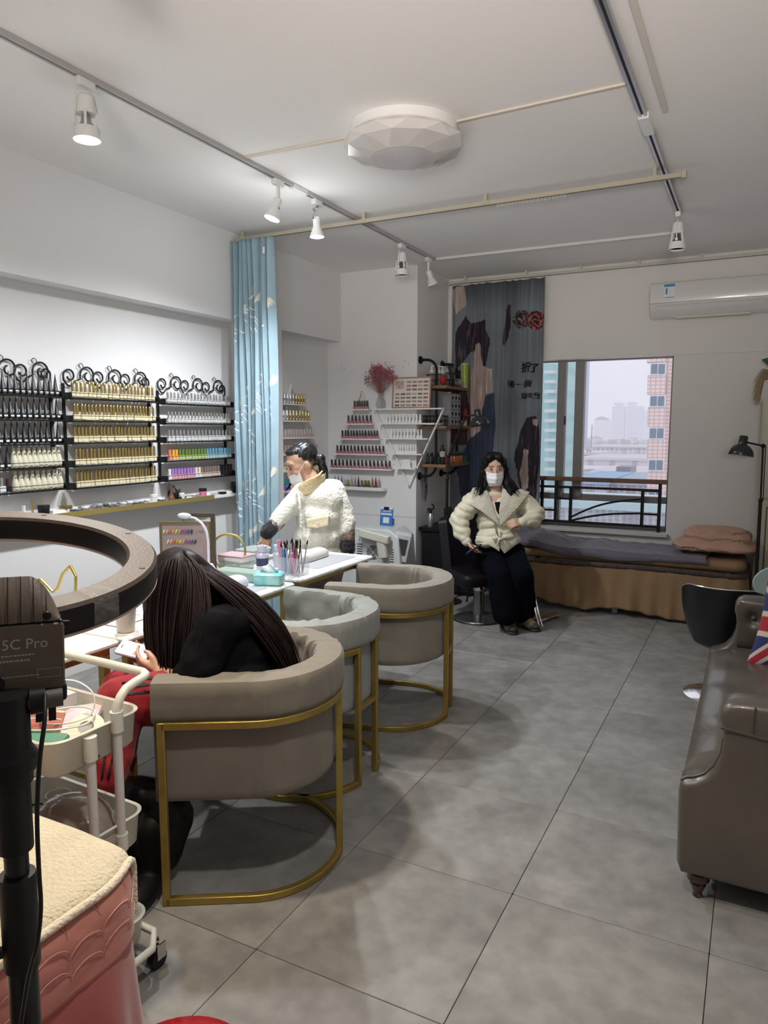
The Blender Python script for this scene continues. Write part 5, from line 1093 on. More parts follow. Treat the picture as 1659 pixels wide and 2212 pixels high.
# white pump bottles with navy label
for k, (x, y) in enumerate(((-2.40, 3.20), (-2.335, 3.265))):
    t = thing('pump_bottle', ['white dispenser bottle with navy label, left of the pair on the far table', 'plain white dispenser bottle, right of the pair on the far table'][k], 'bottle', (x, y, zT3-0.002))
    obj('body', MB().lathe([(0.030, 0), (0.033, 0.006), (0.033, 0.085), (0.022, 0.098), (0.0001, 0.10)], 22), mat('pearl_plastic', (0.62, 0.60, 0.74), 0.2), t)
    obj('pump_dish', MB().lathe([(0.024, 0.1005), (0.026, 0.112), (0.028, 0.135), (0.012, 0.128), (0.008, 0.142), (0.0001, 0.143)], 22), mat('frosted_cap', (0.70, 0.70, 0.80), 0.2, alpha=0.85), t)
    if k == 0: obj('navy_label', MB().lathe([(0.0334, 0.025), (0.0334, 0.068)], 22), mat('navy_label', (0.05, 0.05, 0.12), 0.4), t)
# clear boxes
CB = mat('clear_box_plastic', (0.62, 0.68, 0.64), 0.1, alpha=0.55, spec=0.7)
for k, (x, y, w, d, z, h, lab, m_) in enumerate(((-2.555, 3.17, 0.16, 0.12, 0, 0.045, 'clear lidded box with pale contents on the far table, under the white and pink box', CB), (-2.555, 3.17, 0.17, 0.125, 0.0455, 0.035, 'white box with pink paper lid stacked on the clear box', PAPER), (-2.60, 3.38, 0.12, 0.16, 0, 0.05, 'low clear box behind the pump bottles', CB), (-2.60, 3.38, 0.13, 0.17, 0.0505, 0.03, 'flat clear case stacked on the low clear box', CB))):
    t = thing('storage_box', lab, 'box', (x, y, zT3-0.002+z)); obj('box', MB().rbox((-w/2, -d/2, 0), (w/2, d/2, h*0.8), 0.01), m_, t); obj('lid', MB().rbox((-w/2-0.003, -d/2-0.003, h*0.8), (w/2+0.003, d/2+0.003, h), 0.01), m_ if k != 1 else mat('pink_paper', (0.62, 0.38, 0.42), 0.5), t)
for k, c in enumerate(((0.7, 0.5, 0.5), (0.55, 0.6, 0.5), (0.6, 0.6, 0.7))):
    o = obj('wrapped_supply', MB().rbox((-0.02, -0.04, 0), (0.02, 0.04, 0.02), 0.006), mat(f'supply_{k}', c, 0.5), loc=(-2.61+0.05*k, 3.50+0.01*k, zT3-0.0015)); tag(o, ['dusty pink wrapped supply behind the clear boxes', 'sage wrapped supply behind the clear boxes', 'pale blue wrapped supply behind the clear boxes'][k], 'packet')
sg = obj('sage_box', MB().rbox((-0.13, -0.05, 0), (0.13, 0.05, 0.05), 0.012), mat('sage_green_plastic', (0.32, 0.42, 0.35), 0.4), loc=(-2.40, 3.00, zT2), rot=(0, 0, 0.05)); tag(sg, 'sage green plastic box behind the lilac hand rest', 'box')
# tissue packet
tp = thing('tissue_pack', 'turquoise tissue packet with a tissue pulled up, on the middle table corner', 'tissue packet', (-2.19, 2.975, zT2), 0.35)
m = MB(); m.rbox((-0.075, -0.05, 0), (0.075, 0.05, 0.06), 0.02); obj('packet', m, mat('turquoise_wrap', (0.13, 0.58, 0.60), 0.3, noise=(22, 0.5, (0.45, 0.75, 0.72)), bump=(12, 0.4)), tp)
m = MB(); m.grid(lambda a, b: Vector((-0.05+0.1*a, 0.012*math.sin(a*9+b*4), 0.058+0.045*b*(1-1.6*abs(a-0.5)**1.5)+0.004*math.sin(a*14))), 14, 6, thick=0.001); obj('tissue', m, mat('tissue_white', (0.82, 0.82, 0.86), 0.9), tp, smooth=179)
# bent white desk lamp, gold ring mirror, framed nail chart on stand
dl = thing('desk_lamp', 'white desk lamp with swan-neck arm and pyramid foot on the middle table', 'lamp', (-2.52, 2.90, zT2))
LWH = mat('lamp_gloss_white', (0.76, 0.76, 0.84), 0.25)
m = MB(); vs = [(-0.05, -0.05, 0), (0.05, -0.05, 0), (0.05, 0.05, 0), (-0.05, 0.05, 0), (-0.015, -0.015, 0.09), (0.015, -0.015, 0.09), (0.015, 0.015, 0.09), (-0.015, 0.015, 0.09)]
m.add(vs, [(0,3,2,1),(4,5,6,7),(0,1,5,4),(1,2,6,5),(2,3,7,6),(3,0,4,7)]); obj('foot', m, LWH, dl, smooth=None, bevel=0.004)
m = MB(); m.tube([(0, 0, 0.088), (0, 0, 0.21), (-0.01, 0, 0.26), (-0.035, -0.005, 0.30), (-0.075, -0.01, 0.325), (-0.11, -0.015, 0.33)], 0.0065, 8); obj('swan_neck', m, LWH, dl)
m = MB(); ell(m, (-0.14, -0.02, 0.335), (0.045, 0.02, 0.016)); obj('lamp_head', m, LWH, dl)
def ring_mirror(label, loc, R, rz, tilt):
    t = thing('gold_ring_mirror', label, 'mirror', loc, rz); m = MB(); c, s_ = math.cos(tilt), math.sin(tilt)
    m.tube([(R*math.cos(a), R*math.sin(a)*s_, R*1.08+R*math.sin(a)*c) for a in lin(0, 2*PI, 37)[:-1]], 0.006, 8, closed=True); obj('ring', m, GLD2, t)
    obj('foot', MB().lathe([(0.045, 0), (0.045, 0.006), (0.006, 0.010), (0.005, R*0.08+0.004)], 16), GLD2, t)
    m = MB(); m.lathe([(0.0001, 0), (R*0.93, 0), (R*0.93, 0.003), (0.0001, 0.003)], 28, 0, Matrix.Translation((0, 0, R*1.08)) @ Matrix.Rotation(PI/2-tilt, 4, 'X')); return t
ring_mirror('thin gold ring stand beside the white desk lamp', (-2.57, 3.12, zT3-0.002), 0.095, 0.4, 0.1)
ns = thing('framed_nail_chart', 'bronze framed nail sample board hanging from a square arm above the middle table', 'sample board', (-2.70, 2.985, zT2), math.radians(27))
BRZ = mat('dark_bronze', (0.10, 0.075, 0.05), 0.35, 0.6); FRG = mat('antique_gold_frame', (0.22, 0.18, 0.08), 0.4, 0.5)
m = MB(); m.box((0.10, -0.012, 0), (0.122, 0.012, 0.335)).box((-0.06, -0.012, 0.315), (0.10, 0.012, 0.335)).box((0.02, -0.05, 0), (0.20, 0.06, 0.008)); obj('stand', m, BRZ, ns, smooth=None)
m = MB(); m.box((-0.18, -0.008, 0.03), (-0.168, 0.008, 0.29)).box((0.083, -0.008, 0.03), (0.095, 0.008, 0.29)).box((-0.168, -0.008, 0.278), (0.083, 0.008, 0.29)).box((-0.168, -0.008, 0.03), (0.083, 0.008, 0.042)).box((-0.05, -0.004, 0.29), (-0.044, 0.004, 0.315)); obj('frame', m, FRG, ns, smooth=None)
pb = obj('backing', MB().box((-0.168, -0.003, 0.042), (0.083, 0.004, 0.278)), mat('dusty_rose_card', (0.36, 0.28, 0.27), 0.8), ns, smooth=None)
tc_ = [(0.75, 0.6, 0.6), (0.6, 0.5, 0.2), (0.6, 0.15, 0.1), (0.7, 0.35, 0.05), (0.75, 0.6, 0.1), (0.35, 0.4, 0.3), (0.5, 0.05, 0.1), (0.25, 0.1, 0.3), (0.1, 0.08, 0.2), (0.05, 0.05, 0.06)]
for k in range(20):
    m = MB(); r_ = k//10; x = -0.155+0.0165*(k % 10)+0.0; z = 0.235-0.055*r_; ell(m, (x+0.02*r_, -0.006, z), (0.006, 0.004, 0.014), (0, 0.4, 0), 8); obj('sample_nail', m, mat(f'nail_{k % 10}', tc_[k % 10], 0.2), pb)
text_mesh('lettering', '148', 0.03, mat('gold_grey_ink', (0.22, 0.18, 0.12), 0.5), pb, frameM((0.015, -0.0034, 0.225), (1, 0, 0), (0, 0, 1)), 0.0003)
# things on the nearest table
CUPM = mat('oat_paper_cup', (0.66, 0.60, 0.52), 0.5, noise=(25, 0.1))
cp = thing('takeaway_cup', 'tall cream takeaway cup with clear lid on the table by the phone', 'cup', (-2.17, 2.005, zT2)); obj('cup', MB().lathe([(0.031, 0), (0.033, 0.003), (0.043, 0.115), (0.044, 0.118)], 22), CUPM, cp); obj('lid', MB().lathe([(0.0455, 0.1185), (0.0455, 0.128), (0.03, 0.135), (0.0001, 0.137)], 22), ACRYL, cp)
gs = thing('gold_loop_stand', 'gold looped wire stand on the table seen through the ring light', 'stand', (-2.55, 1.98, zT2)); m = MB()
m.tube([(-0.12, 0.0, 0.005), (-0.12, 0, 0.13), (-0.10, 0, 0.16), (-0.07, 0, 0.165), (-0.03, 0, 0.14), (0.0, 0, 0.12), (0.03, 0, 0.14), (0.06, 0, 0.20), (0.11, 0, 0.24)], 0.006, 8); m.box((-0.14, -0.03, 0), (0.10, 0.03, 0.006)); m.tube([(0.11, 0, 0.24), (0.14, 0, 0.20), (0.13, 0, 0.10), (0.10, 0, 0.004)], 0.006, 8); obj('loop', m, GLD2, gs)
m = MB(); ell(m, (0, 0, 0.02), (0.13, 0.10, 0.04)); o = fuse(m, 'folded_towel', PAPER, voxel=0.01, disp=lambda c, n: 0.006*vnoise(c, 25)); o.location = (-2.52, 1.72, zT1+0.022); tag(o, 'folded white towel on the nearest nail table', 'towel')
for k in range(3):
    o = obj('paper_sheet', MB().box((-0.09, -0.13, 0), (0.09, 0.13, 0.001)), mat(f'printed_sheet_{k}', (0.72, 0.72, 0.74), 0.6, noise=(70, 0.5, (0.35, 0.35, 0.4))), loc=(-2.33, 2.16+0.17*k, zT2+0.0012*k), rot=(0, 0, 0.2*k), smooth=None); tag(o, ['printed sheet beside the cream cup', 'printed sheet partly under the hair, centre of the table', 'printed sheet nearest the framed sample board'][k], 'paper')
# ---------------------------------------------------------------- leather sofa
LEA = mat('taupe_glossy_leather', (0.095, 0.080, 0.066), 0.33, spec=0.6, noise=(4, 0.18), bump=(9, 0.35), coat=0.15)
sf = thing('leather_sofa', 'taupe leather button-tufted sofa on turned dark feet along the right side', 'sofa', (0, 0, 0))
SY0, SY1 = 2.43, 4.13
def arm(y0, y1):
    pr = [(-0.150, 0.085), (-0.165, 0.12), (-0.170, 0.36), (-0.166, 0.392), (-0.150, 0.405), (-0.125, 0.412), (-0.095, 0.43), (-0.068, 0.465), (-0.052, 0.51), (-0.046, 0.56), (-0.052, 0.60), (-0.060, 0.625), (-0.058, 0.655), (-0.045, 0.678), (-0.02, 0.692), (0.05, 0.695), (0.30, 0.70), (0.55, 0.71), (0.62, 0.71), (0.66, 0.68), (0.66, 0.085)]
    m = MB(); n = len(pr); prof = [(0.0, 0.0), (0.012, 0.022), (0.03, 0.03)]
    ys = [(y0, 0.022), (y0+0.006, 0.008), (y0+0.022, 0.0), (y1-0.022, 0.0), (y1-0.006, 0.008), (y1, 0.022)]; vs = []; cx, cz = 0.28, 0.36
    for y, ins in ys:
        for k, (x, z) in enumerate(pr):
            a = Vector((pr[(k+1) % n][0]-pr[k-1][0], 0, pr[(k+1) % n][1]-pr[k-1][1])).normalized(); nx_ = Vector((-a.z, 0, a.x)); 
            if k in (0, n-1): nx_ = Vector((0, 0, 1)) if False else nx_
            q = Vector((x, y, z))-nx_*ins; vs.append(q)
    fs = [tuple(range(n)), tuple(reversed(range(5*n, 6*n)))]
    for i in range(5):
        for k in range(n): fs.append((i*n+k, (i+1)*n+k, (i+1)*n+(k+1) % n, i*n+(k+1) % n))
    m.add(vs, fs); return m
ar = obj('arm', arm(SY0, SY0+0.13), LEA, sf, smooth=50); af = obj('arm', arm(SY1-0.13, SY1), LEA, sf, smooth=50)
pipe = mat('leather_piping', (0.07, 0.06, 0.052), 0.35)
m = MB(); m.tube([(-0.055, SY0-0.002, 0.607), (0.1, SY0-0.002, 0.592), (0.66, SY0-0.002, 0.585)], 0.005, 6).tube([(0.038, SY0-0.001, 0.69), (0.035, SY0-0.003, 0.65), (0.035, SY0-0.002, 0.595)], 0.003, 6); obj('arm_piping', m, pipe, ar)
m = MB(); m.tube([(x, SY0+0.03, z+0.001) for x, z in [(-0.166, 0.395), (-0.150, 0.408), (-0.125, 0.415), (-0.095, 0.433), (-0.068, 0.468), (-0.052, 0.51), (-0.046, 0.56)]], 0.004, 6); obj('arm_piping', m, pipe, ar)
# seat and front rail
m = MB(); m.rbox((-0.155, SY0+0.131, 0.09), (0.60, SY1-0.131, 0.25), 0.03); obj('base', m, LEA, sf)
def seatf(a, b):
    x = -0.163+0.62*a; y = SY0+0.110+(SY1-SY0-0.220)*b; e = min(1, a*9)*min(1, (1-a)*9+0.3)
    z = 0.39+0.055*min(1, (a*7))**0.5*min(1, 0.25+b*14)*min(1, 0.25+(1-b)*14)+0.006*math.sin(b*PI)+0.006*vnoise((x*4, y*3, 0), 2.0)+0.005*math.sin(26*b+3*math.sin(7*a))*max(0, 1-abs(a-0.35)*2.2)
    return Vector((x-0.012*math.sin(PI*min(1, a*8))*0, y, z))
m = MB(); m.grid(seatf, 40, 90); n0 = 41
base = [Vector((-0.150+0.59*k/40, SY0+0.110, 0.25)) for k in range(41)]
m.add([seatf(k/40, 0) for k in range(41)]+base, [(k, 41+k, 42+k, k+1) for k in range(40)])
m.add([seatf(0, j/90) for j in range(91)]+[Vector((-0.172, seatf(0, j/90).y, 0.32)) for j in range(91)]+[Vector((-0.160, seatf(0, j/90).y, 0.25)) for j in range(91)], [(j, j+1, 91+j+1, 91+j) for j in range(90)]+[(91+j, 91+j+1, 182+j+1, 182+j) for j in range(90)])
obj('seat_cushion', m, LEA, sf, smooth=70)
m = MB(); m.rbox((0.46, SY0+0.131, 0.25), (0.66, SY1-0.131, 0.72), 0.05); obj('backrest', m, LEA, sf)
# inner tufting of the far arm with buttons
def tuft(a, b):
    x = -0.04+0.50*a; z = 0.44+0.25*b; d = 0.0
    for bx, bz in ((0.03, 0.60), (0.18, 0.60), (0.33, 0.60), (0.105, 0.50), (0.255, 0.50)): d = max(d, 0.028*math.exp(-((x-bx)**2+(z-bz)**2)/0.0012))
    return Vector((x, SY1-0.131-0.03*math.sin(PI*min(1, max(0, a*0.96+0.02)))**0.3*math.sin(PI*b)**0.4+d, z))
m = MB(); m.grid(tuft, 50, 30); obj('tufted_panel', m, LEA, af, smooth=80)
for bx, bz in ((0.03, 0.60), (0.18, 0.60), (0.33, 0.60), (0.105, 0.50), (0.255, 0.50)): m = MB(); ell(m, (bx, SY1-0.139, bz), (0.011, 0.007, 0.011), n=12); obj('tuft_button', m, LEA, af)
for x, y in ((-0.098, SY0+0.045), (-0.098, SY1-0.06), (0.58, SY0+0.05), (0.58, SY1-0.06)):
    obj('foot', MB().lathe([(0.012, 0.0005), (0.016, 0.004), (0.013, 0.012), (0.026, 0.045), (0.020, 0.052), (0.036, 0.062), (0.034, 0.072), (0.036, 0.086)], 20, 0, Matrix.Translation((x, y, 0))), mat('dark_mahogany', (0.05, 0.018, 0.014), 0.3, coat=0.3), sf)
# flag cushion
fc = thing('flag_cushion', 'square cushion printed with a red, white and blue crossed flag on the sofa', 'cushion', (0.245, 3.79, 0.595), 0)
fc.rotation_euler = (math.radians(-22), math.radians(6), math.radians(-12))
def flagc(s, t):
    x = s*2-1; y = t*2-1; R_, W_, B_ = (0.34, 0.012, 0.028), (0.56, 0.46, 0.38), (0.018, 0.022, 0.115)
    if abs(x) < 0.14 or abs(y) < 0.17: return R_
    if abs(x) < 0.24 or abs(y) < 0.29: return W_
    d = abs(abs(x)-abs(y))/1.41
    if d < 0.075: return R_
    if d < 0.17: return W_
    return B_
m = MB(); NU = 100
def cush(a, b, sg):
    x = a*2-1; y = b*2-1; k = max(0, 1-x**4)*max(0, 1-y**4); pinch = 1-0.07*(1-abs(x)**2)*(abs(y) > 0.0)*abs(y)**3; pin2 = 1-0.07*(1-abs(y)**2)*abs(x)**3
    return Vector((0.21*x*pin2, sg*(0.065*k**0.6+0.003), 0.21*y*pinch))
m.grid(lambda a, b: cush(a, b, -1), NU, NU); m.grid(lambda a, b: cush(1-a, b, 1), NU, NU); me = m.mesh('cover', vcol_mat('flag_print', 0.85), 179)
set_vcol(me, lambda i: flagc((i % 10201 % 101)/100, (i % 10201//101)/100)); link('cover', me, fc)
# ---------------------------------------------------------------- black bucket bar stool, mint chair
bs = thing('bar_stool', 'black glossy bucket stool with chrome foot behind the sofa', 'stool', (-0.115, 4.50, 0), math.radians(-8))
m = MB()
def bucket(a, b):
    th = math.radians(-195+210*a); R0 = 0.225-0.07*(1-b)**2; z = 0.325+0.345*b*(0.55+0.45*min(1, max(0, 1.15*math.sin(max(0, min(PI, PI*(a*1.0))))**0.6))); return Vector((R0*1.05*math.cos(th), R0*math.sin(th), z))
BLG = mat('black_gloss_leatherette', (0.005, 0.006, 0.008), 0.4)
m.grid(bucket, 48, 14, thick=0.03); obj('bucket_back', m, BLG, bs, smooth=60)
m = MB(); m.lathe([(0.0001, 0.30), (0.12, 0.302), (0.165, 0.33), (0.18, 0.39), (0.17, 0.42), (0.0001, 0.43)], 36); obj('seat', m, BLG, bs)
m = MB(); m.tube([bucket(a, 1.0)+Vector((0, 0, 0.004)) for a in lin(0, 1, 40)], 0.0035, 6); obj('chrome_trim', m, CHROME, bs)
obj('column', MB().lathe([(0.03, 0.03), (0.026, 0.12), (0.018, 0.13), (0.018, 0.30)], 20), CHROME, bs)
obj('chrome_foot', MB().lathe([(0.20, 0.0005), (0.202, 0.008), (0.17, 0.018), (0.05, 0.032), (0.0001, 0.034)], 40), CHROME, bs)
mc = thing('mint_chair', 'pale mint moulded chair back showing at the right edge behind the sofa', 'chair', (0.22, 4.80, 0), 0)
MNT = mat('mint_plastic', (0.42, 0.55, 0.50), 0.35)
m = MB(); m.grid(lambda a, b: Vector((0.21*math.cos(PI+PI*a)*(0.75+0.25*b), -0.16-0.05*math.sin(PI*a)*0.9, 0.46+0.27*b*(0.6+0.4*math.sin(PI*a)))), 30, 14, thick=0.012); 
vs = MB(); vs.lathe([(0.0001, 0), (0.19, 0.002), (0.205, 0.008), (0.20, 0.014), (0.0001, 0.012)], 40, 0, Matrix.Translation((0.0, -0.13, 0.655)) @ Matrix.Rotation(PI/2+0.12, 4, 'X') @ Matrix.Scale(0.62, 4, (0, 1, 0))); obj('chair_back', vs, MNT, mc)
obj('chair_seat', MB().rbox((-0.2, -0.14, 0.44), (0.2, 0.25, 0.46), 0.08), MNT, mc); m = MB(); m.box((-0.03, -0.15, 0.45), (0.03, -0.13, 0.60)); obj('back_support', m, MNT, mc)
for sx in (-1, 1):
    for sy in (-0.10, 0.2): obj('leg', MB().cyl((sx*0.15, sy, 0.44), (sx*0.19, sy*1.15, 0.001), 0.012, n=8), CHROME, mc)
# ---------------------------------------------------------------- cream cabinet, plant, lamps on stands
cc = thing('cream_cabinet', 'tall cream panelled cabinet at the right end of the window wall', 'cabinet', (0.30, 6.62, 0)); CRM = mat('cream_lacquer', (0.46, 0.43, 0.33), 0.4)
obj('carcass', MB().box((-0.283, -0.16, 0.0005), (0.30, 0.21, 1.77)), CRM, cc, smooth=None, bevel=0.004)
for z0, z1 in ((0.05, 0.98), (1.00, 1.74)): d = obj('door', MB().box((-0.27, -0.176, z0), (0.29, -0.1605, z1)), CRM, cc, smooth=None, bevel=0.003); obj('door_moulding', MB().box((-0.215, -0.179, z0+0.28), (0.2, -0.1765, z1-0.05)), mat('brown_line', (0.10, 0.07, 0.04), 0.5), d, smooth=None); obj('door_field', MB().box((-0.205, -0.181, z0+0.29), (0.19, -0.1795, z1-0.06)), CRM, d, smooth=None)
pl = thing('pampas_arrangement', 'faux green leaves with drooping beige pampas on the cream cabinet', 'plant', (0.16, 6.55, 1.7705))
obj('vase', MB().lathe([(0.05, 0), (0.07, 0.05), (0.05, 0.16), (0.04, 0.18)], 18), PAPER, pl)
LF = mat('green_leaf', (0.04, 0.13, 0.035), 0.45); PM = mat('beige_pampas', (0.38, 0.28, 0.16), 0.9)
for k, (dx, dz, L) in enumerate(((-0.17, 0.24, 0.16), (-0.05, 0.32, 0.2), (0.08, 0.28, 0.2), (0.15, 0.2, 0.18))):
    m = MB(); b0 = Vector((0, 0, 0.17)); tip = Vector((dx, -0.05, 0.17+dz*0.6))
    m.grid(lambda a, b: b0.lerp(tip, b)+Vector((0, 0, 0.05*math.sin(PI*b)))+Vector((-(dz), 0, dx)).normalized()*0.045*(a-0.5)*2*math.sin(PI*min(1, b*0.92+0.08))+Vector((0, 0.012*abs(a-0.5), 0)), 4, 10, thick=0.001); obj('leaf', m, LF, pl, smooth=60)
m = MB(); rnd = random.Random(2)
for k in range(180):
    a = Vector((-0.02, -0.03, 0.2)); q = a+Vector((-0.14-0.05*rnd.random(), -0.04+0.05*rnd.random(), -0.03-0.20*rnd.random())); mid = a.lerp(q, 0.5)+Vector((-0.05, 0, 0.06)); m.tube([a, mid, q, q+Vector((rnd.uniform(-0.02, 0.02), 0, -0.02))], 0.0012, 3)
o = obj('pampas_plume', m, PM, pl, smooth=None); o['kind'] = 'stuff'
def gooseneck(label, base, segs, head_c, head_dir, R, extras=None):
    t = thing('floor_lamp', label, 'floor lamp', base); O = Vector(base)
    m = MB(); m.lathe([(0.14, 0.0005), (0.142, 0.012), (0.03, 0.022), (0.014, 0.04)], 30); obj('base', m, BLACK, t)
    pts = [Vector((0, 0, 0.03))]+[Vector(p)-O for p in segs]
    for i in range(len(pts)-1): m = MB(); r = 0.013 if i == 0 else 0.007; m.cyl(pts[i], pts[i+1], r, n=10); (m.cyl(pts[i]+Vector((0.016, 0, 0)), pts[i+1]+Vector((0.016, 0, 0)), 0.004, n=6) if i > 0 else None); obj('pole' if i == 0 else 'arm', m, BLACK, t)
    for p in pts[1:]: m = MB(); m.ball(p, 0.017, 10); obj('joint', m, BLACK, t)
    hc = Vector(head_c)-O; d = Vector(head_dir).normalized(); M = Matrix.Translation(hc) @ (-d).to_track_quat('Z', 'Y').to_matrix().to_4x4()
    m = MB(); m.lathe([(R*0.98, 0), (R, 0.004), (R*0.92, R*0.45), (R*0.60, R*0.80), (R*0.36, R*0.92), (R*0.34, R*1.55), (R*0.26, R*1.62), (0.0001, R*1.62)], 28, 0, M); h_ = obj('lamp_shade', m, mat('lamp_black_gloss', (0.015, 0.015, 0.017), 0.22, coat=0.4), t, smooth=50)
    m = MB(); m.lathe([(0.0001, 0.012), (R*0.94, 0.006)], 24, 0, M); obj('shade_inner', m, mat('shade_inner_white', (0.5, 0.5, 0.5), 0.4), h_)
    m = MB(); m.cyl(pts[-1], hc-d*R*1.1, 0.008, n=8); obj('bracket', m, BLACK, t); return t
gooseneck('black arm lamp on a tall pole in front of the black counter', (-2.41, 5.90, 0), [(-2.41, 5.90, 1.10), (-2.40, 5.90, 1.30), (-2.26, 5.92, 1.645)], (-2.125, 5.93, 1.57), (0.22, 0.0, -1), 0.085)
gooseneck('black arm lamp on a tall pole by the cream cabinet', (0.045, 5.98, 0), [(0.04, 5.98, 1.02), (0.035, 5.98, 1.42), (-0.085, 5.98, 1.447)], (-0.112, 5.98, 1.345), (-0.12, -0.1, -1), 0.092)
# ---------------------------------------------------------------- massage bed by the window
mb_ = thing('massage_bed', 'massage bed with tan pleated skirt and dark lace band under the window', 'bed', (0, 0, 0))
TAN = mat('tan_satin', (0.27, 0.165, 0.080), 0.65, noise=(5, 0.15), bump=(8, 0.4)); LACE = mat('dark_brown_lace', (0.035, 0.022, 0.02), 0.7, noise=(60, 0.5, (0.09, 0.06, 0.05)))
BX0, BX1, BY0, BY1 = -1.95, -0.03, 6.13, 6.70
def around(s, out=0.0):
    """front edge then right end, rounded corner"""
    Lf = BX1-BX0-0.08; Ls = BY1-BY0-0.08; L = Lf+0.1257+Ls; d = s*L
    if d < Lf: return Vector((BX0+d, BY0-out, 0)), Vector((0, -1, 0))
    if d < Lf+0.1257: a = (d-Lf)/0.1257*PI/2; n = Vector((math.sin(a), -math.cos(a), 0)); return Vector((BX1-0.08, BY0+0.08, 0))+n*(0.08+out), n
    return Vector((BX1+out, BY0+0.08+(d-Lf-0.1257), 0)), Vector((1, 0, 0))
def skirt(a, b):
    p, n = around(a, 0.0); f = 0.016*b*math.sin(2*PI*17*a+2*math.sin(9*a))+0.012*b*math.sin(2*PI*7*a+1); p = p+n*(f+0.012+0.03*b); zb = 0.045+0.02*math.sin(a*19)+(0.05 if False else 0)*1
    zb += 0.09*max(0, 0.30-a)*2
    return Vector((p.x, p.y, 0.425+(zb-0.425)*b+0.003*math.sin(60*a)))
m = MB(); m.grid(skirt, 300, 24, thick=0.002); obj('pleated_skirt', m, TAN, mb_, smooth=179)
m = MB(); m.grid(lambda a, b: around(a)[0]+around(a)[1]*(0.017+0.006*math.sin(b*PI))+Vector((0, 0, 0.39+0.045*b-0.006*math.sin(3*a*PI))), 160, 4, thick=0.002); obj('lace_band', m, LACE, mb_, smooth=179)
m = MB(); m.rbox((BX0, BY0, 0.43), (BX1, BY1, 0.52), 0.08, seg=6); obj('mattress', m, TAN, mb_, smooth=50, bevel=0.015)
for x in (-1.8, -1.0, -0.15):
    for y in (6.22, 6.70): obj('leg', MB().box((x-0.02, y-0.02, 0.0005), (x+0.02, y+0.02, 0.43)), WHITE if y < 6.5 else BLACK, mb_, smooth=None)
m = MB(); m.box((-1.8, 6.21, 0.06), (-0.15, 6.23, 0.08)); obj('stretcher', m, WHITE, mb_, smooth=None)
sh = thing('purple_sheet', 'crumpled grey purple sheet spread over the massage bed', 'sheet', (0, 0, 0))
def sheet(a, b):
    x = -1.92+1.62*a; hump = 0.10*math.exp(-((x+1.72)/0.20)**2)+0.035*math.exp(-((x+1.20)/0.10)**2)
    if b < 0.75: y = BY1+0.01-(BY1-BY0+0.025)*(b/0.75); z = 0.527+hump*(0.5+0.5*math.sin(PI*min(1, b/0.75)))
    else: k = (b-0.75)/0.25; y = BY0-0.016-0.022*math.sin(PI*k)*0.5; z = 0.527+hump*0.5-(0.055+0.015*math.sin(x*4))*k
    w_ = 0.016*vnoise((x*5, y*7, 0.3), 1.0)+0.011*abs(vnoise((x*11+y*9, y*6, 1.1), 1.0))-0.006*abs(math.sin(x*17+y*13+3*vnoise((x*3, y*3, 5), 1)))**6+0.006*math.sin(22*x+8*y)*math.exp(-((x+1.15)/0.3)**2)
    return Vector((x+0.015*math.sin(b*7), y+(w_ if b > 0.75 else 0), z+(abs(w_)+0.003 if b < 0.8 else 0)))
PURP = mat('grey_purple_cotton', (0.145, 0.13, 0.165), 0.85, sheen=0.15, noise=(7, 0.15), bump=(25, 0.15))
m = MB(); m.grid(sheet, 170, 60, thick=0.003); obj('cloth', m, PURP, sh, smooth=179)
qs = MB(); qs.rbox((-0.57, 6.20, 0.565), (0.015, 6.70, 0.635), 0.10); qs.rbox((-0.50, 6.24, 0.625), (0.0, 6.70, 0.715), 0.12); ell(qs, (-0.26, 6.46, 0.705), (0.25, 0.20, 0.055)); ell(qs, (-0.50, 6.42, 0.60), (0.10, 0.20, 0.035)); ell(qs, (-0.03, 6.42, 0.60), (0.075, 0.22, 0.04))
def qd(c, n):
    fr = max(0, -n.y); return 0.010*vnoise(c, 8)+0.007*vnoise((c.x*3+c.z*3, c.y*2, c.z*8), 4)-0.016*fr*(abs(math.sin((c.z-0.565)*42+2.5*c.x+1.5*vnoise(c, 6))) < 0.30)-0.005*abs(vnoise((c.x*8, c.y*5, c.z*20), 1.5))
o = fuse(qs, 'folded_quilt', mat('peach_tan_cotton', (0.47, 0.28, 0.205), 0.8, bump=(14, 0.5)), voxel=0.010, smooth=6, disp=qd); tag(o, 'puffy peach tan quilt folded at the right end of the massage bed', 'quilt')
# ---------------------------------------------------------------- hydraulic barber chair
bch = thing('barber_chair', 'black hydraulic barber chair with chrome round foot under the seated person', 'chair', (-1.95, 5.485, 0), math.radians(48))
obj('foot_plate', MB().lathe([(0.20, 0.0005), (0.205, 0.006), (0.20, 0.016), (0.12, 0.032), (0.06, 0.045), (0.0001, 0.046)], 44), mat('brushed_steel_dark', (0.35, 0.36, 0.37), 0.25, 0.95), bch)
obj('rubber_rim', MB().lathe([(0.2055, 0.0004), (0.214, 0.004), (0.2055, 0.012)], 44), BLKPL, bch)
obj('column', MB().lathe([(0.048, 0.046), (0.045, 0.10), (0.043, 0.24), (0.030, 0.25), (0.030, 0.31)], 24), mat('column_steel', (0.25, 0.26, 0.26), 0.3, 0.9), bch)
obj('collar', MB().lathe([(0.046, 0.24), (0.050, 0.25), (0.050, 0.29), (0.044, 0.30)], 24), CHROME, bch)
obj('pedal', MB().tube([(-0.04, 0, 0.28), (-0.10, -0.04, 0.27), (-0.13, -0.04, 0.18)], 0.007, 6).ball((-0.13, -0.04, 0.17), 0.012, 8), BLACK, bch)
BL2 = mat('black_soft_leather', (0.005, 0.004, 0.006), 0.45, spec=0.22, bump=(10, 0.3))
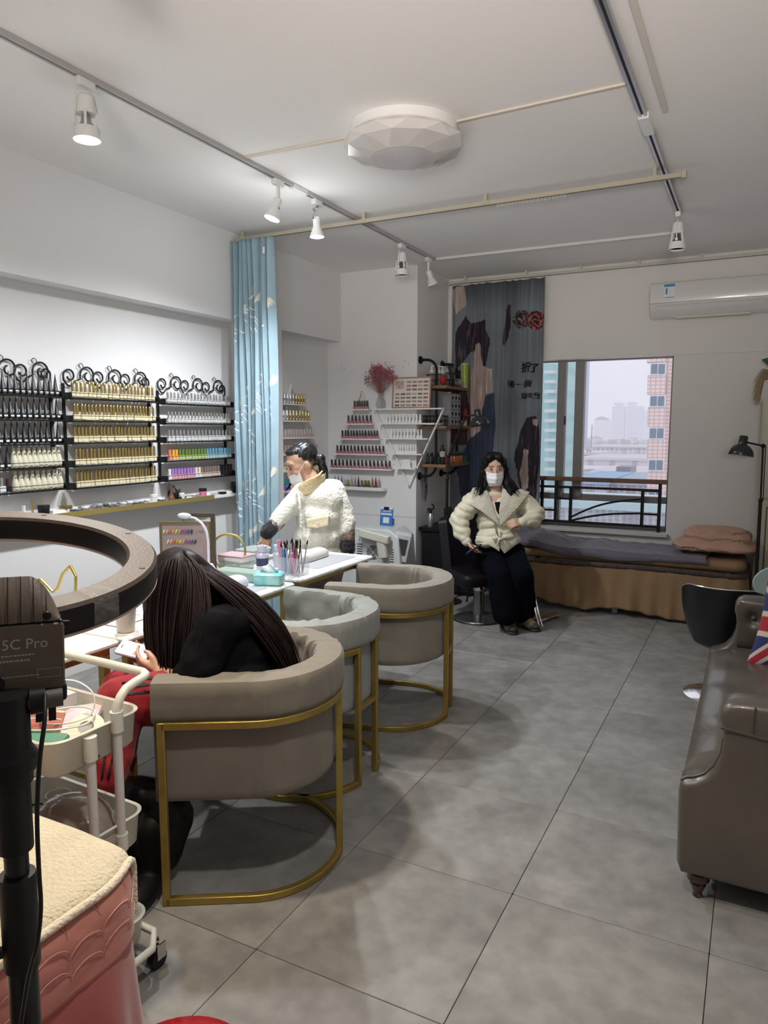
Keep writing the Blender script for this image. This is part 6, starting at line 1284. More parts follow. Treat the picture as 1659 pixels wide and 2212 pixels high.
obj('seat', MB().rbox((-0.25, -0.24, 0.31), (0.25, 0.24, 0.415), 0.06), BL2, bch, bevel=0.012)
m = MB(); m.grid(lambda a, b: Vector((0.24*math.sin(1.25*(a*2-1))*1.05, 0.22+0.05-0.09*(a*2-1)**2+0.10*b, 0.40+0.42*b-0.04*b*(a*2-1)**2)), 24, 14, thick=-0.07); obj('backrest', m, BL2, bch, smooth=60)
m = MB(); m.tube([(0.26, 0.20, 0.36), (0.30, 0.20, 0.55), (0.31, 0.12, 0.565)], 0.014, 8); obj('armrest', m, BLKPL, bch)
fr = thing('footrest_frame', 'chrome footrest bracket on the floor beside the shoes', 'footrest', (0, 0, 0))
m = MB(); g0 = onZ(1198, 1330, 0.012); g1 = onZ(1150, 1262, 0.30); g2 = onZ(1158, 1285, 0.22)
a_ = P(1148, 1288, 5.62); b_ = P(1160, 1338, 5.55); m = MB()
for k in range(2): off = Vector((0.022*k, 0.012*k, 0)); m.tube([a_+off, a_.lerp(b_, 0.75)+off, Vector((b_.x+0.02, b_.y, 0.035))+off], 0.008, 8)
obj('bracket_arm', m, CHROME, fr)
q0 = onZ(1160, 1343, 0.02); q1 = onZ(1208, 1325, 0.03); m = MB(); d = (q1-q0); L = d.length; M = frameM(q0+Vector((0, 0, 0)), d, Vector((-d.y, d.x, 0))); m.rbox((-0.01, -0.035, 0), (L, 0.035, 0.016), 0.02, 0, M); obj('tread', m, CHROME, fr)
# ---------------------------------------------------------------- beauty machine by the block
bmx = thing('beauty_machine', 'white wheeled laser beauty machine with vent fan and tilted screen by the corner block', 'machine', (-2.88, 5.62, 0))
MWH = mat('machine_white', (0.60, 0.62, 0.63), 0.35, coat=0.2)
m = MB(); pr = [(-0.30, 0.10), (0.25, 0.10), (0.21, 0.62), (0.12, 0.68), (-0.30, 0.68)]
m.prism([(x, z) for x, z in pr], -0.16, 0.16, 0, Matrix.Rotation(PI/2, 4, 'X')); body = obj('body', m, MWH, bmx, smooth=None, bevel=0.01)
m = MB()
for k in range(4):
    a0 = PI/4+k*PI/2+0.18
    for rr in (0.018, 0.032, 0.046, 0.058):
        m.tube([(-0.03+rr*math.cos(a), -0.1625, 0.475+rr*math.sin(a)) for a in lin(a0, a0+PI/2-0.36, 8)], 0.003, 4)
obj('fan_grille', m, BLKPL, body, smooth=None)
for (x0, x1, z0, n) in ((-0.19, -0.14, 0.43, 6), (0.115, 0.165, 0.30, 11)):
    for k in range(n): obj('vent_slot', MB().box((x0-0.006*k*(x0 > 0)*-1*0.6, -0.163, z0+k*0.021), (x1+0.003, -0.1605, z0+k*0.021+0.006)), BLKPL, body, smooth=None)
for k in range(5): obj('vent_slot', MB().box((-0.25+k*0.075, -0.163, 0.315), (-0.20+k*0.075, -0.1605, 0.321)), BLKPL, body, smooth=None)
m = MB(); M = Matrix.Translation((0.20, -0.08, 0.52)) @ Matrix.Rotation(0.22, 4, 'Y') @ Matrix.Rotation(0.5, 4, 'Z'); m.rbox((-0.065, -0.05, -0.11), (0.065, 0.05, 0.13), 0.01, 0, M); sc_ = obj('screen_housing', m, MWH, bmx); m = MB(); m.box((-0.04, -0.053, -0.05), (0.04, -0.0505, 0.09), 0, M); obj('screen', m, mat('dark_screen', (0.05, 0.055, 0.06), 0.2), sc_, smooth=None)
m = MB(); m.cyl((0.075, -0.22, 0.10), (0.075, -0.22, 0.50), 0.026, n=16); obj('handpiece_post', m, mat('post_grey', (0.45, 0.50, 0.53), 0.4), bmx)
m = MB(); M = Matrix.Translation((0.03, -0.22, 0.625)) @ Matrix.Rotation(0.17, 4, 'Y'); m.rbox((-0.16, -0.035, -0.035), (0.13, 0.035, 0.035), 0.02, 0, M); m.tube([M @ Vector((-0.155+0.02*math.cos(a)-0.01, 0, 0.02*math.sin(a))) for a in lin(0, 2*PI, 13)[:-1]], 0.006, 6, closed=True); hp_ = obj('handpiece', m, mat('beige_handpiece', (0.62, 0.60, 0.52), 0.4), bmx)
m = MB(); M2 = Matrix.Translation((0.085, -0.22, 0.545)) @ Matrix.Rotation(-0.15, 4, 'Y'); m.rbox((-0.04, -0.028, -0.10), (0.04, 0.028, 0.05), 0.015, 0, M2); obj('handpiece_grip', m, MATS['beige_handpiece'], hp_)
m = MB(); m.cyl((0.19, -0.14, 0.36), (0.27, -0.16, 0.345), 0.032, n=16); obj('hose_socket', m, MWH, bmx)
m = MB(); m.tube([(0.265, -0.16, 0.345), (0.33, -0.18, 0.33), (0.38, -0.2, 0.25), (0.40, -0.2, 0.12), (0.42, -0.18, 0.035), (0.36, -0.10, 0.03)], 0.020, 10); obj('hose', m, mat('hose_grey', (0.50, 0.53, 0.53), 0.4), bmx)
obj('dark_base', MB().rbox((-0.33, -0.19, 0.05), (0.30, 0.18, 0.0995), 0.03), BLKPL, bmx); 
for x in (-0.26, 0.22):
    for y in (-0.14, 0.13): obj('caster', MB().cyl((x-0.012, y, 0.026), (x+0.012, y, 0.026), 0.0255, n=14), BLKPL, bmx)
# blue payment card on clip behind the handpiece
bcd = thing('payment_card', 'blue payment card stand with blank white square on the beauty machine', 'card stand', (-2.91, 5.70, 0.681), -0.12); bcd.scale = (1.45, 1.2, 1.2)
BLU = mat('payment_blue', (0.04, 0.16, 0.44), 0.4); M = Matrix.Rotation(-0.12, 4, 'X')
cdm = MB(); cdm.box((-0.045, -0.003, 0.0), (0.045, 0.003, 0.135), 0, M); cd_ = obj('card', cdm, BLU, bcd, smooth=None)
m = MB(); m.box((-0.045, -0.0042, 0.12), (0.045, -0.0032, 0.135), 0, M).box((-0.040, -0.0042, 0.078), (0.040, -0.0032, 0.092), 0, M).box((-0.022, -0.0042, 0.018), (0.022, -0.0032, 0.062), 0, M); obj('white_fields', m, mat('card_white', (0.62, 0.66, 0.70), 0.5), cd_, smooth=None)
text_mesh('lettering', '扫码付款', 0.017, mat('letter_white', (0.8, 0.82, 0.85), 0.5), cd_, M @ frameM((-0.034, -0.0036, 0.100), (1, 0, 0), (0, 0, 1)), 0.0003)
obj('clip', MB().rbox((-0.02, -0.010, 0.118), (0.018, -0.0045, 0.138), 0.003, 0, M), BLKPL, bcd); obj('support', MB().box((-0.03, 0.0, 0), (0.03, 0.06, 0.006)).box((-0.03, 0.055, 0.006), (0.03, 0.06, 0.05)), MWH, bcd, smooth=None)
# pink unit under the far table
pk = thing('pink_dust_collector', 'pink rounded appliance with white ring under the farthest table', 'appliance', (-2.30, 3.62, 0))
obj('stand', MB().box((-0.16, -0.15, 0.0005), (0.16, 0.19, 0.30)), mat('dusty_pink_drawers', (0.42, 0.24, 0.27), 0.5), pk, smooth=None, bevel=0.006)
# ---------------------------------------------------------------- people
def hframe(c, fwd, up):
    y = Vector(fwd).normalized(); z = Vector(up); z = (z-y*z.dot(y)).normalized(); x = y.cross(z)
    return Matrix(((x.x, y.x, z.x, c[0]), (x.y, y.y, z.y, c[1]), (x.z, y.z, z.z, c[2]), (0, 0, 0, 1)))
def mell(mb, M, c, r, n=18, rot=(0, 0, 0)): mb.ball((0, 0, 0), r, n, 0, M @ Matrix.Translation(Vector(c)) @ Euler(rot).to_matrix().to_4x4())
def head(mb, M, s=1.0):
    S = M @ Matrix.Scale(s, 4)
    for c, r in (((0, -0.012, 0.035), (0.076, 0.094, 0.088)), ((0, 0.030, -0.005), (0.070, 0.066, 0.085)), ((0, 0.038, -0.055), (0.054, 0.054, 0.056)), ((0, 0.062, -0.088), (0.024, 0.024, 0.020)),
                 ((0.036, 0.062, -0.022), (0.026, 0.026, 0.028)), ((-0.036, 0.062, -0.022), (0.026, 0.026, 0.028)), ((0, 0.072, 0.040), (0.050, 0.016, 0.024)),
                 ((0.076, -0.006, -0.010), (0.010, 0.020, 0.032)), ((-0.076, -0.006, -0.010), (0.010, 0.020, 0.032))): mell(mb, S, c, r)
    for a, b, r0, r1 in (((0, 0.090, 0.020), (0, 0.106, -0.022), 0.008, 0.011), ((0.010, 0.094, -0.024), (-0.010, 0.094, -0.024), 0.009, 0.009)): capsule(mb, S @ Vector(a), S @ Vector(b), r0*s, r1*s, 10)
    capsule(mb, S @ Vector((0.018, 0.086, -0.052)), S @ Vector((-0.018, 0.086, -0.052)), 0.008*s, 0.008*s, 8)
def face_bits(parent, M, s=1.0, look=0.0, lids=0.4):
    S = M @ Matrix.Scale(s, 4); EW = mat('eye_white', (0.70, 0.66, 0.62), 0.3); EI = mat('dark_iris', (0.02, 0.012, 0.01), 0.15)
    for sx in (-1, 1):
        e = MB(); e.ball((0, 0, 0), (0.0145, 0.005, 0.0062*(1-lids*0.3)), 14, 0, S @ Matrix.Translation((sx*0.031, 0.0895-0.002, 0.013)) @ Matrix.Rotation(-sx*0.32, 4, 'Z')); o = obj('eye', e, EW, parent)
        e = MB(); e.ball((0, 0, 0), (0.0060, 0.003, 0.0060), 10, 0, S @ Matrix.Translation((sx*0.031+look, 0.0925, 0.0128))); obj('iris', e, EI, o)
        e = MB(); e.tube([S @ Vector((sx*(0.031+dx), 0.0935-abs(dx)*0.35-max(0, dx)*0.25, 0.0195-dx*dx*26)) for dx in (-0.016, -0.009, 0, 0.009, 0.017)], [0.0008, 0.0016, 0.0020, 0.0018, 0.0008], 6); obj('eyelash_line', e, EI, o)
        e = MB(); e.tube([S @ Vector((sx*(0.030+dx), 0.094-abs(dx)*0.35-max(0, dx)*0.3, 0.0365-dx*dx*10+(0.001 if dx > 0 else 0))) for dx in (-0.017, -0.008, 0.003, 0.014, 0.024)], [0.0012, 0.0028, 0.0028, 0.0022, 0.0008], 6); obj('eyebrow', e, mat('brow', (0.05, 0.03, 0.025), 0.8), parent)
def surgical_mask(parent, M, s, zoff=0.0, drop=False):
    S = M @ Matrix.Scale(s, 4); m = MB(); w = 0.070
    def f(a, b):
        x = (a*2-1); t = b; ang = x*1.15; zz = 0.005-0.098*t+zoff; R = 0.074-(0.010*abs(t-0.45)); pl = 0.0014*math.sin(t*PI*6)*(1-abs(x)**3)
        fw = 0.030+R*math.cos(ang)+(0.016*math.exp(-(x/0.22)**2)*(1 if t < 0.65 else 0.55))*(1-0.5*abs(t-0.35))-(0.03*max(0, t-0.75)*2)+pl
        return S @ Vector((R*math.sin(ang)*(1-0.30*t*t), fw, zz+0.012*(x*x)*(-(t-0.5)*2)))
    m.grid(f, 30, 20, thick=-0.002); o = obj('face_mask', m, MASKM, parent, smooth=80)
    for sx in (0, 1):
        sg = -1 if sx == 0 else 1; e = MB(); sd = Vector((sg*0.079, 0.0, 0.022))
        a = S.inverted() @ f(sx, 0.06); b = S.inverted() @ f(sx, 0.94); pts = [a, a.lerp(sd, 0.6)+Vector((sg*0.006, 0, 0.004)), sd, Vector((sg*0.084, -0.016, -0.005)), Vector((sg*0.080, -0.008, -0.038)), b]
        e.tube([S @ p for p in pts], 0.0013, 5); obj('ear_loop', e, MASKM, o)
    return o
def hand(mb, wrist, d, pn, side, curl=0.5, s=1.0, spread=0.12, thumb=0.7):
    """d: toward the fingers, pn: palm normal (fingers curl toward it), side: +1/-1 puts the thumb on +x/-x of the hand"""
    d = Vector(d).normalized(); pn = Vector(pn); pn = (pn-d*pn.dot(d)).normalized(); x = d.cross(pn); W = Vector(wrist)
    def L(a, b, c): return W+x*(a*s)+d*(b*s)+pn*(c*s)
    for k in range(4): a = (-0.028+0.0187*k); capsule(mb, L(a*0.6, 0.005, 0), L(a, 0.078, 0), 0.0155*s, 0.0125*s, 10)
    lens = [(0.030, 0.021, 0.017), (0.036, 0.025, 0.019), (0.039, 0.027, 0.020), (0.035, 0.024, 0.018)]
    if side > 0: lens = lens
    order = range(4) if side > 0 else range(3, -1, -1)
    for k, i in enumerate(order):
        a = (-0.028+0.0187*k); p = L(a, 0.080, 0); sp = (k-1.5)*spread; dd = (d+x*sp).normalized(); ang = 0.0; c = curl*(0.9+0.08*i)
        for j, l in enumerate(lens[i]):
            ang += c*(0.9, 0.9, 0.6)[j]; q = p+(dd*math.cos(ang)+pn*math.sin(ang))*l*s; capsule(mb, p, q, (0.0092-0.0009*j)*s, (0.0084-0.0009*j)*s, 9); p = q
    t0 = L(side*0.022, 0.015, 0.006); t1 = L(side*0.045, 0.045, 0.006+0.020*thumb); t2 = L(side*(0.050-0.012*thumb), 0.075, 0.012+0.030*thumb); t3 = L(side*(0.046-0.02*thumb), 0.098, 0.014+0.034*thumb)
    limb(mb, [t0, t1, t2, t3], [0.015*s, 0.0115*s, 0.0100*s, 0.0082*s], 10)
def shoe(name, M, mats, parent):
    m = MB(); mell(m, M, (0, 0.0, 0.055), (0.045, 0.07, 0.05)); mell(m, M, (0, 0.10, 0.035), (0.047, 0.085, 0.034)); mell(m, M, (0, 0.04, 0.06), (0.042, 0.07, 0.045)); capsule(m, M @ Vector((0, -0.01, 0.06)), M @ Vector((0, -0.01, 0.11)), 0.045, 0.043)
    Mi = M.inverted(); o = fuse(m, name, mats, parent, 0.007, 2, paint=lambda c: 1 if ((Mi @ c).z < 0.02 or (Mi @ c).y > 0.135) else 0)
    m = MB(); m.rbox((-0.046, -0.075, 0.0005), (0.046, 0.185, 0.02), 0.045, 0, M); obj('sole', m, mats[1], o)
    m = MB()
    for k in range(4): m.tube([M @ Vector((x, 0.045+0.022*k, 0.098-0.010*k-abs(x)*0.35)) for x in (-0.026, 0, 0.026)], 0.0025, 5)
    obj('laces', m, mats[2], o); return o
LCK = dict(n=12)
FLEECE = mat('ivory_fleece', (0.78, 0.76, 0.66), 0.95, sheen=0.5, bump=(70, 0.9), noise=(12, 0.08))
CREAMC = mat('cream_collar_fleece', (0.70, 0.58, 0.36), 0.95, sheen=0.4, bump=(60, 0.8))
FURB = mat('black_fur_cuff', (0.012, 0.013, 0.018), 0.95, sheen=0.3, bump=(80, 1.0)); PATB = mat('patterned_band', (0.45, 0.34, 0.28), 0.6, noise=(45, 1.0, (0.07, 0.05, 0.05)))
UPW = Vector((0, 0, 1)); RGT = Vector((0.889, 0.458, 0)); AWY = Vector((-0.458, 0.889, 0))
# ---- standing person at the far table
def A(u, v, dd=0.0): return P(u, v, 4.87+dd)
pA = thing('person', 'person standing at the farthest table in an ivory fleece coat with black cuffs, reaching down', 'person', (0, 0, 0))
fA = (-RGT*0.84 - AWY*0.46 - UPW*0.48).normalized(); MA = hframe(A(652, 1003), fA, UPW+fA*0.3); sA = 1.08
m = MB(); head(m, MA, sA)
capsule(m, A(664, 1020), A(676, 1052), 0.055, 0.065)
ell(m, A(690, 1090), (0.13, 0.09, 0.14)); ell(m, A(688, 1160), (0.13, 0.10, 0.17)); ell(m, A(690, 1215), (0.14, 0.11, 0.10))
limb(m, [A(650, 1068, -0.02), A(606, 1118, -0.10), A(577, 1150, -0.16)], [0.045, 0.036, 0.024]); limb(m, [A(730, 1065, 0.02), A(750, 1110, 0.0), A(752, 1165, -0.03)], [0.045, 0.038, 0.026])
hand(m, A(576, 1151, -0.16), A(566, 1190, -0.20)-A(576, 1151, -0.16), -RGT*0.3-UPW*0.2+AWY*0.9, 1, 0.55, 0.92, 0.10, 0.5)
hand(m, A(752, 1172, -0.03), A(752, 1200, -0.04)-A(752, 1172, -0.03), -RGT, 1, 0.7, 0.85)
fl_l = Vector((A(676, 1200).x, A(676, 1200).y, 0.09)); fl_r = Vector((A(706, 1200).x, A(706, 1200).y, 0.09))
limb(m, [A(676, 1215), Vector((fl_l.x, fl_l.y, 0.45)), fl_l], [0.085, 0.055, 0.035]); limb(m, [A(706, 1215), Vector((fl_r.x, fl_r.y, 0.45)), fl_r], [0.085, 0.055, 0.035])
fuse(m, 'body', SKIN, pA, 0.0062, 1)
face_bits(pA, MA, sA, 0.0, 1.6)
surgical_mask(pA, MA, sA*0.98, -0.030)
m = MB(); mell(m, MA @ Matrix.Scale(sA, 4), (0, -0.036, 0.052), (0.085, 0.092, 0.082)); mell(m, MA @ Matrix.Scale(sA, 4), (0, -0.07, 0.01), (0.066, 0.050, 0.06)); mell(m, MA @ Matrix.Scale(sA, 4), (0, 0.012, 0.100), (0.060, 0.052, 0.026))
ell(m, A(692, 990), (0.035, 0.035, 0.03)); limb(m, [A(692, 992, 0.02), A(700, 1020, 0.06), A(704, 1050, 0.09)], [0.028, 0.03, 0.018])
mi = MA.inverted()
hairA = fuse(m, 'hair', mat('black_hair_shiny', (0.016, 0.014, 0.017), 0.35, spec=0.7, noise=(60, 0.5)), pA, 0.007, 2, disp=lambda c, n: 0.0022*math.sin(150*(mi @ c).x+20*vnoise(c, 12)))
m = MB(); limb(m, [A(642, 1028, 0.06), A(629, 1044, 0.08), A(617, 1062, 0.07)], [0.012, 0.011, 0.004]); fuse(m, 'loose_lock', HAIR, pA, 0.005, 1)
m = MB()
ell(m, A(692, 1080), (0.165, 0.125, 0.125)); ell(m, A(688, 1120), (0.165, 0.14, 0.14)); ell(m, A(687, 1165), (0.168, 0.145, 0.15)); ell(m, A(688, 1195), (0.172, 0.15, 0.10))
capsule(m, A(655, 1065, -0.02), A(722, 1062, 0.03), 0.075, 0.085)
limb(m, [A(648, 1072, -0.03), A(612, 1112, -0.10), A(597, 1130, -0.13)], [0.078, 0.060, 0.050]); limb(m, [A(724, 1075, 0.02), A(744, 1108, 0.0), A(750, 1128, -0.02), A(751, 1148, -0.03)], [0.085, 0.066, 0.062, 0.052])
coat = fuse(m, 'fleece_coat', FLEECE, pA, 0.011, 3, disp=lambda c, n: 0.010*vnoise(c, 7)+0.007*vnoise(c, 16)+0.0035*vnoise(c, 60))
nk = A(666, 1043, 0.0); bk = (RGT*0.85+AWY*0.35).normalized(); sdv = UPW.cross(bk).normalized()
def collar(a, b):
    ph = (a*2-1)*2.55; hgt = 0.115*(0.5+0.5*math.cos(ph*0.62))+0.035; R_ = 0.082+0.014*b+0.008*math.sin(ph*3); d = bk*math.cos(ph)+sdv*math.sin(ph)
    roll = 0.008*max(0, b-0.75)*4; return nk+d*(R_+roll)+Vector((0, 0, -0.035-0.045*(1-math.cos(ph*0.62))+hgt*b*(1-0.25*max(0, b-0.8)*5)))
m = MB(); m.grid(collar, 50, 12, thick=-0.030); obj('collar', m, CREAMC, pA, smooth=80)
m = MB(); limb(m, [A(641, 1052, -0.115), A(647, 1085, -0.155), A(650, 1120, -0.165), A(651, 1160, -0.165), A(652, 1215, -0.15)], [0.009]*5); fuse(m, 'front_placket', CREAMC if False else FLEECE, coat, 0.006, 1, disp=lambda c, n: 0.004*vnoise(c, 50))
fp = [A(u, v, dd) for u, v, dd in ((662, 1122, -0.17), (711, 1113, -0.155), (710, 1135, -0.16), (686, 1141, -0.168), (663, 1138, -0.17))]
m = MB(); n_ = (fp[1]-fp[0]).cross(fp[4]-fp[0]).normalized(); vs = [p-AWY*0.012 for p in fp]+[p+AWY*0.03 for p in fp]; m.add(vs, [(0, 1, 2, 3, 4), (9, 8, 7, 6, 5)]+[(k, k+5, (k+1) % 5+5, (k+1) % 5) for k in range(5)]); obj('pocket_flap', m, mat('cream_flap', (0.74, 0.64, 0.44), 0.9, sheen=0.4, bump=(60, 0.6)), coat, smooth=None, bevel=0.006)
for u, v in ((687, 1132), (646, 1098), (649, 1138)): m = MB(); ell(m, A(u, v, -0.19 if u > 660 else -0.175), (0.010, 0.006, 0.010), n=10); obj('pearl_button', m, mat('pearl', (0.75, 0.7, 0.65), 0.2, 0.3), coat)
for (a, b, r0, r1, c, d, r2) in (((600, 1127, -0.12), (590, 1136, -0.14), 0.053, 0.050, (588, 1138, -0.145), (577, 1150, -0.165), 0.050), ((751, 1150, -0.03), (751, 1162, -0.03), 0.051, 0.050, (751, 1168, -0.03), (752, 1186, -0.03), 0.049)):
    m = MB(); capsule(m, A(*a), A(*b), r0, r1); fuse(m, 'patterned_cuff_band', PATB, coat, 0.008, 2)
    m = MB(); capsule(m, A(*c), A(*d), r2, r2*1.0); fuse(m, 'fur_cuff', FURB, coat, 0.008, 2, disp=lambda c_, n: 0.004*vnoise(c_, 70))
m = MB(); TRA = mat('taupe_trousers', (0.26, 0.20, 0.18), 0.85, bump=(12, 0.4))
limb(m, [A(674, 1215), Vector((fl_l.x, fl_l.y, 0.45)), fl_l], [0.115, 0.095, 0.085]); limb(m, [A(708, 1215), Vector((fl_r.x, fl_r.y, 0.45)), fl_r], [0.115, 0.095, 0.085]); fuse(m, 'trousers', TRA, pA, 0.012, 2, disp=lambda c, n: 0.008*vnoise(c, 9))
SHW = [mat('plain_black_shoe', (0.02, 0.02, 0.02), 0.5), BLKPL, BLKPL]
for p in (fl_l, fl_r): shoe('shoe', hframe((p.x, p.y, 0.0), -RGT*0.8-AWY*0.5, UPW), SHW, pA)
m = MB(); m.rbox((-0.055, -0.02, 0), (0.055, 0.02, 0.012), 0.01); o = obj('nail_tool', m, WCAP, loc=A(571, 1180, -0.17), rot=(0.5, 0.4, -0.3)); tag(o, 'white handheld nail tool held over the far table by the standing person', 'tool')
# ---- seated person on the barber chair
def B(u, v, dd=0.0): return P(u, v, 5.75+dd)
pB = thing('person', 'person seated on the black barber chair in cream puffer jacket and wide black trousers', 'person', (0, 0, 0))
fB = (-AWY*0.97 - RGT*0.02 - UPW*0.08).normalized(); MB_ = hframe(B(1067, 1014), fB, UPW-RGT*0.04); sB = 1.02
m = MB(); head(m, MB_, sB)
capsule(m, B(1068, 1035, 0.02), B(1072, 1072, 0.03), 0.048, 0.055)
ell(m, B(1075, 1085, 0.03), (0.14, 0.08, 0.07)); ell(m, B(1075, 1110, 0.03), (0.14, 0.095, 0.15)); ell(m, B(1074, 1155, 0.05), (0.12, 0.10, 0.16)); ell(m, B(1076, 1195, 0.06), (0.15, 0.12, 0.10))
limb(m, [B(1018, 1082, 0.02), B(988, 1125, 0.0), B(1006, 1170, -0.08)], [0.045, 0.036, 0.024]); limb(m, [B(1135, 1085, 0.03), B(1160, 1118, -0.02), B(1128, 1128, -0.14)], [0.045, 0.036, 0.024])
hand(m, B(1007, 1168, -0.09), B(1030, 1200, -0.16)-B(1007, 1168, -0.09), RGT*0.5+UPW*0.55+AWY*0.2, -1, 0.35, 0.95, 0.10, 0.9)
hand(m, B(1129, 1127, -0.14), B(1095, 1131, -0.20)-B(1129, 1127, -0.14), -UPW*0.5+AWY*0.8, 1, 0.75, 0.95, 0.08, 0.9)
kn = [(P(1077, 1246, 5.50), P(1092, 1342, 5.52)), (P(1128, 1243, 5.52), P(1127, 1338, 5.66))]
for (k, a), hp in zip(kn, (B(1058, 1200, 0.06), B(1100, 1200, 0.08))): limb(m, [hp, k, a], [0.085, 0.055, 0.036])
fuse(m, 'body', SKIN2, pB, 0.0064, 1)
face_bits(pB, MB_, sB, 0.0, 0.9)
surgical_mask(pB, MB_, sB, -0.022)
# hair: cap, centre parting and shoulder-length sides
m = MB(); S = MB_ @ Matrix.Scale(sB, 4)
mell(m, S, (0, -0.034, 0.046), (0.086, 0.094, 0.088)); mell(m, S, (0, -0.035, -0.05), (0.088, 0.070, 0.10))
for sx in (-1, 1): limb(m, [S @ Vector((sx*0.028, 0.012, 0.122)), S @ Vector((sx*0.076, 0.020, 0.075)), S @ Vector((sx*0.088, 0.006, 0.0)), S @ Vector((sx*0.090, -0.006, -0.08))], [0.016, 0.020, 0.026, 0.034])
for sx in (-1, 1): mell(m, S, (sx*0.036, 0.030, 0.096), (0.044, 0.056, 0.040), rot=(0, sx*0.5, 0)); mell(m, S, (sx*0.062, 0.040, 0.062), (0.020, 0.030, 0.040))
limb(m, [B(1050, 1035, 0.0), B(1043, 1058, -0.04), B(1036, 1070, -0.07)], [0.035, 0.024, 0.008]); limb(m, [B(1050, 1040, 0.0), B(1036, 1056, 0.0), B(1026, 1062, 0.0)], [0.032, 0.018, 0.006])
limb(m, [B(1092, 1030, 0.0), B(1098, 1052, -0.04), B(1104, 1072, -0.08)], [0.042, 0.040, 0.012]); limb(m, [B(1094, 1036, 0.0), B(1112, 1054, -0.03), B(1126, 1064, -0.04)], [0.04, 0.028, 0.008]); limb(m, [B(1092, 1040, 0), B(1108, 1056, -0.05), B(1113, 1074, -0.07)], [0.035, 0.024, 0.008])
mi2 = MB_.inverted(); hairB = fuse(m, 'hair', HAIR, pB, 0.007, 2, disp=lambda c, n: 0.0025*math.sin(170*(mi2 @ c).x+16*vnoise(c, 10)))
m = MB(); rnd = random.Random(4)
for k in range(46):
    s_ = 1 if k % 2 else -1; a = B(1066+s_*rnd.uniform(22, 30), 1030+rnd.uniform(-5, 10), -0.04); b = B(1066+s_*rnd.uniform(28, 50)+(8 if s_ > 0 else 4), 1060+rnd.uniform(0, 16), -0.09); m.tube([a, a.lerp(b, 0.5)+Vector((0, 0, -0.01)), b], [0.003, 0.0028, 0.0008], 4)
o = obj('hair_wisps', m, HAIR, hairB, smooth=60); o['kind'] = 'stuff'
PUFF = mat('cream_puffer_nylon', (0.62, 0.58, 0.44), 0.55, sheen=0.2, bump=(18, 0.5)); KNIT = mat('cream_rib_knit', (0.64, 0.61, 0.49), 0.9, sheen=0.3, bump=(90, 0.3))
def quilt(c, n): return 0.010*abs(math.sin(48*c.z+2.5*math.sin(9*c.x)+3*vnoise(c, 5)))-0.004+0.009*vnoise(c, 14)
m = MB(); ell(m, B(1075, 1095, 0.02), (0.165, 0.115, 0.09)); ell(m, B(1074, 1125, 0.01), (0.165, 0.135, 0.14)); ell(m, B(1074, 1158, 0.0), (0.165, 0.14, 0.09))
capsule(m, B(1030, 1078, 0.02), B(1125, 1078, 0.03), 0.065, 0.07)
limb(m, [B(1020, 1086, 0.0), B(991, 1122, -0.02), B(998, 1150, -0.06), B(1003, 1160, -0.08)], [0.082, 0.072, 0.062, 0.046]); limb(m, [B(1130, 1086, 0.02), B(1155, 1112, -0.02), B(1150, 1122, -0.08), B(1136, 1127, -0.12)], [0.085, 0.082, 0.068, 0.048])
ell(m, B(1052, 1170, -0.02), (0.095, 0.11, 0.045)); ell(m, B(1102, 1166, -0.02), (0.08, 0.11, 0.045))
jk = fuse(m, 'puffer_jacket', PUFF, pB, 0.010, 2, disp=quilt)
def flap(name, pts, depth, mm, parent, thick=0.014, ribs=None, bev=0.005):
    """padded panel through outline points; subdivided and bulged"""
    c = sum((Vector(p) for p in pts), Vector())/len(pts); m_ = MB(); n = len(pts); R = 8; vs = []
    for r in range(R+1):
        k = r/R
        for p in pts:
            q = c.lerp(Vector(p), k); q = q - AWY*(depth*(1-k*k)); vs.append(q)
    fs = []
    for r in range(R):
        for j in range(n): fs.append((r*n+j, r*n+(j+1) % n, (r+1)*n+(j+1) % n, (r+1)*n+j))
    L0 = len(vs); vs += [v_+AWY*thick for v_ in vs]; fs += [tuple(L0+i for i in reversed(f)) for f in fs]
    for j in range(n): a = R*n+j; b = R*n+(j+1) % n; fs.append((b, a, L0+a, L0+b))
    m_.add(vs, fs); return obj(name, m_, mm, parent, smooth=60)
def dens(pts, k=5):
    o = []
    for i in range(len(pts)):
        a = Vector(pts[i]); b = Vector(pts[(i+1) % len(pts)]); o += [a.lerp(b, j/k) for j in range(k)]
    return o
ribm = bpy.data.materials.new('ribbed_knit_collar'); ribm.use_nodes = True; nt = ribm.node_tree; b_ = nt.nodes['Principled BSDF']; b_.inputs['Base Color'].default_value = (0.66, 0.62, 0.50, 1); b_.inputs['Roughness'].default_value = 0.9; b_.inputs['Sheen Weight'].default_value = 0.3
tc = nt.nodes.new('ShaderNodeTexCoord'); mp = nt.nodes.new('ShaderNodeMapping'); mp.inputs['Rotation'].default_value = (0, 0.5, -0.48); wv = nt.nodes.new('ShaderNodeTexWave'); wv.bands_direction = 'Z'; wv.inputs['Scale'].default_value = 26; wv.inputs['Distortion'].default_value = 0.6
bp = nt.nodes.new('ShaderNodeBump'); bp.inputs['Strength'].default_value = 0.9; bp.inputs['Distance'].default_value = 0.006; nt.links.new(tc.outputs['Object'], mp.inputs[0]); nt.links.new(mp.outputs[0], wv.inputs[0]); nt.links.new(wv.outputs['Fac'], bp.inputs['Height']); nt.links.new(bp.outputs[0], b_.inputs['Normal'])
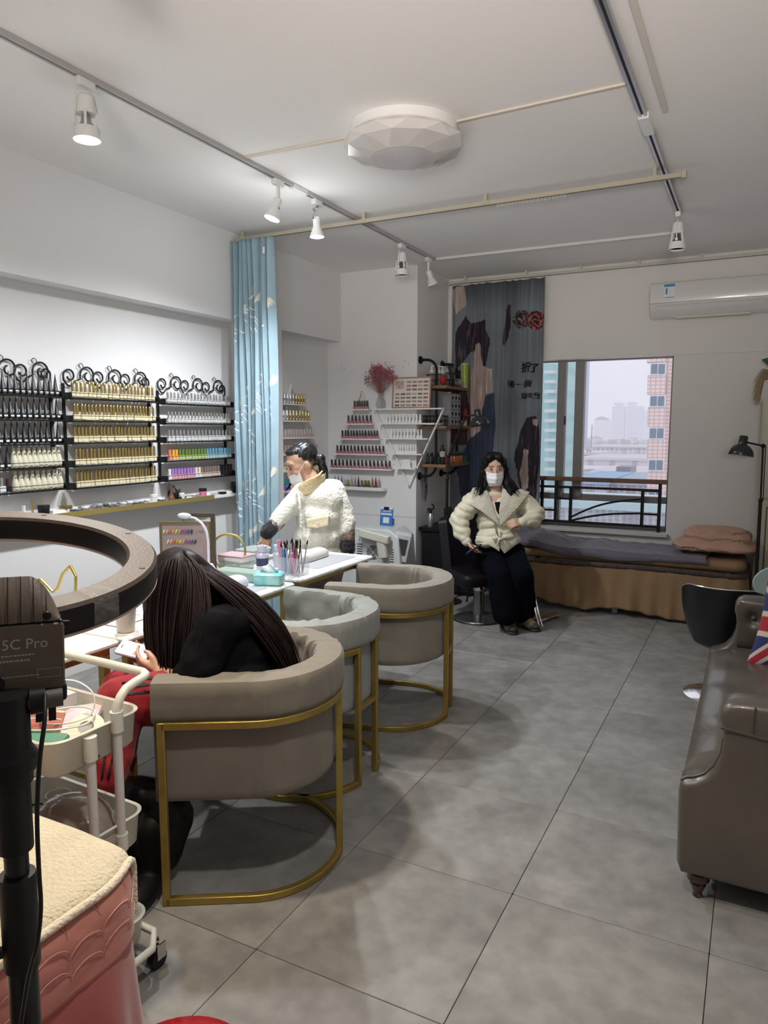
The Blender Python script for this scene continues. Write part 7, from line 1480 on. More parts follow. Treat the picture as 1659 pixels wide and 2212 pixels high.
cl1 = dens([B(1048, 1050, -0.03), B(1022, 1054, -0.03), B(1006, 1084, -0.07), B(1040, 1104, -0.13), B(1078, 1134, -0.145), B(1072, 1112, -0.13), B(1060, 1078, -0.08)]); cl2 = dens([B(1087, 1046, -0.03), B(1118, 1054, -0.04), B(1144, 1063, -0.05), B(1122, 1092, -0.12), B(1080, 1136, -0.15), B(1078, 1104, -0.13), B(1083, 1076, -0.09)])
flap('shawl_collar', cl1, 0.022, ribm, jk); flap('shawl_collar', cl2, 0.022, ribm, jk)
m = MB(); limb(m, [B(1046, 1052, 0.0), B(1050, 1046, 0.08), B(1085, 1044, 0.08), B(1090, 1050, 0.0)], [0.022, 0.026, 0.026, 0.022]); fuse(m, 'collar_back', KNIT, jk, 0.009, 2)
flap('neckline', dens([B(1061, 1070, -0.05), B(1084, 1070, -0.05), B(1081, 1104, -0.115), B(1077, 1112, -0.12), B(1072, 1100, -0.11)], 3), 0.004, SKIN2, pB, 0.01)
flap('black_top', dens([B(1069, 1085, -0.09), B(1081, 1084, -0.09), B(1081, 1104, -0.125), B(1077, 1112, -0.13), B(1072, 1102, -0.12)], 3), 0.004, BLKCLOTH, pB, 0.006)
flap('jacket_hem_flap', dens([B(1080, 1160, -0.13), B(1122, 1158, -0.09), B(1114, 1177, -0.11), B(1090, 1196, -0.13), B(1081, 1184, -0.14)]), 0.015, KNIT, jk)
flap('jacket_hem_flap', dens([B(1078, 1160, -0.14), B(1028, 1158, -0.08), B(1030, 1168, -0.09), B(1060, 1180, -0.13), B(1079, 1191, -0.14)]), 0.015, PUFF, jk)
m = MB(); m.tube([B(1076, 1158, -0.17), B(1071, 1130, -0.175), B(1068, 1128, -0.175), B(1072, 1150, -0.175), B(1078, 1160, -0.175)], 0.004, 6); obj('metal_hook', m, mat('champagne_metal', (0.55, 0.48, 0.36), 0.25, 0.9), jk)
m = MB(); 
for a, b, c in ((1068, 1163, 0.016), (1090, 1160, 0.016), (1079, 1164, 0.012)): ell(m, B(a, b, -0.165), (0.022, 0.012, c))
limb(m, [B(1079, 1165, -0.17), B(1072, 1180, -0.165)], [0.008, 0.005]); fuse(m, 'belt_bow', PUFF, jk, 0.006, 2)
for c, w_, r in ((B(1003, 1162, -0.08), B(1008, 1170, -0.095), 0.048), (B(1135, 1127, -0.125), B(1128, 1128, -0.145), 0.050)): m = MB(); capsule(m, c, w_, r*0.85, r*0.80); fuse(m, 'knit_cuff', KNIT, jk, 0.008, 2, disp=lambda c_, n: 0.002*math.sin(300*c_.x+200*c_.z))
m = MB(); PANT = mat('black_wide_trousers', (0.003, 0.0035, 0.006), 0.95, spec=0.06, bump=(10, 0.5))
ell(m, B(1066, 1192, 0.04), (0.155, 0.13, 0.10)); ell(m, B(1100, 1192, 0.06), (0.13, 0.13, 0.10))
for (k, a), hp in zip(kn, (B(1062, 1202, 0.04), B(1104, 1202, 0.06))): limb(m, [hp, k, a+Vector((0, 0, 0.075))], [0.112, 0.088, 0.108])
fuse(m, 'wide_trousers', PANT, pB, 0.012, 2, disp=lambda c, n: 0.010*vnoise(c, 8)+0.005*vnoise((c.x*30, c.y*30, c.z*3), 1))
SHB = [mat('tan_suede', (0.24, 0.19, 0.08), 0.8, noise=(30, 0.3)), mat('black_rubber', (0.02, 0.018, 0.016), 0.7), mat('tan_lace', (0.34, 0.27, 0.12), 0.8)]
for (x, y), dr_ in (((-1.655, 5.30), -AWY*0.9+RGT*0.15), ((-1.56, 5.42), -AWY*0.8+RGT*0.45)): shoe('hiking_shoe', hframe((x, y, 0.0), dr_, UPW), SHB, pB)
m = MB(); m.rbox((-0.035, -0.07, 0), (0.035, 0.07, 0.010), 0.012); c_ = B(1024, 1188, -0.16); o = obj('mobile_phone', m, mat('dark_phone', (0.06, 0.06, 0.075), 0.25), loc=c_, rot=(0.5, -0.5, -0.9)); tag(o, 'dark grey phone in the lowered hand of the seated person', 'phone')
# ---- bent-over person in the nearest armchair
pC = thing('person', 'person with very long black hair and red track trousers bent over a phone', 'person', (0, 0, 0))
Q = lambda u, v, D: P(u, v, D)
fC = (-RGT*0.80-UPW*0.75-AWY*0.05).normalized(); MC = hframe(Q(392, 1262, 2.66), fC, UPW*0.8-RGT*0.5); 
m = MB(); head(m, MC, 1.0)
capsule(m, Q(410, 1290, 2.66), Q(455, 1325, 2.64), 0.05, 0.055)
ell(m, Q(480, 1360, 2.62), (0.11, 0.13, 0.10)); ell(m, Q(530, 1420, 2.60), (0.12, 0.13, 0.11)); ell(m, Q(560, 1470, 2.60), (0.13, 0.14, 0.09))
limb(m, [Q(455, 1365, 2.44), Q(420, 1462, 2.40), Q(346, 1456, 2.50)], [0.042, 0.036, 0.026]); limb(m, [Q(445, 1350, 2.80), Q(400, 1440, 2.78), Q(352, 1436, 2.68)], [0.042, 0.036, 0.026])
hand(m, Q(346, 1456, 2.50), Q(292, 1430, 2.53)-Q(346, 1456, 2.50), AWY*0.75+UPW*0.5, -1, 0.42, 0.92, 0.05, 0.8)
hand(m, Q(352, 1436, 2.68), Q(300, 1414, 2.64)-Q(352, 1436, 2.68), -AWY*0.6+UPW*0.45, 1, 0.30, 0.92, 0.05, 0.9)
kC = [(Q(262, 1512, 2.44), Q(232, 1700, 2.34)), (Q(268, 1490, 2.70), Q(250, 1690, 2.68))]; hipC = [Q(500, 1500, 2.50), Q(510, 1480, 2.72)]
ft = [Vector((a[1].x, a[1].y, 0.06)) for a in kC]
for (k, a), h_, f_ in zip(kC, hipC, ft): limb(m, [h_, k, a, f_], [0.080, 0.056, 0.042, 0.034])
fuse(m, 'body', SKIN, pC, 0.006, 1)
REDV = mat('red_velour', (0.30, 0.003, 0.010), 0.8, sheen=0.15, bump=(14, 0.5), noise=(10, 0.25)); STRP = mat('black_stripe', (0.01, 0.008, 0.01), 0.7)
m = MB()
for (k, a), h_ in zip(kC, hipC): e_ = a+Vector((0, 0, 0.03)); limb(m, [h_, h_.lerp(k, 0.5), k, k.lerp(e_, 0.5), e_], [0.105, 0.098, 0.082, 0.074, 0.062])
tr = fuse(m, 'track_trousers', REDV, pC, 0.010, 2, disp=lambda c, n: 0.008*vnoise(c, 10)+0.005*vnoise(c, 24))
def on_leg(a, b, ra, rb, offs, n0=14):
    """three stripes lying on the camera side of a leg segment"""
    ax = (b-a).normalized(); side = (CAM-(a+b)/2); side = (side-ax*side.dot(ax)).normalized(); up = ax.cross(side)
    for o_ in offs:
        m_ = MB(); vs = []
        for k in range(n0+1):
            t = k/n0; c = a.lerp(b, t); r = ra+(rb-ra)*t+0.007
            for w in (-0.045, 0.045): ang = o_+w; vs.append(c+(side*math.cos(ang)+up*math.sin(ang))*(r+0.004))
        m_.add(vs, [(2*k, 2*k+1, 2*k+3, 2*k+2) for k in range(n0)]); mm_ = m_.mesh('stripe', STRP, 60); so = link('stripe', mm_, tr); sm_ = so.modifiers.new('t', 'SOLIDIFY'); sm_.thickness = 0.004; sm_.offset = 0
        sw = so.modifiers.new('w', 'SHRINKWRAP'); sw.target = tr; sw.offset = 0.003; sw.wrap_mode = 'ABOVE_SURFACE'
on_leg(kC[0][0].lerp(hipC[0], 0.03), kC[0][0].lerp(hipC[0], 0.75), 0.084, 0.102, (-0.75, -0.50, -0.25)); on_leg(kC[0][0].lerp(kC[0][1], 0.12), kC[0][1]+Vector((0, 0, 0.02)), 0.080, 0.064, (-0.35, -0.05, 0.25))
m = MB(); ell(m, Q(478, 1362, 2.62), (0.14, 0.19, 0.115)); ell(m, Q(525, 1410, 2.60), (0.155, 0.19, 0.135)); ell(m, Q(555, 1455, 2.60), (0.15, 0.18, 0.11)); ell(m, Q(500, 1345, 2.50), (0.09, 0.09, 0.07))
limb(m, [Q(462, 1362, 2.44), Q(432, 1450, 2.38), Q(396, 1458, 2.48)], [0.082, 0.070, 0.046]); limb(m, [Q(450, 1350, 2.80), Q(415, 1440, 2.80), Q(388, 1442, 2.72)], [0.080, 0.068, 0.044]); ell(m, Q(500, 1470, 2.50), (0.16, 0.12, 0.08))
fuse(m, 'black_jacket', mat('black_padded_jacket', (0.004, 0.004, 0.005), 0.85, spec=0.08, bump=(9, 0.6)), pC, 0.010, 2, disp=lambda c, n: 0.012*vnoise(c, 9)+0.006*vnoise(c, 22))
HC = bpy.data.materials.new('long_dark_hair'); HC.use_nodes = True; b_ = HC.node_tree.nodes['Principled BSDF']; b_.inputs['Roughness'].default_value = 0.45; b_.inputs['Specular IOR Level'].default_value = 0.14
oi = HC.node_tree.nodes.new('ShaderNodeNewGeometry'); rp_ = HC.node_tree.nodes.new('ShaderNodeValToRGB'); rp_.color_ramp.elements[0].color = (0.004, 0.003, 0.004, 1); rp_.color_ramp.elements[1].color = (0.016, 0.006, 0.006, 1)
HC.node_tree.links.new(oi.outputs['Random Per Island'], rp_.inputs[0]); HC.node_tree.links.new(rp_.outputs[0], b_.inputs['Base Color'])
m = MB(); mell(m, MC, (0, -0.018, 0.045), (0.088, 0.10, 0.092)); limb(m, [Q(380, 1235, 2.66), Q(350, 1300, 2.62), Q(350, 1400, 2.58), Q(362, 1470, 2.56)], [0.09, 0.07, 0.05, 0.02]); limb(m, [Q(395, 1240, 2.62), Q(400, 1320, 2.56), Q(400, 1410, 2.54), Q(395, 1480, 2.52)], [0.09, 0.075, 0.06, 0.03]); limb(m, [Q(400, 1240, 2.66), Q(465, 1290, 2.62), Q(530, 1340, 2.58), Q(590, 1398, 2.56), Q(632, 1445, 2.54)], [0.088, 0.078, 0.066, 0.045, 0.012])
hb = fuse(m, 'hair', HC, pC, 0.010, 3)
FRONT = [[(372, 1190, 2.72), (334, 1213, 2.66), (317, 1290, 2.60), (316, 1370, 2.58), (332, 1440, 2.56), (346, 1492, 2.56)], [(384, 1190, 2.66), (362, 1222, 2.55), (348, 1310, 2.52), (350, 1400, 2.50), (360, 1500, 2.50)], [(394, 1192, 2.62), (405, 1238, 2.52), (400, 1330, 2.45), (392, 1420, 2.43), (384, 1505, 2.44)], [(398, 1193, 2.60), (440, 1240, 2.51), (452, 1320, 2.42), (440, 1400, 2.37), (418, 1478, 2.38)]]
BACK = [[(380, 1188, 2.72), (440, 1223, 2.68), (495, 1253, 2.66), (560, 1297, 2.62), (618, 1370, 2.58), (648, 1452, 2.55)], [(388, 1190, 2.66), (440, 1230, 2.60), (495, 1268, 2.56), (555, 1318, 2.53), (610, 1392, 2.51), (640, 1462, 2.50)], [(394, 1192, 2.62), (440, 1245, 2.52), (490, 1292, 2.48), (540, 1348, 2.46), (590, 1416, 2.46), (618, 1470, 2.46)]]
def catmull(pts, n):
    o = []
    for k in range(n+1):
        t = k/n*(len(pts)-1); i = min(int(t), len(pts)-2); f = t-i; p0 = pts[max(i-1, 0)]; p1 = pts[i]; p2 = pts[i+1]; p3 = pts[min(i+2, len(pts)-1)]
        o.append(0.5*((2*p1)+(p2-p0)*f+(2*p0-5*p1+4*p2-p3)*f*f+(3*p1-p0-3*p2+p3)*f**3))
    return o
m = MB(); rnd = random.Random(8)
for fam, N in ((FRONT, 620), (BACK, 520)):
    C = [catmull([Q(*p) for p in g], 14) for g in fam]
    for k in range(N):
        w = rnd.random()*(len(C)-1); i = min(int(w), len(C)-2); f = w-i; ext = rnd.uniform(0.80, 1.06); push = rnd.uniform(-0.012, 0.012); dv = Vector((rnd.gauss(0, 0.004), rnd.gauss(0, 0.004), rnd.gauss(0, 0.004))); pts = []
        for j in range(15):
            t = j/14*min(ext, 1.0); q0 = C[i][int(round(t*14))]; q1 = C[i+1][int(round(t*14))]; q = C[i][j].lerp(C[i+1][j], f)
            if ext < 1 and j/14 > ext: break
            pts.append(q+dv*(0.4+j/7)+(CAM-q).normalized()*(push+0.004)+Vector((0, 0, 0.003*math.sin(j*0.9+k))))
        if len(pts) > 4: n = len(pts); m.tube(pts, [0.0026 if j < n-3 else 0.0026*(n-j)/4 for j in range(n)], 4)
o = obj('hair_strands', m, HC, hb, smooth=179); o['kind'] = 'stuff'
ph_ = thing('mobile_phone', 'phone with lit pale screen held by the bent-over person', 'phone', tuple(Q(298, 1407, 2.585)))
MP = hframe((0, 0, 0), (RGT*0.96-UPW*0.22-AWY*0.1), (-AWY*0.45+UPW*0.85+RGT*0.25))
m = MB(); m.rbox((-0.036, -0.075, -0.005), (0.036, 0.075, 0.004), 0.012, 0, MP); obj('case', m, mat('pinkish_case', (0.45, 0.36, 0.38), 0.3, alpha=1), ph_)
m = MB(); m.rbox((-0.032, -0.071, 0.0042), (0.032, 0.071, 0.005), 0.009, 0, MP); sc2 = obj('screen', m, mat('lit_screen', (0.26, 0.22, 0.29), 0.25, emit=0.9), ph_)
m = MB(); m.box((-0.008, -0.062, 0.0051), (0.008, -0.057, 0.0053), 0, MP); obj('camera_island', m, BLKPL, sc2, smooth=None)
for k in range(7): m = MB(); m.box((-0.026, -0.045+0.014*k, 0.0051), (-0.026+0.03+0.02*((k*37) % 3)/3, -0.041+0.014*k, 0.0053), 0, MP); obj('screen_line', m, mat(['ui_grey', 'ui_rose', 'ui_blue'][k % 3], [(0.5, 0.5, 0.6), (0.8, 0.25, 0.35), (0.3, 0.4, 0.7)][k % 3], 0.4), sc2, smooth=None)
m = MB(); m.box((0.008, -0.01, 0.0051), (0.026, 0.008, 0.0053), 0, MP); obj('thumbnail', m, mat('ui_brown', (0.25, 0.14, 0.08), 0.4), sc2, smooth=None)
# ---------------------------------------------------------------- white trolley
tx = thing('utility_trolley', 'white three-tier trolley with curved tube handle beside the nearest armchair', 'trolley', (-1.705, 1.285, 0), math.radians(-2))
TW = mat('trolley_white', (0.64, 0.63, 0.55), 0.38, coat=0.15); HX_, HY_ = 0.215, 0.145
def tray(z, h):
    def ringp(r, zz, ins): 
        o = []
        for cx, cy, a0 in ((1, 1, 0), (-1, 1, 90), (-1, -1, 180), (1, -1, 270)):
            for k in range(7): a = math.radians(a0+15*k); o.append((cx*(HX_-0.05)+ (0.05-ins)*math.cos(a), cy*(HY_-0.05)+(0.05-ins)*math.sin(a), zz))
        return o
    R = [ringp(0, z-h, 0.035), ringp(0, z-h, 0.022), ringp(0, z-h+0.012, 0.010), ringp(0, z-0.006, 0.002), ringp(0, z, -0.006), ringp(0, z+0.004, -0.001), ringp(0, z, 0.005), ringp(0, z-h+0.016, 0.013), ringp(0, z-h+0.004, 0.026)]
    n = 28; m = MB(); fs = [tuple(range(n-1, -1, -1)), tuple(range(8*n, 9*n))]
    for i in range(8):
        for k in range(n): fs.append((i*n+k, i*n+(k+1) % n, (i+1)*n+(k+1) % n, (i+1)*n+k))
    m.add(sum(R, []), fs); return m
for z, h in ((0.765, 0.10), (0.470, 0.10), (0.16, 0.09)): obj('tray', tray(z, h), TW, tx, smooth=50)
for sx in (-1, 1):
    for sy in (-0.038, 0.048):
        x = sx*(HX_+0.006); top = 0.745 if sy < 0 else 0.79
        m = MB(); m.cyl((x, sy, 0.09), (x, sy, top), 0.0125, n=16); obj('post', m, mat('trolley_tube', (0.60, 0.58, 0.56), 0.35), tx)
        [obj('post_clamp', MB().cyl((x, sy, za), (x, sy, zb_), 0.0175, n=16), TW, tx) for za, zb_ in ((top-0.055, top+(0.008 if sy < 0 else 0)), (0.40, 0.445), (0.09, 0.13))]
hp = [(HX_+0.006, 0.048, 0.785), (HX_+0.006, 0.052, 0.805), (HX_+0.004, 0.066, 0.824), (HX_+0.000, 0.088, 0.838), (HX_, 0.118, 0.846), (HX_-0.002, 0.150, 0.850), (HX_-0.01, 0.167, 0.852), (HX_-0.03, 0.176, 0.853)]
pts = hp+[(0, 0.178, 0.853)]+[(-x, y, z) for x, y, z in reversed(hp)]
m = MB(); m.tube(pts, 0.0125, 12); obj('handle', m, TW, tx, smooth=60)
m = MB(); m.tube([(HX_+0.05, 0, 0.085), (HX_+0.05, 0.10, 0.085), (HX_, HY_+0.01, 0.085), (-HX_, HY_+0.01, 0.085), (-HX_-0.05, 0.1, 0.085), (-HX_-0.05, -0.1, 0.085), (-HX_, -HY_-0.01, 0.085), (HX_, -HY_-0.01, 0.085), (HX_+0.05, -0.10, 0.085)], 0.011, 10, closed=True); obj('base_frame', m, TW, tx, smooth=60)
for sx in (-1, 1):
    for sy in (-1, 1):
        x, y = sx*(HX_+0.03), sy*(HY_-0.01); m = MB(); m.cyl((x-0.011, y, 0.028), (x+0.011, y, 0.028), 0.0275, n=18); c_ = obj('caster', m, BLKPL, tx); m = MB(); m.box((x-0.016, y-0.012, 0.03), (x-0.012, y+0.02, 0.075)).box((x+0.012, y-0.012, 0.03), (x+0.016, y+0.02, 0.075)).cyl((x, y, 0.06), (x, y, 0.084), 0.008, n=8); obj('fork', m, CHROME, c_, smooth=None)
def tloc(x, y, z): return tuple(tx.matrix_basis @ Vector((x, y, z))) if False else (tx.location.x+x*math.cos(tx.rotation_euler.z)-y*math.sin(tx.rotation_euler.z), tx.location.y+x*math.sin(tx.rotation_euler.z)+y*math.cos(tx.rotation_euler.z), z)
zb = 0.67
m = MB(); m.box((-0.08, -0.002, 0), (0.08, 0.002, 0.105)); m.box((-0.08, 0.0, 0), (0.08, 0.075, 0.003))
o = obj('coral_folder', m, mat('coral_card', (0.70, 0.27, 0.20), 0.55, noise=(18, 0.15)), loc=tloc(0.03, -0.085, zb+0.02), rot=(-0.55, 0, 0.25), smooth=None); tag(o, 'coral pink folded card standing in the top trolley tray', 'card')
o = obj('green_card', MB().rbox((-0.07, -0.035, 0), (0.07, 0.035, 0.012), 0.01), mat('leaf_green_pack', (0.03, 0.17, 0.07), 0.4, noise=(30, 0.2)), loc=tloc(0.10, -0.10, zb+0.068), rot=(0.1, 0.1, 0.4)); tag(o, 'green card box at the near corner of the top trolley tray', 'box')
o = obj('cream_box', MB().cbox((0, 0, 0.035), (0.19, 0.09, 0.07)), mat('cream_carton', (0.66, 0.56, 0.38), 0.6), loc=tloc(-0.09, 0.00, zb+0.002), rot=(0, 0, 0.15), smooth=None, bevel=0.003); tag(o, 'cream carton lying in the top trolley tray', 'box')
o = obj('tissue_box', MB().cbox((0, 0, 0.05), (0.11, 0.09, 0.10)).box((-0.0555, -0.0455, 0.02), (0.0555, -0.0452, 0.09), 1), [mat('grey_white_carton', (0.55, 0.54, 0.52), 0.6), mat('orange_carton', (0.72, 0.42, 0.10), 0.6)], loc=tloc(-0.085, 0.075, zb+0.004), rot=(0, 0, -0.1), smooth=None); tag(o, 'orange and white tissue box at the back of the top trolley tray', 'box')
o = obj('paper_bag', MB().cbox((0, 0, 0.06), (0.10, 0.03, 0.12)), mat('pale_manila', (0.70, 0.62, 0.46), 0.7, noise=(9, 0.1)), loc=tloc(-0.10, 0.075, zb+0.1045), rot=(0, 0, -0.2), smooth=None); tag(o, 'pale manila packet standing on the tissue box', 'packet')
o = obj('magazine', MB().cbox((0, 0, 0.006), (0.12, 0.16, 0.012)), mat('lilac_magazine', (0.58, 0.42, 0.48), 0.3, noise=(9, 0.5, (0.75, 0.72, 0.72))), loc=tloc(0.04, 0.06, zb+0.045), rot=(0.15, -0.12, 0.6), smooth=None); tag(o, 'lilac magazine leaning in the top trolley tray', 'magazine')
rt = thing('tape_measure_roll', 'round cream tape roll with grey centre in the top trolley tray', 'roll', tloc(0.135, 0.02, zb+0.055), 0.3); rt.rotation_euler = (0.5, 0.25, 0.3)
obj('ring', MB().lathe([(0.020, -0.02), (0.047, -0.02), (0.047, 0.02), (0.020, 0.02), (0.020, -0.02)], 28), mat('cream_roll', (0.66, 0.60, 0.47), 0.5), rt); obj('hub', MB().lathe([(0.0001, -0.016), (0.0198, -0.016), (0.0198, 0.018), (0.0001, 0.018)], 24), mat('grey_hub', (0.28, 0.27, 0.26), 0.5), rt)
o = obj('dark_tray', MB().rbox((-0.08, -0.055, 0), (0.08, 0.055, 0.014), 0.008), mat('dark_brown_tray', (0.12, 0.09, 0.06), 0.4), loc=tloc(0.115, 0.02, zb+0.004), rot=(0, 0, 0.3)); tag(o, 'dark brown flat tray under the tape roll', 'tray')
m = MB(); rnd = random.Random(31)
pts = [Vector(tloc(0.02, -0.06, zb+0.10))]; 
cabp = [(-0.02, -0.02, 0.08), (0.02, 0.0, 0.17), (0.08, 0.03, 0.185), (0.13, 0.05, 0.15), (0.14, 0.03, 0.10), (0.10, -0.02, 0.085), (0.05, -0.05, 0.09), (0.02, -0.02, 0.10), (0.06, 0.05, 0.10), (0.12, 0.06, 0.095), (0.16, 0.0, 0.09), (0.12, -0.05, 0.085), (0.06, -0.10, 0.088), (0.0, -0.11, 0.09), (0.03, -0.06, 0.10), (0.10, -0.03, 0.10)]
cv = catmull([Vector(tloc(x, y, zb+z)) for x, y, z in cabp], 110); m.tube(cv, 0.0022, 6); o = obj('white_cable', m, WCAP, smooth=60); tag(o, 'looped white charging cable spilling over the top trolley tray', 'cable')
for k in range(4):
    m = MB(); ell(m, (0, 0, 0.014), (0.028, 0.02, 0.014), n=12); o = obj('cotton_pouch', m, mat('off_white_pouch', (0.62, 0.58, 0.52), 0.7, bump=(20, 0.5)), loc=tloc(0.03+0.035*k, 0.035-0.03*(k % 2), zb+0.024+0.0), rot=(0, 0, k)); tag(o, 'small crumpled off-white pouch under the cable in the trolley tray', 'pouch', 'off-white pouches in the trolley')
# lower tray
zb = 0.375
m = MB(); ell(m, (0, 0, 0.075), (0.125, 0.095, 0.075)); ell(m, (0.02, 0.01, 0.05), (0.13, 0.10, 0.05)); o = fuse(m, 'steamer_hood', mat('smoky_tan_plastic', (0.26, 0.21, 0.17), 0.12, coat=0.6), None, 0.008, 3); o.location = tloc(0.08, 0.01, zb+0.005); tag(o, 'smoky tan domed hood lying in the lower trolley tray', 'hood')
jr = thing('clear_jar', 'open clear jar with a pink and mint tube in the lower trolley tray', 'jar', tloc(-0.09, 0.085, zb)); obj('glass', MB().lathe([(0.034, 0.001), (0.036, 0.006), (0.036, 0.085), (0.033, 0.085), (0.032, 0.006), (0.0001, 0.005)], 20), mat('smoke_glass', (0.45, 0.45, 0.46), 0.08, alpha=0.4), jr)
obj('tube', MB().lathe([(0.008, 0.01), (0.011, 0.05), (0.008, 0.055), (0.008, 0.08)], 12), mat('pink_tube', (0.65, 0.25, 0.32), 0.4), jr)
ad = thing('power_adapter', 'black power adapter with coiled cable in the lower trolley tray', 'adapter', tloc(-0.14, -0.01, zb+0.0), 0.3); obj('brick', MB().rbox((-0.045, -0.02, 0), (0.045, 0.02, 0.03), 0.008), BLKPL, ad)
m = MB(); m.tube([Vector((0.05+0.05*math.cos(t*0.7)*(1-0.01*t), 0.03+0.035*math.sin(t*0.7), 0.03+0.03*abs(math.sin(t*0.35)))) for t in range(26)], 0.003, 6); m.tube([(-0.045, 0, 0.02), (-0.09, -0.02, 0.02), (-0.10, -0.06, 0.03)], 0.003, 6); obj('cable', m, BLKPL, ad, smooth=60)
# ---------------------------------------------------------------- pink treatment bed with cream towel
pb_ = thing('treatment_bed', 'treatment bed with quilted dusty pink cover and long gathered skirt', 'bed', (0, 0, 0))
PKX0, PKX1, PKY0, PKY1, PZ = -1.80, -1.075, -0.75, 1.03, 0.640
QP = mat('dusty_pink_quilt', (0.48, 0.185, 0.145), 0.65, sheen=0.25, noise=(5, 0.12), bump=(18, 0.25)); SK = mat('rose_pink_skirt', (0.42, 0.115, 0.105), 0.65, sheen=0.3, noise=(4, 0.15))
def pr_edge(s):
    """along the camera-side long edge (from the near end), round the corner, then along the far end"""
    L1 = PKY1-0.12-PKY0; Lc = 0.12*PI/2; L2 = PKX1-0.12-PKX0; d = s*(L1+Lc+L2)
    if d < L1: return Vector((PKX1, PKY0+d, 0)), Vector((1, 0, 0))
    if d < L1+Lc: a = (d-L1)/0.12; n = Vector((math.cos(a), math.sin(a), 0)); return Vector((PKX1-0.12, PKY1-0.12, 0))+n*0.12, n
    return Vector((PKX1-0.12-(d-L1-Lc), PKY1, 0)), Vector((0, 1, 0))
def stitch(p, q): return 0.0022*abs(math.sin(p*21+1.5*math.sin(q*19)))**0.35+0.002*abs(math.sin(q*24+1.3*math.sin(p*17)))**0.35
def qtop(a, b):
    p, n = pr_edge(a)
    if b < 0.5: k = b/0.5; c = Vector(((PKX0+PKX1)/2-0.1, min(p.y, PKY1-0.35), 0)); q = c.lerp(p-n*0.03, k); z = PZ+0.006-0.0*k
    else: k = (b-0.5)/0.5; th = k*PI/2; q = p-n*0.03+n*0.040*math.sin(min(th*2.2, PI/2)); z = PZ+0.006-0.15*max(0, k-0.12)**1.1-0.012*math.sin(th)
    s = stitch(a*2.6*1.3, b*0.9+0.2)*1.8; return Vector((q.x, q.y, z))+(n*0.9*(1 if b > 0.6 else 0)+Vector((0, 0, 1 if b <= 0.6 else 0.3)))*s
m = MB(); m.grid(qtop, 260, 46, thick=-0.012); obj('quilted_cover', m, QP, pb_, smooth=179)
m = MB(); 
for k in range(3):
    for arc in range(30):
        a0 = 0.05+arc*0.031; pts = []
        for t in range(9): th = PI*t/8; aa = a0+0.0155*(1-math.cos(th)); bb = 0.62+0.13*k-0.075*math.sin(th)+(0.03 if arc % 2 else 0); p_ = qtop(min(aa, 1), min(bb, 1)); pts.append(p_+(pr_edge(min(aa, 1))[1]*0.9+Vector((0, 0, 0.6))).normalized()*0.0028)
        m.tube(pts, 0.0008, 3)
o = obj('scallop_stitching', m, mat('pale_pink_thread', (0.62, 0.32, 0.27), 0.7), pb_, smooth=None); o['kind'] = 'stuff'
def pskirt(a, b):
    p, n = pr_edge(a); f = 0.035*b**0.8*math.sin(2*PI*9*a+2.2*math.sin(11*a))+0.016*b*math.sin(2*PI*21*a+1); q = p+n*(0.004+f*0.8+0.055*b); return Vector((q.x, q.y, 0.545-0.535*b))
m = MB(); m.grid(pskirt, 360, 30, thick=0.003); obj('gathered_skirt', m, SK, pb_, smooth=179)
m = MB(); m.rbox((PKX0, PKY0, 0.50), (PKX1-0.02, PKY1-0.02, PZ-0.002), 0.10, seg=6); obj('mattress', m, SK, pb_)
for x in (-1.7, -1.2):
    for y in (-0.6, 0.88): obj('leg', MB().box((x-0.02, y-0.02, 0.0005), (x+0.02, y+0.02, 0.50)), BLACK, pb_, smooth=None)
TOW = mat('cream_terry_towel', (0.68, 0.59, 0.42), 0.95, sheen=0.2, bump=(120, 0.9), noise=(9, 0.10))
tw = thing('cream_towel', 'thick cream terry towel spread over the corner of the pink bed', 'towel', (0, 0, 0))
def tow(a, b):
    # a along the long edge (arc length), b from the camera side inward
    sarc = -0.30+1.47*a; x = -1.081-0.47*b-0.06*b*max(0, a-0.7); z = PZ+0.026+0.010*math.sin(2.5*a+1)+0.008*math.sin(PI*b)+0.004*vnoise((x*9, sarc*9, 0), 1.0)
    e0 = PKY1-0.03; e = max(0, sarc-e0); R_ = 0.045
    if e <= 0: y = sarc
    elif e < R_*PI/2: th = e/R_; y = e0+R_*math.sin(th); z -= R_*(1-math.cos(th))
    else: y = e0+R_; z -= R_+(e-R_*PI/2)
    k = max(0, min(1, (y-(PKY1-0.14))/0.155)); x -= 0.060*k*k*max(0, 1-b*2.5)
    o_ = max(0, 1-b*16); z -= 0.012*o_*o_; x += 0.010*math.sin(3.1*a+0.5)*(1-b)
    return Vector((x, y, z))
m = MB(); m.grid(tow, 150, 90, thick=0.014); obj('terry_cloth', m, TOW, tw, smooth=179)
m = MB(); pts = [tow(k/80, 0.0)+Vector((0.004, 0, -0.005)) for k in range(81)]+[tow(1.0, k/40)+Vector((0, 0.004, -0.005)) for k in range(41)]; m.tube(pts, 0.009, 8); obj('towel_hem', m, mat('cream_hem', (0.72, 0.64, 0.48), 0.95, sheen=0.1, bump=(120, 0.8)), tw, smooth=60)
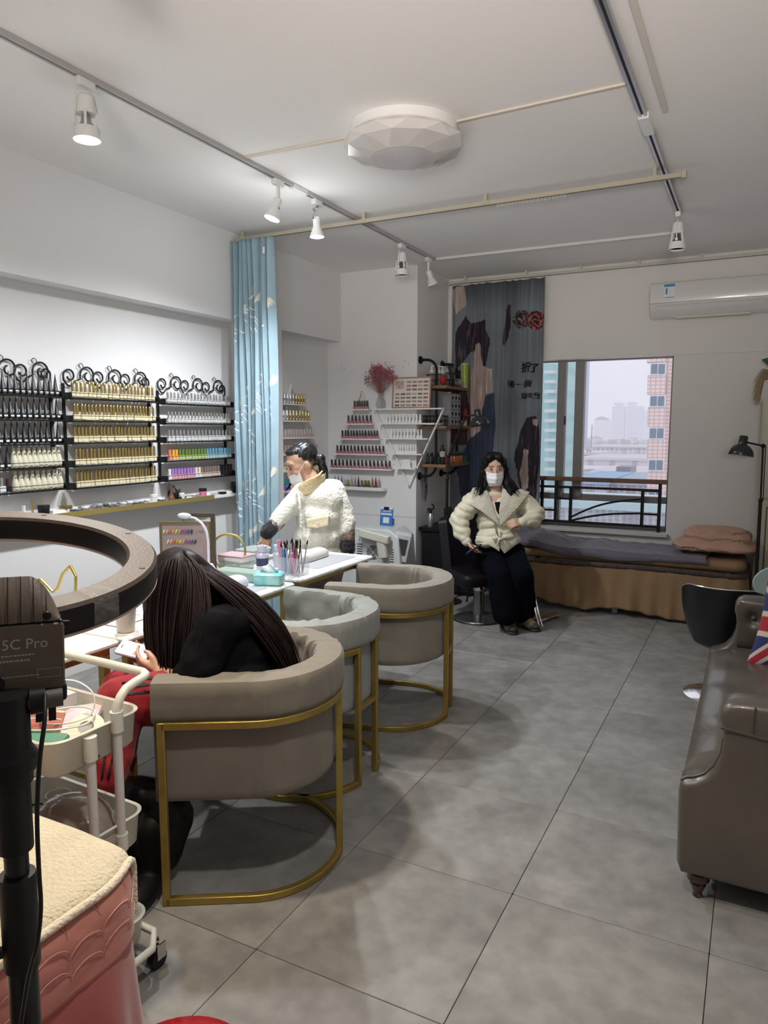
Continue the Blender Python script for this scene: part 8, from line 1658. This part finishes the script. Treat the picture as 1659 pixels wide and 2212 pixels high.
# red stool at the bottom edge
rs = thing('red_stool', 'glossy red round stool seat cut by the bottom edge of the picture', 'stool', (-0.832, 0.838, 0)); REDG = mat('glossy_red_vinyl', (0.36, 0.012, 0.018), 0.22, coat=0.4)
obj('seat', MB().lathe([(0.0001, 0.36), (0.13, 0.362), (0.148, 0.38), (0.150, 0.405), (0.135, 0.428), (0.09, 0.442), (0.0001, 0.448)], 44), REDG, rs, smooth=60)
obj('column', MB().lathe([(0.02, 0.03), (0.02, 0.36)], 16), CHROME, rs)
for k in range(5):
    a = 2*PI*k/5+0.3; m = MB(); m.cyl((0, 0, 0.05), (0.17*math.cos(a), 0.17*math.sin(a), 0.045), 0.012, n=8); lg_ = obj('leg', m, CHROME, rs); m = MB(); m.ball((0.17*math.cos(a), 0.17*math.sin(a), 0.0205), 0.020, 10); obj('caster', m, BLKPL, lg_)
# ---------------------------------------------------------------- ring light on its stand
rl = thing('ring_light', 'big dark bronze ring light with control box on a black stand in the foreground', 'ring light', (-0.655, 0.445, 0))
RO = rl.location.copy(); RC = Vector((-0.924, 0.604, 1.370))-RO; RN = Vector((0.1427, -0.0707, 0.9872)).normalized()
MR = Matrix.Translation(RC) @ RN.to_track_quat('Z', 'Y').to_matrix().to_4x4()
BRN = mat('bronze_hammered_plastic', (0.075, 0.052, 0.039), 0.48, 0.0, spec=0.3, bump=(320, 0.12), noise=(200, 0.15)); DK = mat('dark_side_plastic', (0.014, 0.012, 0.011), 0.5, spec=0.25)
m = MB(); ro, ri, th = 0.229, 0.190, 0.035
m.lathe([(ri, -th), (ro, -th), (ro+0.002, -th+0.004), (ro+0.001, -0.004), (ro-0.003, 0.0), (ri+0.003, 0.0), (ri-0.001, -0.004), (ri-0.002, -th+0.004), (ri, -th)], 120, 0, MR); rg = obj('ring_housing', m, [BRN], rl, smooth=32)
me = rg.data; me.materials.append(DK); Mi = MR.inverted()
for p in me.polygons:
    q = Mi @ p.center; p.material_index = 1 if q.z < -0.005 else 0
m = MB(); m.lathe([(ri+0.002, -th-0.005), (ro-0.001, -th-0.005), (ro+0.002, -th-0.0005), (ri, -th-0.0005), (ri+0.002, -th-0.005)], 120, 0, MR); obj('diffuser', m, mat('warm_white_diffuser', (0.55, 0.44, 0.38), 0.4), rg, smooth=40)
for a in lin(0, 2*PI, 9)[:-1]:
    m = MB(); m.lathe([(0.0001, 0.0008), (0.0042, 0.0008), (0.0042, -0.002)], 12, 0, MR @ Matrix.Translation(((ro-0.012)*math.cos(a+0.2), (ro-0.012)*math.sin(a+0.2), 0.0))); obj('screw', m, BLKPL, rg)
# clear tape wrapped on the right of the ring
tp_ = Mi @ (P(278, 1236, 0.86)-RO); ta = math.atan2(tp_.y, tp_.x)
m = MB(); rr = [(ri-0.001, -0.004), (ri+0.006, 0.0018), (ro-0.006, 0.0018), (ro+0.003, -0.006), (ro+0.0035, -th+0.002)]
vs = []; 
for j, a in enumerate(lin(ta-0.085, ta+0.085, 7)):
    for r, z in rr: vs.append(MR @ Vector((r*math.cos(a), r*math.sin(a), z+0.0007*math.sin(j*9+r*200))))
m.add(vs, [(j*5+k, (j+1)*5+k, (j+1)*5+k+1, j*5+k+1) for j in range(6) for k in range(4)]); obj('clear_tape', m, mat('glossy_clear_tape', (0.6, 0.6, 0.6), 0.04, alpha=0.16, spec=1.0, bump=(40, 0.9)), rg, smooth=60)
# control box facing the camera
bx = P(60, 1375, 0.735)-RO; zax = (CAM-(bx+RO)); zax.z = 0.10; zax.normalize(); xax = UPW.cross(zax).normalized(); yax = zax.cross(xax)
MX = Matrix(((xax.x, yax.x, zax.x, bx.x), (xax.y, yax.y, zax.y, bx.y), (xax.z, yax.z, zax.z, bx.z), (0, 0, 0, 1))) @ Matrix.Rotation(-0.035, 4, 'Z')
TAUP = mat('taupe_box_plastic', (0.115, 0.088, 0.064), 0.5, bump=(300, 0.08)); 
m = MB(); m.rbox((-0.062, -0.055, -0.045), (0.034, 0.012, 0.0), 0.004, 0, MX); cb_ = obj('control_box', m, TAUP, rl)
m = MB(); m.rbox((-0.062, -0.070, -0.050), (0.036, -0.052, -0.004), 0.004, 0, MX); obj('bottom_guard', m, BLKPL, cb_); m = MB(); m.rbox((-0.062, 0.010, -0.046), (0.032, 0.018, -0.006), 0.003, 0, MX); obj('gasket', m, BLKPL, cb_)  # dark strips modelled in place of the shade above and under the box
def hood(a, b):
    x = -0.064+0.096*a; y = 0.014+0.046*(1-max(0, (a-0.66)/0.34)**2.2)*b; rid = 0.0022*(1 if (a*8.2) % 1.0 < 0.62 else 0); z = -0.002-0.020*b*b+rid; return MX @ Vector((x, y, z))
m = MB(); m.grid(hood, 90, 12, thick=0.014); obj('ribbed_hood', m, TAUP, cb_, smooth=30)
m = MB(); m.lathe([(0.0001, 0.0022), (0.0035, 0.0018), (0.0045, 0.0)], 14, 0, MX @ Matrix.Translation((0.018, 0.020, 0.0008))); obj('screw', m, BLKPL, cb_)
INKG = mat('printed_light_grey', (0.42, 0.38, 0.34), 0.6)
for body, x, y, s in (('5C Pro', -0.024, -0.012, 0.0145), ('C E', -0.040, -0.034, 0.0075)): text_mesh('lettering', body, s, INKG, cb_, MX @ Matrix.Translation((x, y, 0.0004)), 0.0002)
rnd = random.Random(6); m = MB()
for (y, x0, x1, h) in ((-0.019, -0.028, 0.006, 0.0014), (-0.0245, -0.030, 0.000, 0.0018), (-0.040, -0.036, 0.010, 0.0012)):
    x = x0
    while x < x1: w = rnd.uniform(0.0012, 0.0032); m.box((x, y, 0.0002), (x+w, y+h, 0.0005), 0, MX); x += w+0.0009
m.box((0.008, -0.043, 0.0002), (0.030, -0.0426, 0.0005), 0, MX).box((0.008, -0.0345, 0.0002), (0.030, -0.0341, 0.0005), 0, MX).box((0.008, -0.043, 0.0002), (0.0084, -0.0341, 0.0005), 0, MX).box((0.0296, -0.043, 0.0002), (0.030, -0.0341, 0.0005), 0, MX); o = obj('fine_print', m, INKG, cb_, smooth=None); o['kind'] = 'stuff'
m = MB(); m.lathe([(0.0001, 0.006), (0.008, 0.005), (0.009, 0.0)], 16, 0, MX @ Matrix.Translation((-0.030, -0.046, 0.0))); obj('dial', m, BLKPL, cb_)
m = MB(); m.cyl(MX @ Vector((-0.04, 0.03, -0.03)), MX @ Vector((-0.06, 0.05, -0.12)), 0.012, n=12); obj('ring_arm', m, BLKPL, rl)
# head joint and stand
def pol(u, v): return P(u, v, 0.72)-RO
m = MB()
for k in range(5): m.box(((-0.030+k*0.012), -0.088, -0.012), (-0.030+k*0.012+0.007, -0.070, 0.0), 0, MX)
m.rbox((-0.045, -0.080, -0.05), (0.010, -0.070, -0.012), 0.006, 0, MX); obj('slotted_bracket', m, DK, rl)
ax = pol(26, 1700); X_, Y_ = ax.x, ax.y
def pole(z0, z1, r, nm, mm=BLKPL, n=24): o = obj(nm, MB().lathe([(r*0.98, z0), (r, z0+0.002), (r, z1-0.002), (r*0.98, z1)], n, 0, Matrix.Translation((X_, Y_, 0))), mm, rl); return o
PB = mat('satin_black_tube', (0.010, 0.010, 0.011), 0.3, 0.3)
zt_ = P(26, 1630, 0.72).z; pole(1.19, 1.28, 0.020, 'swivel_barrel'); pole(1.12, 1.19, 0.017, 'collar'); pole(0.55, 1.13, 0.0115, 'upper_tube', PB); pole(0.92, 0.955, 0.0165, 'lock_collar') if False else None
zc = P(30, 2010, 0.72).z; pole(zc-0.05, zc+0.05, 0.0175, 'lock_collar'); pole(0.12, zc-0.04, 0.0145, 'lower_tube', PB)
m = MB(); c = Vector((X_, Y_, zc-0.03)); m.cyl(c-xax*0.0, c-xax*0.035, 0.006, n=8); m.rbox((-0.052, -0.012, -0.018), (-0.030, 0.012, 0.018), 0.008, 0, frameM(c, xax, yax)); obj('lock_knob', m, BLKPL, rl)
m = MB(); c = Vector((X_, Y_, P(26, 1515, 0.72).z)); m.cyl(c, c+xax*0.050, 0.009, n=14); obj('side_knob_stem', m, mat('grey_rubber', (0.09, 0.085, 0.08), 0.5), rl); m = MB(); 
for k in range(4): pass
m.cyl(c+xax*0.02, c+xax*0.034, 0.013, n=16); obj('side_knob', m, BLKPL, rl)
m = MB(); m.lathe([(0.016, 0.0), (0.024, 0.006), (0.026, 0.020), (0.020, 0.030), (0.017, 0.034)], 12, 0, Matrix.Translation((X_, Y_, P(26, 1640, 0.72).z-0.015))); obj('wing_collar', m, BLKPL, rl)
for k in range(3):
    a = 0.9+2*PI*k/3; m = MB(); m.cyl((X_, Y_, 0.30), (X_+0.34*math.cos(a), Y_+0.34*math.sin(a), 0.012), 0.009, n=8); lg_ = obj('leg', m, PB, rl); m = MB(); m.ball((X_+0.34*math.cos(a), Y_+0.34*math.sin(a), 0.0135), 0.013, 8); obj('rubber_foot', m, BLKPL, lg_)
cv = catmull([P(u, v, D)-RO for u, v, D in ((97, 1500, 0.70), (96, 1560, 0.68), (86, 1640, 0.67), (80, 1760, 0.67), (84, 1880, 0.67), (88, 1960, 0.67), (80, 2040, 0.68), (60, 2120, 0.70), (40, 2250, 0.72))], 60)
m = MB(); m.tube(cv, 0.0021, 8); obj('power_cable', m, BLKPL, rl, smooth=60)
# ---------------------------------------------------------------- handbag and boots by the armchair
m = MB(); g = Vector((-1.80, 1.72, 0))
ell(m, g+Vector((0, 0, 0.12)), (0.13, 0.10, 0.12)); ell(m, g+Vector((0.05, 0.03, 0.20)), (0.10, 0.09, 0.13)); ell(m, g+Vector((-0.02, 0.0, 0.30)), (0.11, 0.07, 0.05))
o = fuse(m, 'black_handbag', mat('patent_black_leather', (0.004, 0.004, 0.005), 0.42, spec=0.22, bump=(9, 0.8)), None, 0.010, 2, disp=lambda c, n: 0.014*vnoise(c, 12)+0.006*vnoise(c, 28)); tag(o, 'slouched glossy black handbag on the floor between trolley and nearest armchair', 'bag')
m = MB(); b0 = Vector((-1.725, 1.66, 0)); M = hframe(b0, (0.35, -0.9, 0), UPW); mell(m, M, (0, 0.06, 0.04), (0.045, 0.11, 0.04)); capsule(m, M @ Vector((0, -0.02, 0.05)), M @ Vector((0, -0.03, 0.20)), 0.05, 0.055)
o = fuse(m, 'ankle_boot', mat('matt_black_boot', (0.004, 0.004, 0.004), 0.6, spec=0.2), None, 0.008, 2); tag(o, 'black ankle boot standing in front of the handbag', 'boot')
for k, f_ in enumerate(ft):
    m = MB(); M = hframe((f_.x, f_.y, 0), -RGT*0.8-AWY*0.2, UPW); shoe('sneaker', M, [mat('dark_sneaker', (0.03, 0.03, 0.03), 0.6), WCAP, WCAP], pC)
